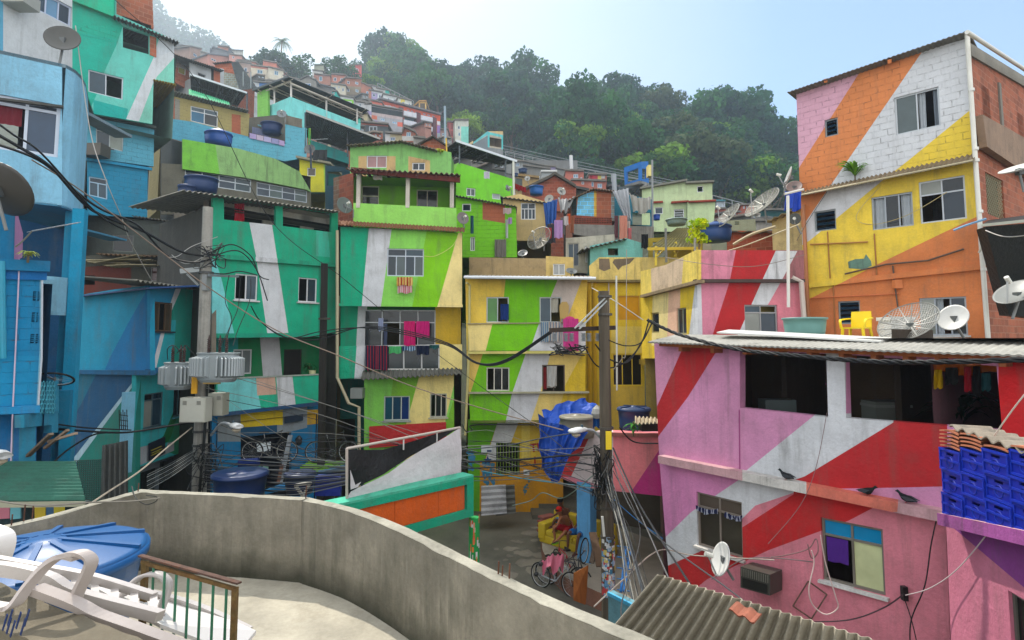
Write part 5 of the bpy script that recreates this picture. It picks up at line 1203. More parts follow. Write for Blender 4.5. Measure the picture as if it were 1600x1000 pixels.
F_('row_house','white and yellow little house at the right end of the painted row',622,152,643,168,96,(196,198,190),[(.3,.3,.48,.6,None),(.78,.3,.92,.6,None)],[(.2,0,.5,1,(214,196,80))],slope=5,yaw=1)
F_('hillside_house','open sided ochre concrete frame house behind the striped block',646,159,666,172,100,(80,70,60),[],[(0,0,1,.18,(200,160,80)),(0,0,.12,1,(200,160,80)),(.42,0,.52,1,(200,160,80)),(.9,0,1,1,(200,160,80))],top=[(646,166),(655,158),(666,158),(666,176),(646,176)],roof=(180,140,80))
plx=Pl(596,88,688,96,y=180);h=thing('apartment_block','striped apartment block with orange attic, white balconies and dark brick stair towers','apartment block',plx.p(640,225),None)
PX_=[([(595,150),(692,170),(692,196),(686,190),(596,162)],(204,84,52)),([(632,178),(652,184),(652,196),(632,190)],(40,70,100)),([(632,190),(652,196),(652,204),(632,198)],(20,120,110)),([(657,186),(678,192),(678,204),(657,198)],(120,90,150)),([(657,200),(678,206),(678,214),(657,208)],(190,60,50)),([(683,189),(689,190),(689,196),(683,195)],WHT),([(683,196),(689,196),(689,208),(683,208)],(150,120,190)),([(683,208),(690,208),(690,225),(683,225)],(180,196,206))]
Ws=[Wn(x,y+(x-600)*.27,x+4,y+3.4+(x-600)*.27,cols=1,pc=(50,80,110),fc=(150,150,160),fw=.08)for x,y in((607,162),(614,162),(622,162),(636,161),(642,161),(649,161),(661,160),(668,160),(675,160))]
Ws+=[Wn(x,y+(x-632)*.25,x+5,y+4+(x-632)*.25,cols=1,pc=(30,44,60),fc=(120,120,120),fw=.06)for x,y in((636,181),(644,181),(636,193),(660,188),(668,188),(661,202),(669,202),(660,212),(668,212))]
wall(h,plx,[(596,154),(688,180),(688,235),(596,225)],Ws,PX_,(200,96,70))
for x in(625,652,677):
 m=MB();a=plx.p(x,167+(x-625)*.3,.9);b=plx.p(x+5.5,168+(x-625)*.3,.9);a.z=a.z;lo=plx.p(x,226,.9).z;m.obox(Vector((a.x,a.y,lo)),Vector((b.x-a.x,b.y-a.y,0)),-plx.n*.9,Z*(a.z-lo),(96,56,60));m.build('stair_tower','brick',h)
for x0,x1,ys in((601,625,(164,)),(631,651,(172.5,186.5,200)),(657,677,(179.5,194,207))):
 for y in ys:
  m=MB();a=plx.p(x0,y,.8);b=plx.p(x1,y+(x1-x0)*.22,.8);m.obox(a-Z*.75,b-a,-plx.n*.1,Z*.75,(196,198,206));m.obox(a-Z*.78,b-a,-plx.n*.85,-Z*.1,(150,146,146));m.build('balcony','plaster',h)
m=MB();a,b=plx.p(594,154,.6),plx.p(690,179,.6);m.obox(a,b-a,-plx.n*8,Z*.25,(110,110,114));m.build('roof','corr',h)
m=MB();m.obox(plx.p(596,165,-.3)-Z*8,plx.p(688,190,-.3)-plx.p(596,165,-.3),-plx.n*7,Z*7.6,(190,110,90));m.build('side_wall','plaster',h)
h,pl=F_('hillside_house','grey open deck house with orange and lilac balcony bands before the apartment block',572,162,629,200,78,(150,150,156),[(.4,.45,.52,.6,(90,140,180)),(.72,.5,.85,.64,(90,140,180))],[(.0,.08,1,.3,(40,50,56)),(.0,.3,1,.42,(176,160,160)),(0,.42,.3,.58,(200,110,84)),(.86,.52,1,.7,(200,100,80)),(.25,.64,.32,.95,(150,120,180)),(.6,.7,.64,.95,(150,120,180))],slope=10,yaw=3,deep=4)
F_('hillside_house','salmon rooftop box left of the apartment block',579,156,597,166,86,(200,110,96),slope=4)
F_('hillside_house','dark shed with brick parapet in front of the open deck house',564,190,606,216,62,(70,76,80),[(.3,.2,.6,.6,(30,40,46))],[(0,0,1,.16,(150,84,70))],slope=4)
F_('hillside_house','cream house with a blue window at the foot of the apartment block',602,207,628,222,60,(186,176,140),[(.3,.4,.6,.8,(40,90,150))],[(0,0,.3,1,(190,190,190))],slope=2)
F_('hillside_house','gabled brick house with a blue window at the foot of the apartment block',628,200,648,218,58,(150,90,70),[(.35,.35,.7,.75,(60,110,160))],[(0,.7,1,1,(170,170,166))],top=[(628,208),(631,198),(649,206),(649,222),(628,222)])
F_('hillside_house','low grey sheds and brick rubble wall right of the gabled brick house',646,214,664,226,56,(140,136,130),slope=2)
F_('tower_block','pale green and white corner of a tower block at the forest edge',711,187,732,225,92,(190,192,180),[(.2,.24,.38,.4,None),(.24,.52,.4,.68,(60,110,150))],[(.45,.28,1,1,(120,196,180))],slope=0,yaw=1,cat='tower')
F_('stair_tower','brick red open concrete stair frame left of the pale tower block',699,190,711,222,93,(130,60,60),[],[(0,.0,1,.1,(176,84,76)),(0,.38,1,.46,(176,84,76)),(0,.72,1,.8,(176,84,76)),(.28,0,.42,1,(176,84,76))],slope=0,cat='tower')
F_('hillside_house','white washing and shabby huts between the two tower blocks',688,202,700,222,90,(150,120,116),[(.2,.3,.5,.5,None)],slope=0)
plq=Pl(738,70,786,72,y=230);h=thing('frame_house','beige house with a turquoise concrete frame and open porch below the forest','house',plq.p(760,245),GF2)
wall(h,plq,[(740,222),(762,205),(786,205),(786,250),(738,250)],[Wn(765,214,784,231,kind='hole')],[([(738,220),(763,204),(763,210),(738,226)],(90,180,180)),([(762,206),(786,211),(786,215),(762,210)],(90,190,190)),([(762,206),(765,206),(765,250),(762,250)],(80,180,180)),([(783,213),(787,213),(787,250),(783,250)],(80,180,180)),([(762,203),(786,203),(786,211),(765,206)],(196,172,120)),([(738,226),(762,212),(762,250),(738,250)],(110,120,124)),([(762,230),(790,234),(790,250),(762,250)],(120,124,124))],(170,160,140))
inside(plq,764,785,213,232,2,(176,150,120),h);m=MB();m.obox(plq.p(738,224,.3),Vector((.1,0,0)),-plq.n*4,Z*.3,(200,180,130));m.build('roof','conc',h)
F_('hillside_house','grey house with a single blue window at the end of the dark canopy',800,252,817,272,64,(140,144,144),[(.35,.1,.7,.4,(90,140,180))],slope=0)
F_('retaining_wall','long grey concrete retaining ramp climbing left below the forest',780,244,905,268,84,(120,122,120),[],slope=26,deep=2,cat='wall')
F_('hillside_house','grey plaster houses with stained wall below the ramp',817,258,860,290,70,(116,116,112),[(.6,.4,.7,.55,None)],slope=6)
F_('hillside_house','small violet house with a flat roof below the ramp',854,260,868,267,72,(140,120,176),[],[(0,0,.3,1,(190,190,190))])
F_('hillside_house','white sloping roofed shed beside the violet house',846,268,870,280,60,(160,166,168),slope=0,roof=(196,198,196))
F_('hillside_house','ochre house with a tiled eave and a small dish, beside the red cloths',806,274,842,296,46,(176,150,104),[],[(0,.2,.28,1,(90,96,96))],slope=4,roof=(140,116,76))
F_('hillside_house','pink brick house with two windows at the left of the washing lines below the forest',884,266,912,284,62,(176,104,90),[(.42,.3,.7,.65,(90,140,170)),(.82,.55,.92,.75,None)],slope=1)
F_('hillside_house','pink brick lower storey with a dark window and balcony, centre hillside',893,281,924,300,58,(170,100,84),[(.5,.1,.64,.35,None)],slope=1)
F_('hillside_house','house with red and white washing on its roof terrace below the forest',920,272,948,282,60,(160,100,84),[],[(.05,0,.2,.9,(150,30,50)),(.2,0,.5,.7,(190,60,80)),(.5,.2,.7,.9,(200,190,90)),(.7,.1,.9,.6,(190,196,200))],slope=1)
F_('hillside_house','pink brick house with two pale blue windows under the roof terrace washing',920,282,947,298,59,(172,104,88),[(.12,.1,.3,.6,(90,150,190)),(.5,.25,.78,.7,(90,150,190))],[(0,0,1,.1,(140,140,136))],slope=1)
F_('brick_house','gabled brick house corner with a big mesh dish in front of it',852,285,880,312,38,(160,84,62),mt='brick',top=[(816,298),(858,278),(867,272),(900,292),(900,330),(816,330)],roof=(84,80,72),deep=4)
F_('hillside_house','dark sheet roofed house with striped washing beside the brick gable',880,290,920,312,40,(60,60,56),[(.2,.2,.5,.7,(20,24,24))],slope=8,roof=(70,70,68))
plc=Pl(976,62,1005,60,y=275);plc2=Pl(1001,60.3,1016,64,y=275)
h=thing('cube_house','bright blue open concrete cube frame on a slab below the forest','pavilion',plc.p(990,300),None)
BC=(14,96,190)
wall(h,plc,[(975,266),(1001,257),(1001,282),(976,289)],[Wn(979,270,979,270,kind='hole')]if 0 else[Wn(979,269,998,262,998,280,979,285,kind='hole')],[],BC,th=.25)
wall(h,plc2,[(1001,257),(1013,256),(1014,286),(1001,282)],[Wn(1003,263,1011,264,1011,281,1003,279,kind='hole')],[],BC,th=.25)
m=MB();a,b,c=plc.p(975,266),plc.p(1001,257),plc2 .p(1013,256);m.prism([a,b,c,a+(c-b)],Z*.3,BC);a,b,c=plc.p(976,289),plc.p(1001,282),plc2 .p(1014,286);m.prism([a,b,c,a+(c-b)],-Z*.3,(120,120,116));m.build('slab','plaster',h)
m=MB();m.bar(P(1006,286,62),P(1006,310,62),.5,.5,(140,140,136));m.build('column','conc',h)
m=MB();m.bar(P(947,298,60),P(1000,292,66),3,.3,(70,80,84));m.build('deck','conc',h)
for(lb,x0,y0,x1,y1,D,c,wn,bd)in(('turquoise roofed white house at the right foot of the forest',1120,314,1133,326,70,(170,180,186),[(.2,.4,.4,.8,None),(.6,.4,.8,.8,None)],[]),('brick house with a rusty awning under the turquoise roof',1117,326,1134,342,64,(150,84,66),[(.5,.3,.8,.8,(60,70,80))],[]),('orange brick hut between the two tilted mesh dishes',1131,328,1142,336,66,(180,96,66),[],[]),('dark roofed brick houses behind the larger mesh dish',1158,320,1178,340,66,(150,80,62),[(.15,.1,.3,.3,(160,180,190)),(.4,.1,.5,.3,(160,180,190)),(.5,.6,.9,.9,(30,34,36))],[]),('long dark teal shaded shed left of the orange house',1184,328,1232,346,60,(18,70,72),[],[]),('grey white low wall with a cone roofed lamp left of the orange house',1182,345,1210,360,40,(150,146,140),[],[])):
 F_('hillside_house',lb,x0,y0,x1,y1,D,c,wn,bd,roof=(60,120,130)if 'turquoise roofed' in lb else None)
def rail(x0,y0,D0,x1,y1,D1,label):
 t=thing('hill_railing',label,'railing',P((x0+x1)/2,(y0+y1)/2,(D0+D1)/2)-Z*1,'railings of the cable railway')
 a,b=P(x0,y0,D0),P(x1,y1,D1);m=MB();m.bar(a,b,.1,.12,(120,124,124));m.bar(a-Z*.6,b-Z*.6,.1,.1,(110,114,114));m.build('rail','metal',t)
 for i in range(9):
  m=MB();p=a+(b-a)*i/8;m.bar(p-Z*1.4,p,.12,.12,(120,124,124));m.build('post','metal',t)
rail(790,236,98,905,262,96,'upper railing of the cable railway below the forest, left half')
rail(905,262,96,1110,300,94,'long railing of the cable railway passing behind the blue cube')
rail(1113,305,92,1240,338,88,'railing of the cable railway at the right foot of the forest')
rail(590,130,112,646,158,104,'rails climbing behind the row of little painted houses')
CN={'red brick':(158,92,72),'grey concrete':(128,126,120),'off white':(184,182,172),'cream':(184,172,140),'pinkish':(176,124,108),'dark grey':(84,84,82)}
for i,(x,y,w_,h_,D,cn,pl_)in enumerate(((284,96,14,8,104,'off white','under the blue scrap tarp'),(318,104,12,10,90,'red brick','below the grey pitched roof'),(348,112,16,9,80,'grey concrete','above the striped sheet roof'),(376,112,12,9,92,'cream','left of the two storey cream house'),(402,116,12,7,88,'dark grey','in front of the cream houses'),(446,128,12,9,90,'grey concrete','beneath the dark domed tree'),(459,138,12,8,86,'red brick','just above the canopy ridge'),(478,138,10,6,82,'cream','behind the canopy ridge'),(500,145,14,7,80,'pinkish','above the lilac house'),(524,160,12,8,76,'dark grey','right of the lilac house'),(544,170,12,9,72,'cream','under the lime framed house'),(566,146,10,8,96,'grey concrete','at the foot of the leaning brick house'),(580,160,9,6,90,'off white','left of the salmon box'),(555,196,16,10,56,'dark grey','beside the grey awning end'),(584,206,14,9,54,'red brick','under the dark shed'),(664,190,10,8,88,'pinkish','right of the last stair tower'),(692,214,14,10,74,'grey concrete','at the foot of the brick stair frame'),(736,240,18,12,60,'grey concrete','below the turquoise framed house'),(770,252,20,12,56,'dark grey','behind the long canopy edge'),(822,284,14,8,52,'off white','below the stained grey houses'),(868,280,14,9,54,'cream','left of the pink brick houses'),(906,300,14,8,48,'red brick','under the pink brick lower storey'),(940,298,16,8,52,'grey concrete','left of the blue cube slab'),(956,290,12,8,60,'dark grey','under the deck of the blue cube'),(1122,344,12,8,50,'cream','left of the pale hut'),(1146,330,12,8,60,'red brick','behind the left mesh dish'),(1176,334,12,9,56,'off white','behind the higher mesh dish'),(1200,340,10,8,52,'grey concrete','beside the long dark teal shed'))):
 F_('hillside_house','tiny %s house %s'%(cn,pl_),x,y,x+w_,y+h_,D,CN[cn],[(.15,.3,.38,.75,None),(.6,.3,.85,.75,(30,40,50))],slope=2,yaw=1,deep=4,roof=(96,96,94)if i%2 else(130,120,110))
# terrace in the foreground
ZF=3.47;ZT=4.57
mat('terrace',ss=1.7,na=.3,ns=1.6,bs=45,ba=.45,bd=.01,streak=.9,dirt=.5,fine=.12,dcol=(.07,.07,.05),ns2=3)
mat('terrfloor',na=.26,ns=1.4,bs=40,ba=.4,bd=.01,dirt=.6,fine=.10,dcol=(.20,.17,.12),ns2=3)
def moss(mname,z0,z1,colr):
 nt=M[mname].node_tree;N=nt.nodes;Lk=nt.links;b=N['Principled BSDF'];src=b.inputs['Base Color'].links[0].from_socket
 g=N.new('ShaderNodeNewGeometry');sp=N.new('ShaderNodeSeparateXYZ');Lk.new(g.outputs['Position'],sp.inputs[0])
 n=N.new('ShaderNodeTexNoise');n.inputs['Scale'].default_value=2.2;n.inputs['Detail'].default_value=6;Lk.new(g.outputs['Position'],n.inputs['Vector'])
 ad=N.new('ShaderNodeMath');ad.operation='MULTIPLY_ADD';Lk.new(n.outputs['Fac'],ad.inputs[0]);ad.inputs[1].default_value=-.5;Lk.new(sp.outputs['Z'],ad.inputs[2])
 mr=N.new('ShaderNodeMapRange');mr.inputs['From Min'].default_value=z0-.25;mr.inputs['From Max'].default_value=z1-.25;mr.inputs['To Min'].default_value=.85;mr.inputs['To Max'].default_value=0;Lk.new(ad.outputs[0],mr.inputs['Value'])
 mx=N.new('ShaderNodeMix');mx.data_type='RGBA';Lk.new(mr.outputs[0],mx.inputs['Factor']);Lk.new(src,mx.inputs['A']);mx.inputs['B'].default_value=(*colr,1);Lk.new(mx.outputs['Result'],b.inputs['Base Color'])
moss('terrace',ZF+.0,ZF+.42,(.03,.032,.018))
tp_=[(-300,905),(-60,838),(0,822),(65,808),(220,765)]
path=[G(x,y,ZT)for x,y in tp_];SMOOTH=[(220,765),(300,768.5),(390,772.5),(472,777),(490,779.5),(560,796),(640,827),(720,866),(800,905),(900,950),(1030,1003),(1150,1048),(1400,1140)]
def smoothpath(pts,k=5):
 pts=[Vector(p)for p in pts];out=[]
 for i in range(len(pts)-1):
  p0,p1,p2,p3=pts[max(i-1,0)],pts[i],pts[i+1],pts[min(i+2,len(pts)-1)]
  for j in range(k):
   t=j/k;out.append(.5*((2*p1)+(p2-p0)*t+(2*p0-5*p1+4*p2-p3)*t*t+(3*p1-p0-3*p2+p3)*t**3))
 out.append(pts[-1]);return out
path+=smoothpath([G(x,y,ZT)for x,y in SMOOTH],6)[1:]
def offset(path,d):
 out=[]
 for i,p in enumerate(path):
  a=path[max(i-1,0)];b=path[min(i+1,len(path)-1)]
  t1=(p-a);t2=(b-p);t1 .z=t2 .z=0
  t1=t1 .normalized()if t1 .length>1e-6 else t2 .normalized();t2=t2 .normalized()if t2 .length>1e-6 else t1
  n1=Vector((t1 .y,-t1 .x,0));n2_=Vector((t2 .y,-t2 .x,0));n=(n1+n2_);n=n/max(.5,n.dot(n1))if n.length>.1 else n1
  out.append(p+n*d)
 return out
fine_=[]
for i in range(len(path)-1):
 k=max(1,int((path[i+1]-path[i]).length/.12))
 for j in range(k):fine_.append(path[i]+(path[i+1]-path[i])*j/k)
fine_.append(path[-1]);inn_=offset(fine_,.15)
t=thing('terrace_wall','curved grey concrete parapet wall with dark water stains, right across the foreground','parapet wall',Vector((-2,7,ZF)))
def lower(ps,z):return[Vector((p.x,p.y,z))for p in ps]
m=MB();r2=random.Random(4)
j1=[Vector((p.x+r2 .uniform(-.004,.004),p.y+r2 .uniform(-.004,.004),p.z+r2 .uniform(-.004,.003)))for p in fine_]
j2=[Vector((p.x+r2 .uniform(-.004,.004),p.y+r2 .uniform(-.004,.004),p.z+r2 .uniform(-.004,.003)))for p in inn_]
for p in j2:
 if r2 .random()<.07:p.z-=.022;p.y+=.02
m.grid([lower(fine_,0),j1,j2,lower(inn_,ZF-.3)],(134,128,114))
m.v=m.v;m.build('wall','terrace',t)
m=MB();a=[p+Z*.004 for p in j1];b=[p+Z*.004 for p in j2];m.grid([a,b],(150,146,132));m.build('coping','terrace',t)
m=MB()
for pts in(((292,792),(297,780),(302,792)),((294,788),(300,787)),((308,779),(310,792)),((318,777),(320,793))):
 for a,b in zip(pts,pts[1:]):
  pa=G(220,772,ZT);pw=Pl(232,pa.y,400,G(400,778,ZT).y-.0,y=790)
  m.bar(pw.p(a[0],a[1],-.075),pw.p(b[0],b[1],-.075),.008,.03,(70,66,56),up=Vector((0,-1,0)))
m.build('scratched_mark','terrace',t)
m=MB();fl=lower(offset(path,.08),ZF);fl+=[Vector((7,1,ZF)),Vector((-9,1,ZF))]
m.prism(fl,-Z*.2,(168,162,146));o=m.build('terrace_floor','terrfloor');tag(o,kind='structure')
for i,(x,y,h_)in enumerate(((25,818,.13),(44,812,.2),(57,808,.16),(480,777,.18),(778,893,.12),(784,896,.1),(795,900,.14),(220,766,.12))):
 p=G(x,y,ZT)-Vector((0,.07,0));o=MB().tube([p-Z*.1,p+Vector((.01,0,h_))],.008,(90,60,46),n=5).build('rebar','rust')
 tag(o,['rusty rebar stub at the left end of the parapet','tall rusty rebar stub, second at the left end of the parapet','rusty rebar stub by the kink of the left parapet','lone rusty rebar stub at the middle of the parapet','first rebar stub of the trio on the right parapet','shortest rebar stub of the trio on the right parapet','last rebar stub of the trio on the right parapet','rebar stub on the parapet corner under the knotted cable'][i],'rebar','rebar stubs on the parapet')
for i,(x,y)in enumerate(((483,906),(519,922),(411,894))):
 p=G(x,y,ZF+.01);m=MB();m.prism([p+Vector((math.cos(a)*.06*r2 .uniform(.5,1.2),math.sin(a)*.03,.01*r2 .random()))for a in(0,1,2.2,3.3,4.5,5.4)],Z*.008,(80,54,34));tag(m.build('dry_leaf','wood'),['curled dark dry leaf on the terrace floor in the shadow','brown dry leaf at the shadow edge on the terrace floor','flat tan dry leaf close to the middle of the parapet foot'][i],'leaf','dry leaves on the terrace')
def water_tank(name,label,c,r,h,col=(10,62,140),lid=True,group='water tanks',rim=1.06,ribs=0,taper=.84,lidcol=None,cat='water tank',dome=.12):
 t=thing(name,label,cat,Vector(c),group);c=Vector(c)
 m=MB();m.lathe(c,[(0,0),(r*taper,0),(r*(taper+.06),h*.3),(r*(taper+.10),h*.6),(r*.985,h*.88),(r*rim,h*.89),(r*rim,h*.97),(r*.98,h*.98)],col,n=32);m.build('tank_body','plastic',t,smooth=True)
 if lid:
  m=MB();lc=lidcol or col;top=h*.975;n=120 if ribs else 48
  rows=[]
  for(rr,z)in((r*1.03,top-.02),(r*1.03,top+.015),(r*.96,top+.03),(r*.6,top+dome*.6*r),(r*.22,top+dome*r),(r*.2,top+dome*r+.02),(0.001,top+dome*r+.02)):
   row=[]
   for k in range(n):
    a=6.283*k/n;s_=0
    if ribs and rr<r and rr>r*.21:s_=0
    row.append(c+Vector((rr*math.cos(a),rr*math.sin(a),z+s_)))
   rows.append(row)
  m.grid(rows,lc,closev=True);f=m.build('lid','plastic',t,smooth=True)
  for k in range(ribs):
   a=6.283*(k+.3)/ribs;d_=Vector((math.cos(a),math.sin(a),0));m=MB();m.bar(c+d_*r*.16+Z*(top+dome*r+.01),c+d_*r*1.02+Z*(top+.035),.06*r,.035,lc);m.build('rib','plastic',f)
 else:
  m=MB();m.lathe(c,[(r*.98,h*.98),(r*.93,h*.9),(r*.85,h*.3),(0,h*.28)],tuple(int(x*.8)for x in col),n=32);m.build('tank_inside','plastic',t,smooth=True)
 return t
c=G(66,868,ZF+1.02);c.z=ZF
t=water_tank('water_tank','big blue water tank with a ribbed lid behind the white loungers, bottom left',c,.93,1.05,(8,76,150),ribs=10,lidcol=(10,72,142),dome=.16)
m=MB();d=(Vector((.85,-.5,0))).normalized();s_=Vector((.5,.85,0));p=c+d*.87+Z*.52
m.prism([p-s_*.05,p+s_*.07,p+s_*.02+Z*.12],d*.02,(200,210,215));m.build('sticker','plastic',t)
ZN=4.92
A0,A1=G(-120,862,ZN),G(250,1012,ZN)
d=(A1-A0);d.z=0;nn=Vector((d.y,-d.x,0)).normalized()
t=thing('low_wall','dark weathered low wall under the loungers in the bottom left corner','wall',A0-Z*1.4)
m=MB();k=30;rows=[[],[],[],[]]
for i in range(k+1):
 p=A0+(A1-A0)*(i/k)*1.4;j=r2 .uniform(-.012,.012)
 rows[0].append(p-Z*1.5+nn*0);rows[1].append(p+Z*j);rows[2].append(p+nn*.32+Z*(j-.01));rows[3].append(p+nn*.34-Z*1.5)
m.grid(rows,(104,96,80));m.build('wall','terrace',t)
m=MB();pw=A0+nn*.345
for x,y in((4,985),(10,990),(16,995),(25,982),(32,992),(38,978),(12,978)):
 r_=ray(x,y);tt=(pw-CAM).dot(nn)/r_.dot(nn);p=CAM+r_*tt
 m.bar(p,p+d.normalized()*.05+Z*.11,.016,.004,(12,40,90),up=nn)
m.build('graffiti','plaster',t)
def strap(m,pts,w,h,col,side=None):
 """flat plastic member through pts: w across, h thick"""
 pts=[Vector(p)for p in pts];rows=[];side=(side or Vector((0,1,0))).normalized()
 for i,p in enumerate(pts):
  tg=(pts[min(i+1,len(pts)-1)]-pts[max(0,i-1)]).normalized();u=side.cross(tg).normalized()
  rows.append([p+side*w/2+u*h/2,p-side*w/2+u*h/2,p-side*w/2-u*h/2,p+side*w/2-u*h/2])
 m.grid(rows,col,closev=True);m.face(rows[0],col);m.face(rows[-1],col)
PLW=(168,158,152);PLW2=(178,172,168)
side=nn
t=thing('sun_lounger','worn white plastic sun lounger with a looped armrest lying on the low wall','sun lounger',P(60,960,4.3),'white plastic sun loungers')
m=MB();strap(m,smoothpath([P(-40,940,3.9),P(0,948,3.92),(P(22,945,3.95)),P(45,915,4.0),P(72,884,4.05),P(98,868,4.08),P(122,872,4.1)]),.08,.03,PLW,side)
strap(m,smoothpath([P(98,868,4.08),P(125,864,4.1),P(142,874,4.12),P(138,892,4.13),P(122,925,4.15),P(118,938,4.15)]),.08,.03,PLW,side);m.build('armrest','plastic',t)
m=MB();strap(m,smoothpath([P(-30,886,4.2),P(30,893,4.22),P(80,906,4.25),P(125,930,4.28),P(250,963,4.4)]),.06,.09,PLW2,side)
strap(m,smoothpath([P(-30,872,4.45),P(60,888,4.5),P(150,905,4.55),P(240,932,4.65)]),.05,.07,PLW2,side)
strap(m,smoothpath([P(55,920,4.05),P(120,945,4.1),P(160,965,4.15),P(225,988,4.2),P(300,1015,4.3)]),.09,.06,PLW,side);m.build('frame','plastic',t)
m=MB()
for i in range(9):
 u=i/8;a=P(-10,889,4.21).lerp(P(240,960,4.39),u);b=P(-10,875,4.46).lerp(P(240,932,4.65),u);m.bar(a,b,.05,.012,PLW2)
for u in(.02,):pass
m.build('seat_slats','plastic',t)
t=thing('sun_lounger','second white plastic lounger, its armrest seen through the green railing','sun lounger',P(230,985,4.8),'white plastic sun loungers')
m=MB();strap(m,smoothpath([P(190,932,4.85),P(203,916,4.87),P(222,900,4.9),P(245,897,4.9),P(260,906,4.9),P(262,920,4.9),P(252,950,4.9),P(243,968,4.9)]),.07,.025,PLW2,side);m.build('armrest','plastic',t,smooth=True)
m=MB();q=[P(118,900,4.9),P(300,940,5.5),P(400,985,5.2),P(370,1020,4.9),P(250,975,4.6)];m.prism(q,-Z*.03,(204,200,196));m.build('seat','plastic',t)
m=MB();strap(m,smoothpath([P(118,936,4.7),P(180,945,4.72),P(250,968,4.8)]),.06,.08,PLW,side);strap(m,smoothpath([P(110,898,5.0),P(200,918,5.1),P(300,945,5.3),P(390,985,5.3)]),.05,.06,PLW2,side);m.build('frame','plastic',t)
t=thing('plastic_chair','edge of a white plastic chair back cut by the left border','chair',P(0,870,4.6));m=MB();strap(m,smoothpath([P(-20,825,4.6),P(5,835,4.6),P(9,850,4.6),P(2,875,4.6)]),.12,.04,(214,210,206),side);m.build('backrest','plastic',t)
t=thing('metal_railing','rusty green painted iron railing with upright bars in the foreground','railing',Vector((G(300,1000,3.6).x,4.7,3.6)))
RG=(50,112,84)
a,b=P(219,868,5.0),P(374,911,4.42);m=MB();m.bar(a,b,.04,.014,(84,60,50));m.build('top_rail','rust',t)
m=MB();m.bar(a-Z*.05+(b-a)*.02,b-Z*.05-(b-a)*.02,.02,.028,(110,84,44));m.build('under_rail','rust',t)
for u,w_ in((.06,.042),(.965,.038)):
 p=a.lerp(b,u)-Z*.04;m=MB();m.bar(p-Z*1.1,p,w_,w_,(104,84,46));m.build('post','rust',t)
for i in range(7):
 p=a.lerp(b,.155+i*.122)-Z*.06;m=MB();m.tube([p-Z*1.05,p],.010,RG,n=6);m.build('bar','metal',t)
m=MB();m.bar(a-Z*1.05,b-Z*1.05,.03,.04,(90,88,44));m.build('bottom_rail','rust',t)
# satellite dishes
def dish(name,label,x,y,D,rpx,nrm,col=(120,122,120),mesh=False,mast=None,lnb=1,group='satellite dishes',c=None,logo=None,back=None):
 """paraboloid; nrm = direction it faces; mast = pixel of its foot"""
 c=c or P(x,y,D);r=rpx/F*D;nrm=Vector(nrm).normalized()
 u=nrm.cross(Z);u=u.normalized()if u.length>.01 else Vector((1,0,0));v=nrm.cross(u)
 foot=P(mast[0],mast[1],D)if mast else c-Z*(r*1.6)
 t=thing(name,label,'satellite dish',foot,group)
 dp=r*.20;n=28
 def row(rr,o):return[c+nrm*(dp*((rr/r)**2)-dp*.5+o)+(u*math.cos(6.283*k/n)+v*math.sin(6.283*k/n))*rr for k in range(n)]
 rs=[r*f for f in(.02,.3,.55,.75,.9,1.0)]
 if not mesh:
  m=MB();m.grid([row(q,.008)for q in rs]+[row(r,-.008)]+[row(q,-.008)for q in rs[::-1]],col,closev=True)
  m.build('reflector','plastic',t,smooth=True)
 else:
  m=MB()
  for k in range(0,n,2):m.tube([row(q,0)[k]for q in rs],.012,col,n=4,cap=False)
  for q in(.5,1.0):m.tube(row(r*q,0)+[row(r*q,0)[0]],.016 if q==1 else.009,col,n=4,cap=False)
  f=m.build('reflector','metal',t);m=MB();w_=.0055
  g=int(r*2/.05)
  for i in range(1,g):
   a=-r+2*r*i/g;h_=math.sqrt(max(0,r*r-a*a))
   for ax in(0,1):
    pts=[]
    for j in range(7):
     b=-h_+2*h_*j/6;q=(a*a+b*b)/(r*r);pts.append(c+nrm*(dp*q-dp*.5)+(u*a+v*b if ax==0 else u*b+v*a))
    for p,q2 in zip(pts,pts[1:]):m.bar(p,q2,w_*1.2,w_*.8,col,up=nrm)
  m.build('mesh','metal',f)
 if lnb:
  e=c+nrm*r*.95-v*0;m=MB();lo=c-Z*0+(-v if v.z>0 else v)*r*.92+nrm*dp*.4
  m.tube([lo,e],.018,(150,152,150),n=5);m.build('feed_arm','metal',t)
  m=MB();m.tube([e-nrm*.10,e+nrm*.05],.045,(206,206,196),n=8);m.build('feed_horn','plastic',t)
 bk=c-nrm*(dp*.5+.03);m=MB();m.box(bk,.12,.12,.14,(80,84,84));m.tube([bk,Vector((foot.x,foot.y,max(foot.z,bk.z-r*.5)))if abs(foot.x-bk.x)+abs(foot.y-bk.y)>.2 else bk-Z*.1,foot],.028,(110,112,110),n=7);m.build('mast','metal',t)
 return t
dish('satellite_dish','dark grey dish seen from behind on the rounded light blue house roof',98,61,12.6,25,(.35,-.75,.3),(62,62,58),mast=(91,110),lnb=0)
dish('satellite_dish','big dark brown dish hanging at the left edge above the blue block house',3,297,9.6,46,(.05,.8,.55),(60,58,54),mast=(10,360),lnb=0)
dish('satellite_dish','small grey dish in front of the turquoise parapet',440,178,33,7.5,(.3,-.8,.3),(110,116,120),mast=(446,192))
dish('satellite_dish','grey dish beside the green flag pole',484,233,28.5,8.5,(.1,-1,.3),(96,98,98),mast=(486,252),lnb=0)
dish('satellite_dish','dark green grey dish beside the brick wall left of the lime porch',538,321,22.2,13.5,(.8,-.75,.2),(92,104,100),mast=(552,340))
dish('satellite_dish','grey dish with a worn red mark right of the lime porch',723,341,22.4,10,(.5,-.9,.15),(106,98,96),mast=(726,356))
dish('satellite_dish','large see through mesh dish left of the hanging clothes',843,373,26,21,(-.7,-.9,.55),(120,118,108),mesh=True,mast=(850,392))
dish('satellite_dish','round grey dish above the blue tarp, upper one of two',877,299,30,7.5,(.35,-.9,.35),(140,140,134),mast=(873,315))
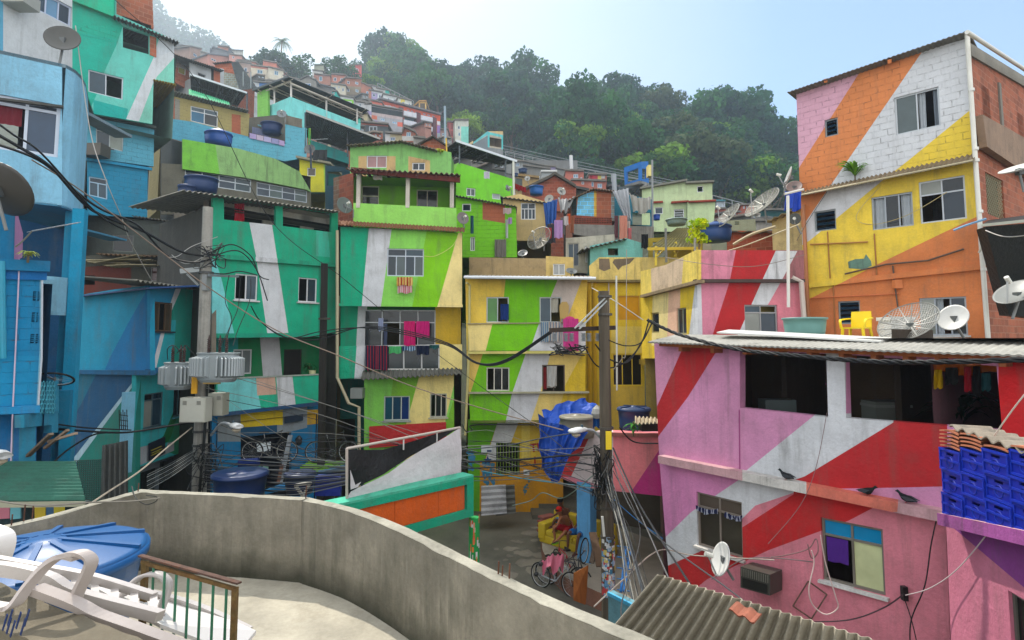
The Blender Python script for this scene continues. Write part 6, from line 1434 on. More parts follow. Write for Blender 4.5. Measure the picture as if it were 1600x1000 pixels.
dish('satellite_dish','round grey dish above the blue tarp, lower one of two',858,311,29.5,7.5,(-.4,-.9,.35),(140,140,134),mast=(862,322),lnb=0)
dish('satellite_dish','small grey dish on the lime green wall',793,294,30.5,5.5,(.9,-.6,.2),(110,116,116),mast=(799,304))
dish('satellite_dish','small pale dish on the ochre house behind the red cloths',824,279,44,4.5,(-.2,-1,.2),(150,150,146),mast=(826,288))
dish('satellite_dish','large mesh dish in front of the gabled brick house',850,286,40,14,(-.6,-.8,.6),(130,128,118),mesh=True,mast=(850,300),lnb=0)
dish('satellite_dish','grey dish lying low beside the shed, left of the aqua hut',817,396,25,8,(-.2,-.7,.7),(70,74,74),mast=(817,404),lnb=0)
dish('satellite_dish','dark half dish peeping over the yellow roof gutter',893,424,23.6,9,(.1,-.6,.8),(80,84,80),mast=(893,434),lnb=0)
dish('satellite_dish','tilted mesh dish, left one of the pair beside the mint house',1138,338,21,24,(-.86,-.18,.68),(136,136,126),mesh=True,mast=(1128,358))
dish('satellite_dish','tilted mesh dish, highest of the pair beside the mint house',1192,318,20,31,(-.80,-.22,.74),(140,140,130),mesh=True,mast=(1198,352))
dish('satellite_dish','thin edge on dish pointing up left of the orange house',1232,277,18.6,17,(-.95,.25,.35),(170,168,166),mast=(1226,300))
dish('satellite_dish','brown dish tucked against the orange house wall',1241,292,19,12,(-.4,-.7,.5),(116,96,90),mast=(1246,306),lnb=0)
dish('satellite_dish','dark dish under the cream eave beside the orange house',1242,342,18,9,(-.5,-.8,-.1),(70,72,68),mast=(1252,366),lnb=1)
dish('satellite_dish','white tilted dish on a bent arm fixed to the pink wall',1128,874,11.3,25,(-.93,-.10,.34),(206,206,202),mast=(1146,906))
dish('satellite_dish','big mesh dish lying tilted on the pink house roof',1420,505,12.2,43,(-.62,-.30,.72),(130,130,124),mesh=True,mast=(1424,526),lnb=0)
dish('satellite_dish','white oval dish on the pink house roof beside the mesh dish',1490,497,12.0,22,(-.80,-.42,.42),(180,180,176),mast=(1506,528),lnb=0)
dish('satellite_dish','grey dish with a long feed arm at the right edge above the striped plank',1588,458,11.5,30,(-.60,-.2,.75),(120,122,118),mast=(1582,498))
dish('satellite_dish','pale dish edge cut by the right border below the brick wall',1592,264,13.0,26,(-.35,-.15,.9),(190,190,184),mast=(1600,300),lnb=0)
dish('satellite_dish','small white dish on the hill ridge mast above the pink brick houses',893,261,64,2.6,(0,-1,.2),(190,190,190),mast=(893,266),lnb=0)
# tanks
W=water_tank
def tk(label,x,y,D,rpx,hpx,**k):
 """x, y = middle of the foot"""
 return W('water_tank',label,P(x,y,D),rpx/F*D/1.06,hpx/F*D,**k)
tk('royal blue water tank on the roof of the light blue block terrace',341,228,30,21,20,dome=.4,taper=.92,col=(10,66,160))
tk('dark blue rimmed tank, larger of two beside the long window strip',314,302,24.6,25,24,taper=.92,col=(8,44,90))
tk('dark blue tank, smaller of two beside the long window strip',292,314,24,14,24,taper=.92,col=(8,40,84))
tk('navy blue tank under the crumbling tiled eave',424,209,33.8,17,16,col=(8,40,100),lid=False)
tk('bright blue open tank before the gabled brick house',838,305,36,12,14,col=(16,84,176),lid=False)
tk('small navy tank on the hillside roof behind the white drainpipe',817,271,46,7.5,7,col=(10,44,96))
tk('tiny navy tank left of the hillside tank',806,276,45,4,5,col=(10,44,96))
tk('large blue tank with a rounded lid beside the yellow green bush',1118,377,21.5,25,24,col=(10,52,120),dome=.3,taper=.95)
tk('low grey green tank on the mint house terrace',1057,352,24.5,17,9,col=(110,130,124),dome=.05)
tk('blue bucket shaped tank in front of the mint house',1026,344,28,6,9,col=(14,66,176),lid=False)
tk('dark blue water tank on the terrace behind the wooden street pole',991,678,17.2,26,40,col=(8,44,86),ribs=4)
tk('grey green plastic tub on the pink house roof',1258,527,13.2,33,31,col=(96,140,134),lid=False,taper=.86)
tk('large navy tank before the blue shop, behind the parapet',374,792,12.5,41,52,col=(6,36,82),dome=.08)
tk('navy tank on a white trestle next to the leaning ladder',468,770,13.5,24,30,col=(6,30,74),dome=.06)
tk('small blue tank behind the tilted mesh dishes',1130,356,40,6,8,col=(30,80,130))
tk('concrete coloured oval tank wrapped by the blue tarp',902,682,17.0,28,31,col=(120,116,100),dome=.1,taper=.96)
# cloths
def cloth(name,label,cat,q,col,folds=5,amp=.04,sag=0,mat_='cloth',group=None,nx=24,ny=10,th=.006,stripes=None,seed=0,fn=None):
 """a hanging cloth through four corner points TL TR BR BL"""
 q=[Vector(p)for p in q];n=((q[1]-q[0]).cross(q[3]-q[0])).normalized()
 if n.dot(CAM-q[0])<0:n=-n
 r_=random.Random(seed+int(q[0].x*100));ph=r_.random()*6;rows=[]
 for j in range(ny+1):
  v=j/ny;row=[]
  for i in range(nx+1):
   u=i/nx;p=bil(q,u,v)
   p+=n*(amp*math.sin(u*folds*6.283+ph+v*1.3)*(.35+.65*v)+amp*.5*math.sin(u*folds*2.3*6.28+v*3))
   p-=Z*(sag*4*u*(1-u)*(1-v*.2)+amp*.6*math.sin(u*9+ph)*v)
   if fn:p+=fn(u,v)
   row.append(p)
  rows.append(row)
 m=MB();cf=None
 if stripes:cf=lambda i,j:stripes[int(j/nx*stripes[-1])%(len(stripes)-1)]if isinstance(stripes[-1],int)else col
 m.grid(rows,col,cf=cf);m.grid([[p-n*th for p in r]for r in rows][::-1],col,cf=(lambda i,j:cf(i,j))if cf else None)
 o=m.build(name,mat_,smooth=True);return tag(o,label,cat,group)
def cpx(name,label,cat,x0,y0,x1,y1,D,col,**k):
 if hasattr(D,'p'):q=[D.p(x0,y0,k.get('off',.1)),D.p(x1,y0,k.get('off',.1)),D.p(x1,y1,k.get('off',.1)),D.p(x0,y1,k.get('off',.1))]
 else:q=[P(x0,y0,D),P(x1,y0,D),P(x1,y1,D),P(x0,y1,D)]
 k.pop('off',None);return cloth(name,label,cat,q,col,**k)
GC='laundry on the house fronts'
c_=cpx
c_('towel','white towel with pink pattern hanging under the green house window','towel',621,434,644,458,plG,(214,190,190),off=.25,group=GC,folds=2,stripes=[(214,190,190),(206,120,130),14])
c_('towel','orange patterned towel folded over the white one under the green house window','towel',620,433,645,446,plG,(206,160,80),off=.3,group=GC,folds=2,stripes=[(206,160,80),(170,60,40),(220,190,120),16])
c_('towel','bright magenta towel hanging long on the green house balcony','towel',631,502,649,540,plG,(206,20,110),off=.15,group=GC,folds=2)
c_('towel','magenta cloth hanging to the right of the long magenta towel','towel',650,502,671,527,plG,(196,24,116),off=.2,group=GC,folds=2)
c_('towel','red and navy striped blanket over the green house balcony rail','blanket',571,540,606,578,plG,(20,30,60),off=.12,group=GC,folds=2,stripes=[(20,30,60),(20,30,60),(150,30,50),26])
c_('shirt','pale striped shirt hanging inside the green house balcony','shirt',591,497,599,517,plG,(150,160,190),off=-.1,group=GC,folds=1)
c_('garment','green and white garment on the balcony rail','laundry',608,541,627,552,plG,(80,180,110),off=.12,group=GC,folds=2)
c_('garment','blue and white patterned garment on the balcony rail','laundry',629,541,649,548,plG,(90,140,180),off=.12,group=GC,folds=2,stripes=[(30,60,120),(160,190,210),10])
c_('garment','navy garment hanging near the right end of the balcony rail','laundry',651,540,670,554,plG,(16,30,60),off=.12,group=GC,folds=2)
c_('garment','dark teal cloth at the right end of the balcony rail','laundry',671,539,686,545,plG,(20,80,80),off=.12,group=GC,folds=1)
c_('garment','blue work overalls hanging in the yellow house upper window','overalls',782,475,795,500,plE,(20,50,130),off=.1,group=GC,folds=1)
c_('towel','pink fabric hanging over the yellow house balcony beside the dark window','fabric',880,498,904,548,plE,(206,60,140),off=.7,group=GC,folds=2)
c_('garment','grey blue checked cloth hung over the yellow house balcony','laundry',845,503,858,534,plE,(120,140,160),off=.6,group=GC,folds=2,stripes=[(110,140,170),(170,180,180),8])
c_('garment','pale striped cloth in the middle of the yellow house balcony wash','laundry',858,503,876,534,plE,(180,170,160),off=.6,group=GC,folds=2,stripes=[(180,160,150),(110,130,150),(196,190,180),12])
m=MB();p=plE.p(881,482,.1);tchr=thing('plastic_chair','tan chair back standing on the yellow house balcony','chair',p-Z*.8)
m.prism([p+plE.r*a+Z*b for a,b in((-.15,-.4),(.17,-.4),(.2,.1),(.12,.26),(-.08,.26),(-.18,.1))],plE.n*.04,(170,140,70));m.build('backrest','plastic',tchr)
m=MB()
for a in(-.13,.14):m.bar(p+plE.r*a-Z*.4,p+plE.r*a-Z*.8,.04,.04,(160,130,60))
m.build('legs','plastic',tchr)
tch2=thing('plastic_chair','pink round backed chair on the yellow house balcony','chair',plE.p(891,520,.2));m=MB();p=plE.p(890,506,.2);m.prism([p+plE.r*math.cos(a)*.28+Z*math.sin(a)*.3 for a in[i*.5236 for i in range(12)]],plE.n*.04,(196,30,110));m.build('backrest','plastic',tch2)
for i,(x0,x1,y1,cc,lb)in enumerate(((629,637,360,(90,60,60),'x'),)):pass
GD='laundry on the clothes balcony'
for x0,y0,x1,y1,D,cc,lb,nm in((960,337,966,372,26.8,(110,70,76),'dark red garment at the left of the wash on the grey parapet','garment'),(966,337,970,372,26.8,(120,170,160),'thin pale aqua towel beside the salmon cloth','towel'),(968,337,980,376,26.5,(206,140,120),'long salmon towel on the grey parapet','towel'),(979,345,985,362,26.6,(190,176,170),'white shirt right of the salmon towel','shirt'),(981,356,987,374,26.5,(196,110,110),'small pink shirt at the right of the salmon towel','shirt'),(866,344,879,372,26,(176,140,190),'lilac dress hanging under the blue tarp','dress'),(876,340,883,366,26.2,(110,110,110),'grey garment between the lilac dress and the orange cloth','garment'),(881,338,888,352,26,(200,196,196),'white shirt near the orange cloth','shirt'),(887,334,891,350,26,(210,90,20),'small orange cloth','cloth'),(891,337,897,364,26,(150,90,60),'brown rug hanging over the parapet corner','rug'),(852,356,862,372,26.4,(170,50,56),'red shirt low under the blue tarp','shirt'),(855,350,868,380,27.2,(60,60,66),'dark trousers behind the lilac dress','trousers')):
 c_(nm,lb+(' below the blue tarp' if len(lb.split())<4 else ''),'laundry',x0,y0,x1,y1,D,cc,group=GD,folds=1.5,nx=12,amp=.05)
c_('cloth','dark clothes bundle on the rail of the aqua hut','laundry',1002,366,1013,388,24.4,(20,22,26),group=GD,folds=2)
cloth('red_cloth','long red cloth on the line above the bright blue tank, left piece','laundry',[P(803,286,35),P(816,291,35),P(816,299,35),P(803,295,35)],(150,10,20),group=GD,folds=2)
cloth('red_cloth','red cloth on the line above the bright blue tank, right piece','laundry',[P(816,291,35),P(822,293,35),P(822,301,35),P(816,299,35)],(160,16,26),group=GD,folds=1)
c_('cloth','white and blue striped garments under the dark sheet roof','laundry',881,286,886,300,39,(150,160,190),group=GD,folds=2,stripes=[(190,190,200),(60,80,140),8])
c_('cloth','second striped garment under the dark sheet roof','laundry',887,290,893,301,39,(150,160,190),group=GD,folds=2,stripes=[(190,190,200),(50,60,110),8])
c_('curtain','patterned white cloth tied at the lime house corner','curtain',786,325,799,334,26.6,(190,170,170),group=GD,folds=2)
c_('garment','lilac garment hanging at the lime house corner','laundry',794,340,800,350,26.6,(170,140,190),group=GD,folds=1)
c_('garment','long white sleeve cloth hanging down the lime wall','laundry',790,343,794,372,26.8,(196,200,200),group=GD,folds=1)
c_('garment','blue trousers beside the grey dish right of the lime porch','laundry',735,337,740,365,26.4,(30,80,110),group=GD,folds=1)
c_('garment','white shirt pegged to the lime parapet','laundry',756,268,765,279,30.2,(196,190,206),group=GD,folds=1)
c_('curtain','grey cloth covering the lime wall opening','curtain',773,374,791,402,26.85,(120,116,110),group=GD,folds=2)
c_('cloth','white cloth knotted at the eave of the green porch','laundry',583,271,597,281,22.4,(196,190,180),group=GC,folds=1,nx=10)
c_('black_sheet','black sheet hung below the grey striped awning','tarpaulin',489,234,511,250,30.5,(16,24,28),folds=2,mat_='tarp')
cloth('blue_tarp','vivid blue tarp hanging beside the beige house','tarpaulin',[P(849,318,28),P(871,311,28),P(869,344,27.8),P(853,356,27.8)],(14,76,170),mat_='tarp',folds=3,amp=.12)
cloth('black_white_tarp','black lined white tarp slung beside the vivid blue tarp','tarpaulin',[P(872,309,28),P(898,307,28),P(890,326,27.6),P(876,330,27.6)],(150,150,150),mat_='tarp',folds=2,amp=.1,sag=.1)
cloth('plastic_sheet','crumpled white plastic sheet draped from the balcony roof','plastic sheet',[P(957,299,27.2),P(982,294,27),P(986,345,26.8),P(976,340,26.9)],(186,190,196),mat_='tarp',folds=4,amp=.14,ny=16)
cloth('canvas_sheet','grey canvas swagged over the balcony opening','canvas',[P(983,301,26.8),P(1017,307,26.8),P(1017,328,26.6),P(990,330,26.6)],(150,148,140),mat_='tarp',folds=3,amp=.10,sag=.15)
c_('blue_cover','blue plastic cover bundled beside the orange house awning','cover',1226,299,1252,328,18.4,(10,60,190),mat_='tarp',folds=2,amp=.08)
from mathutils import noise as mn
def tarpfn(u,v):
 w_=0;p=Vector((u*2.0+v*.9,v*1.3,0))
 for k in range(4):w_+=(1-2*abs(mn.noise(p*(1.6**k*1.3))))*.075/(1.7**k)
 return Vector((mn.noise(p*2)*.08,-w_,mn.noise(p*1.4+Vector((5,2,1)))*.16-.22*math.sin(math.pi*u)*v))
cloth('blue_tarp','big crumpled blue tarp draped over the striped wall near the street pole','tarpaulin',[P(840,645,16.4),P(918,674,16.3),P(880,738,16.2),P(845,732,16.3)],(10,62,170),mat_='tarp',folds=2.2,amp=.10,nx=70,ny=50,sag=.10,fn=tarpfn,group='blue tarp pieces')
cloth('blue_tarp','upper fold of blue tarp lying over the concrete coloured tank','tarpaulin',[P(846,640,18.4),P(914,620,18.6),P(936,642,18.2),P(852,672,17.8)],(12,70,190),mat_='tarp',folds=1.6,amp=.07,nx=60,ny=30,fn=tarpfn,group='blue tarp pieces')
c_('blue_tarp','small blue tarp end beside the street pole brackets','tarpaulin',926,636,940,668,16.0,(14,80,170),mat_='tarp',folds=2,amp=.06,group='blue tarp pieces')
t=thing('scrap_bundle','grey scrap bundle tied beside the blue tarp','bundle',P(932,655,15.8));m=MB();m.lathe(P(933,655,15.8),[(0,0),(.1,.03),(.16,.15),(.12,.28),(.02,.38)],(150,150,144),n=9);m.build('bundle','tarp',t)
# banner and billboard over the parapet
t=thing('banner_frame','steel frame with a torn black and white banner above the parapet','banner',P(630,780,11)-Z*1.5)
tl,tr_,br_,bl_=P(542,701,10.2),P(719,668,12.5),P(719,740,12.5),P(542,790,10.2)
m=MB();nB=(tr_-tl).cross(Z).normalized();nB=nB if nB.dot(CAM-tl)>0 else-nB
for a,b in((tl,tr_),(tr_,br_),(bl_,br_),(tl,bl_)):m.tube([a,b],.025,(170,160,150),n=6)
for u in(.45,.76):m.tube([tl.lerp(tr_,u),tl.lerp(tr_,u)-Z*.22],.015,(190,190,186),n=5)
m.build('frame','metal',t)
def sheet(par,pts,col,nm,off=0,wob=.02,mt='tarp'):
 """irregular flat banner piece"""
 tri=tess(pts);m=MB();bm=bmesh.new();vs=[bm.verts.new(p)for p in pts]
 for k in tri:bm.faces.new([vs[i]for i in k])
 bmesh.ops.subdivide_edges(bm,edges=bm.edges[:],cuts=5,use_grid_fill=True);
 for v in bm.verts:v.co+=nB*(off+wob*math.sin(v.co.x*4+v.co.z*7)+wob*.6*math.sin(v.co.x*9-v.co.z*5))
 bm.verts.index_update();m.v=[v.co.copy()for v in bm.verts];m.f=[tuple(v.index for v in f.verts)for f in bm.faces];m.c=[col]*len(m.f);bm.free()
 m.v+=[v-nB*.006 for v in m.v];k=len(m.v)//2;m.f+=[tuple(i+k for i in f[::-1])for f in m.f];m.c+=[col]*(len(m.f)//2)
 return m.build(nm,mt,par,smooth=True)
def bp(x,y):
 u=(x-542)/177.;D=10.2+2.3*u/(1+.0*u);return P(x,y,1/((1-u)/10.2+u/12.5))
sheet(t,[bp(542,703),bp(600,704),bp(680,679),bp(719,669),bp(600,741),bp(545,770)],(22,24,26),'black_banner',off=-.04)
sheet(t,[bp(719,668),bp(719,739),bp(542,780),bp(548,768),bp(605,738),bp(660,702)],(206,202,204),'white_banner',off=.03)
sheet(t,[bp(542,733),bp(551,757),bp(560,752),bp(555,760),bp(544,764)],(206,202,204),'banner_flap',off=.08,wob=.01)
m=MB();m.bar(bp(600,764)-nB*.1,bp(719,738)-nB*.1,.05,.14,(84,30,26));m.build('lower_beam','wood',t)
t=thing('billboard','teal framed billboard with orange panels above the parapet','billboard',P(650,830,11)-Z*1.5)
q=[P(520,793,9.8),P(740,745,12.0),P(740,806,12.0),P(520,870,9.8)]
nn2=(q[1]-q[0]).cross(Z).normalized();nn2=nn2 if nn2 .dot(CAM-q[0])>0 else-nn2
TG=(20,150,116);m=MB();dd=-nn2*.32
zt_=q[1].z;
def qb(u,v):return bil(q,u,v)
m.prism([qb(0,0),qb(1,0),qb(1,.16),qb(0,.16)],dd,TG);m.prism([qb(0,.8),qb(1,.8),qb(1,1),qb(0,1)],dd,TG);m.prism([qb(.945,.16),qb(1,.16),qb(1,.8),qb(.945,.8)],dd,TG)
m.build('frame','plaster',t);m=MB()
for a,b in((.0,.40),(.403,.72),(.722,.935)):m.prism([qb(a,.17)-nn2*.05,qb(b,.17)-nn2*.05,qb(b,.79)-nn2*.05,qb(a,.79)-nn2*.05],-nn2*.03,(200,86,20))
m.build('orange_panel','plaster',t);m=MB()
for u in(.2,):pass
m.obox(qb(0,0)+Z*.0,(qb(1,0)-qb(0,0)),dd*1.08,Z*.04,(70,170,140));m.build('top_board','oldplaster',t)
pp=P(741,812,12.1);m=MB();m.tube([pp-Z*3.6,pp+Z*.05],.11,(30,140,70),n=12);m.build('post','oldplaster',t)
r2=random.Random(8);m=MB()
for i in range(26):
 a=r2 .uniform(-2.6,-.5);z=pp.z-r2 .uniform(.05,.9);cc=r2 .choice([(210,120,60),(190,190,186),(40,150,60),(206,90,60),(200,200,196)]);w_=r2 .uniform(.15,.4);h_=r2 .uniform(.05,.2)
 o=[Vector((pp.x+math.cos(a+s_*w_)*.1135,pp.y+math.sin(a+s_*w_)*.1135,z+zz))for s_,zz in((0,0),(1,0),(1,h_),(0,h_))];m.face(o,cc)
m.build('paint_patches','plaster',t)
# street poles
def pole(name,label,x0,y0,x1,y1,D,r0,r1,col,matn):
 a=P(x0,y0,D);b=P(x1,y1,D);d=(b-a)/(a.z-b.z)if a.z!=b.z else 0;foot=a+(b-a)*(a.z/(a.z-b.z));foot.z=0
 t=thing(name,label,'utility pole',foot,'utility poles');m=MB();n=10
 m.tube([foot+(a-foot)*i/n for i in range(n+1)],r0,col,n=12,radii=[r1+(r0-r1)*i/n for i in range(n+1)]);m.build('shaft',matn,t);return t,a,foot
t1,topA,ftA=pole('utility_pole','tall pale concrete pole carrying the two grey transformers',325,324,311,765,14.6,.12,.19,(150,148,140),'oldplaster')
def onA(y,r=0):
 u=0
 for k in range(60):
  p=topA.lerp(ftA,k/59)
  if PX(p)[1]>=y:return p
 return ftA
m=MB()
for y in(425,640,665,690,712):p=onA(y);m=MB();m.lathe(p,[(.17,0),(.185,0),(.185,.06),(.17,.06)],(60,62,62),n=14);m.build('strap','metal',t1)
m=MB();p=onA(620);m.tube([onA(590)+Vector((.2,-.16,0)),p+Vector((.22,-.18,0)),onA(700)+Vector((.19,-.22,0)),onA(780)+Vector((.12,-.25,0))],.035,(20,26,26),n=7);m.build('cable_riser','rubber',t1)
m=MB();m.box(P(323,442,14.5),.12,.25,.4,(120,124,124));m.bar(P(326,430,14.4),P(372,432,15.6),.06,.06,(110,120,124));m.build('bracket','metal',t1)
def transformer(name,label,x0,x1,y0,y1,D,fins,n_b,group):
 c=P((x0+x1)/2,y1,D);w_=(x1-x0)/F*D;h_=(y1-y0)/F*D;t=thing(name,label,'transformer',c,group);G_=(136,144,146)
 rx=w_/2*.86;ry=.28
 def ell(a,k=1):return Vector((rx*k*(abs(math.cos(a))**.6)*(1 if math.cos(a)>0 else-1),ry*k*(abs(math.sin(a))**.8)*(1 if math.sin(a)>0 else-1),0))
 m=MB();rows=[]
 for z,k in((-.12*h_,.72),(0,.86),(h_*.15,.88),(h_*.96,.88),(h_,.93),(h_*1.04,.93)):rows.append([c+ell(6.283*i/28,k)+Z*z for i in range(28)])
 m.grid(rows,G_,closev=True);m.face(rows[-1],G_);m.face(rows[0],G_);m.build('tank','metal',t)
 for i in range(fins):
  a=math.pi+math.pi*(i+.5)/fins;d=ell(a,.85);e=ell(a,1.22);tn=Vector((-math.sin(a),math.cos(a),0))*.018
  m=MB();prof=[(d,.06),(e,.14),(e,.82),(d,.92)]
  m.prism([c+p+Z*z*h_-tn for p,z in prof],tn*2,(150,158,160));m.build('cooling_fin','metal',t)
 for i in range(n_b):
  u=(i+.5)/n_b*1.2-.6;b=c+Vector((rx*u,-.05+.1*(i%2),h_*1.04));m=MB();prof=[]
  for k in range(7):prof+=[(.028,k*.05),(.05,k*.05+.012),(.028,k*.05+.03)]
  prof+=[(.02,.36),(.012,.42)];m.lathe(b,prof,(60,44,40),n=10);m.build('bushing','rubber',t)
 m=MB();m.bar(c+Vector((-rx*.3,.1,h_*.3)),c+Vector((-rx*.3,.5,h_*.3)),.1,.1,(90,96,96));m.bar(c+Vector((rx*.3,.1,h_*.6)),c+Vector((rx*.3,.5,h_*.6)),.1,.1,(90,96,96));m.build('mounting_arm','metal',t)
 return t,c,rx,h_
TA=transformer('transformer','larger grey finned transformer on the concrete pole',300,380,553,592,14.0,22,3,'pole transformers')
TB_=transformer('transformer','smaller grey transformer on the left of the concrete pole',253,304,568,604,14.3,12,3,'pole transformers')
m=MB();m.box(P(304,602,14.1),.13,.05,.40,(206,150,20));tag(m.build('yellow_label','plastic'),'narrow yellow label plate on the concrete pole below the transformers','label')
m=MB();m.box(P(331,598,14.0),.40,.05,.06,(206,170,90));tag(m.build('warning_strip','plastic'),'short yellow warning strip under the larger transformer','label')
for lb,x0,x1,y0,y1,D,c_b in(('pale grey metal control box on the front of the concrete pole',287,326,621,658,13.9,(170,170,158)),('narrow grey metal box on the right of the concrete pole',330,353,614,648,14.3,(140,140,128))):
 c=P((x0+x1)/2,(y0+y1)/2,D);t=thing('control_box',lb,'control box',c-Z*.3,'boxes on the concrete pole');w_=(x1-x0)/F*D;h_=(y1-y0)/F*D
 m=MB();m.box(c,w_,.32,h_,c_b);m.build('cabinet','metal',t);m=MB();m.box(c-Vector((0,.165,0)),w_*.93,.02,h_*.93,tuple(min(255,v+8)for v in c_b));m.build('door','metal',t)
 m=MB()
 for sx in(-.3,.25):
  for k in range(4):m.box(c+Vector((sx*w_,-.18,h_*.36-k*.025)),.09,.012,.01,(90,90,84))
 m.build('vent','metal',t)
def street_lamp(label,base,head,D0,D1,col=(196,198,196),hl=.55):
 a=P(*base,D0);b=P(*head,D1);t=thing('street_lamp',label,'street lamp',a,'street lamps');m=MB();mid=(a+b)/2+Z*(b-a).length*.12
 m.tube(smoothpath([a,mid,b]),.03,(150,156,160),n=7);m.build('arm','metal',t);d=(b-a);d.z=0;d.normalize();u=Vector((-d.y,d.x,0));rows=[]
 for s_,w_,hh in((-.05,.03,.03),(.05,.08,.06),(.25,.12,.08),(.45,.11,.06),(hl,.04,.03)):
  rows.append([b+d*s_+u*w_*math.cos(k*.785)+Z*(hh*math.sin(k*.785)*(1 if math.sin(k*.785)>0 else.7))for k in range(8)])
 m=MB();m.grid(rows,col,closev=True);m.face(rows[0],col);m.face(rows[-1],col);m.build('lamp_head','metal',t,smooth=True)
 m=MB();m.lathe(b+d*.3-Z*.06,[(.10,0),(.09,-.04),(.03,-.08),(0,-.085)],(170,160,140),n=10);m.build('lens','glass',t);m=MB();m.lathe(b+d*.1+Z*.06,[(.03,0),(.03,.05),(0,.06)],(40,60,70),n=8);m.build('photocell','plastic',t)
street_lamp('silver street lamp head below the grey boxes of the concrete pole',(330,680),(362,664),14.5,13.6,hl=.42)
street_lamp('silver street lamp reaching left from the wooden pole over the blue tarp',(940,686),(914,671),13.3,12.9,hl=.5)
street_lamp('white lamp head cut by the left border above the green sheets',(-30,700),(-14,708),8.6,8.4,hl=.3)
t=thing('street_lamp','old street lamp with bare bulb clamped at the top of the concrete pole','street lamp',P(300,440,14.8),'street lamps');m=MB();m.bar(P(282,424,14.4),P(312,421,14.5),.1,.12,(150,156,156));m.bar(P(292,428,14.4),P(310,446,14.5),.08,.05,(110,116,116));m.build('housing','metal',t)
t2,topB,ftB=pole('utility_pole','slim black wooden pole between the teal and the green house',507,412,502,700,18.2,.11,.13,(30,28,24),'wood')
m=MB();m.bar(P(498,498,18),P(516,498,18),.06,.06,(60,56,50));m.build('crosspiece','wood',t2)
t3,topC,ftC=pole('utility_pole','weathered wooden street pole with crossarm and insulators, covered in stickers',943,455,950,900,13.2,.12,.16,(80,72,60),'wood')
m=MB();m.bar(P(860,516,12.9),P(960,512,13.5),.12,.10,(54,42,34));m.build('crossarm','wood',t3)
m=MB()
for a,b in(((945,466),(898,513)),((948,470),(905,514))):m.bar(P(*a,13.1),P(*b,13.0),.04,.03,(150,156,156))
m.build('brace','metal',t3)
m=MB()
for y in(463,491,668,792,838):p=P(945+(y-455)*.012,y,13.2);m=MB();m.lathe(p-Z*.03,[(.14,0),(.165,0),(.165,.05),(.14,.05)],(70,66,60),n=12);m.build('strap','metal',t3)
for x in(866,884,893,912,920,934):
 u=(x-860)/100.;p=P(x,522,12.85+.6*u);m=MB();prof=[]
 for k in range(6):prof+=[(.03,-k*.032),(.062,-k*.032-.008),(.062,-k*.032-.016),(.03,-k*.032-.026)]
 m.lathe(p+Z*.02,prof,(130,136,140),n=10);m.build('insulator','plastic',t3)
c=P(951,688,13.02);m=MB();m.box(c,.13,.03,.40,(220,190,20));m.build('yellow_plate','plastic',t3)
m=MB();r2=random.Random(21)
for i in range(150):
 y=r2 .uniform(842,930);p0=P(949.5,y,13.2);a=r2 .uniform(-2.7,-.4);z=p0 .z;cc=r2 .choice([(60,110,160),(190,196,200),(150,170,190),(176,60,60),(200,180,90),(206,206,200),(90,140,180),(206,206,206)]);w_=r2 .uniform(.2,.6);h_=r2 .uniform(.03,.12);rr=.158+r2 .random()*.006
 m.face([Vector((p0 .x+math.cos(a+s_*w_)*rr,p0 .y+math.sin(a+s_*w_)*rr,z+zz))for s_,zz in((0,0),(.5,-.004),(1,0),(1,h_),(.5,h_+.004),(0,h_))],cc)
m.build('stickers','plaster',t3)
# pink house roof things
tC=thing('plastic_chair','bright yellow plastic armchair standing on the pink house roof','chair',P(1333,533,13.0));YC=(226,196,10);b=P(1333,533,13.0)
def cp(x,y,z):return b+plK.r*x-plK.n*y+Z*z
for sx in(-1,1):
 for sy in(0,1):
  m=MB();m.bar(cp(sx*.24,sy*.4,0),cp(sx*.21,sy*.36,.30),.05,.04,YC);m.build('leg','plastic',tC)
 m=MB();strap(m,smoothpath([cp(sx*.24,0,.28),cp(sx*.27,.02,.46),cp(sx*.28,.2,.50),cp(sx*.24,.42,.52)]),.05,.03,YC,plK.r);m.build('armrest','plastic',tC)
m=MB();m.obox(cp(-.22,-.02,.28),plK.r*.44,-plK.n*.42,Z*.03,YC);m.build('seat','plastic',tC)
m=MB()
rows=[[cp(x,.42+.06*(z-.3),z)for x in[(-.22+.44*i/8)*(1-.25*max(0,z-.5))for i in range(9)]]for z in(.3,.45,.6,.68)];m.grid(rows,YC);m.grid([[p-plK.n*.02 for p in r]for r in rows],YC);m.build('backrest','plastic',tC)
t=thing('storage_box','white plastic crate box behind the big mesh dish on the pink roof','box',P(1400,534,13.0));c=P(1400,517,13.0);m=MB();m.box(c,.5,.45,.48,(206,206,202));m.build('body','plastic',t);m=MB();m.box(c+Z*.27,.56,.5,.08,(196,196,192));m.build('lid','plastic',t)
m=MB();a,b_=P(1410,536,12.4),P(1550,545,11.4)
for i in range(7):m.bar(a+Z*.02*i+Vector((0,.08*i,0)),b_+Z*.012*i+Vector((r2 .uniform(-.6,.2),.08*i,0)),.07,.02,(176,170,164)if i%2 else(150,140,130))
tag(m.build('plank_pile','wood'),'stack of weathered white planks lying along the pink house roof','planks')
m=MB();n=14;a,b_=P(1543,543,11.2),P(1588,543,10.9)
for i in range(n):
 m.bar(a.lerp(b_,i/n),a.lerp(b_,(i+1)/n),.22,.05,(110,190,20)if i%2 else(20,70,150))
tag(m.build('striped_board','cloth'),'green and blue striped deck chair fabric at the right end of the pink roof','deck chair')
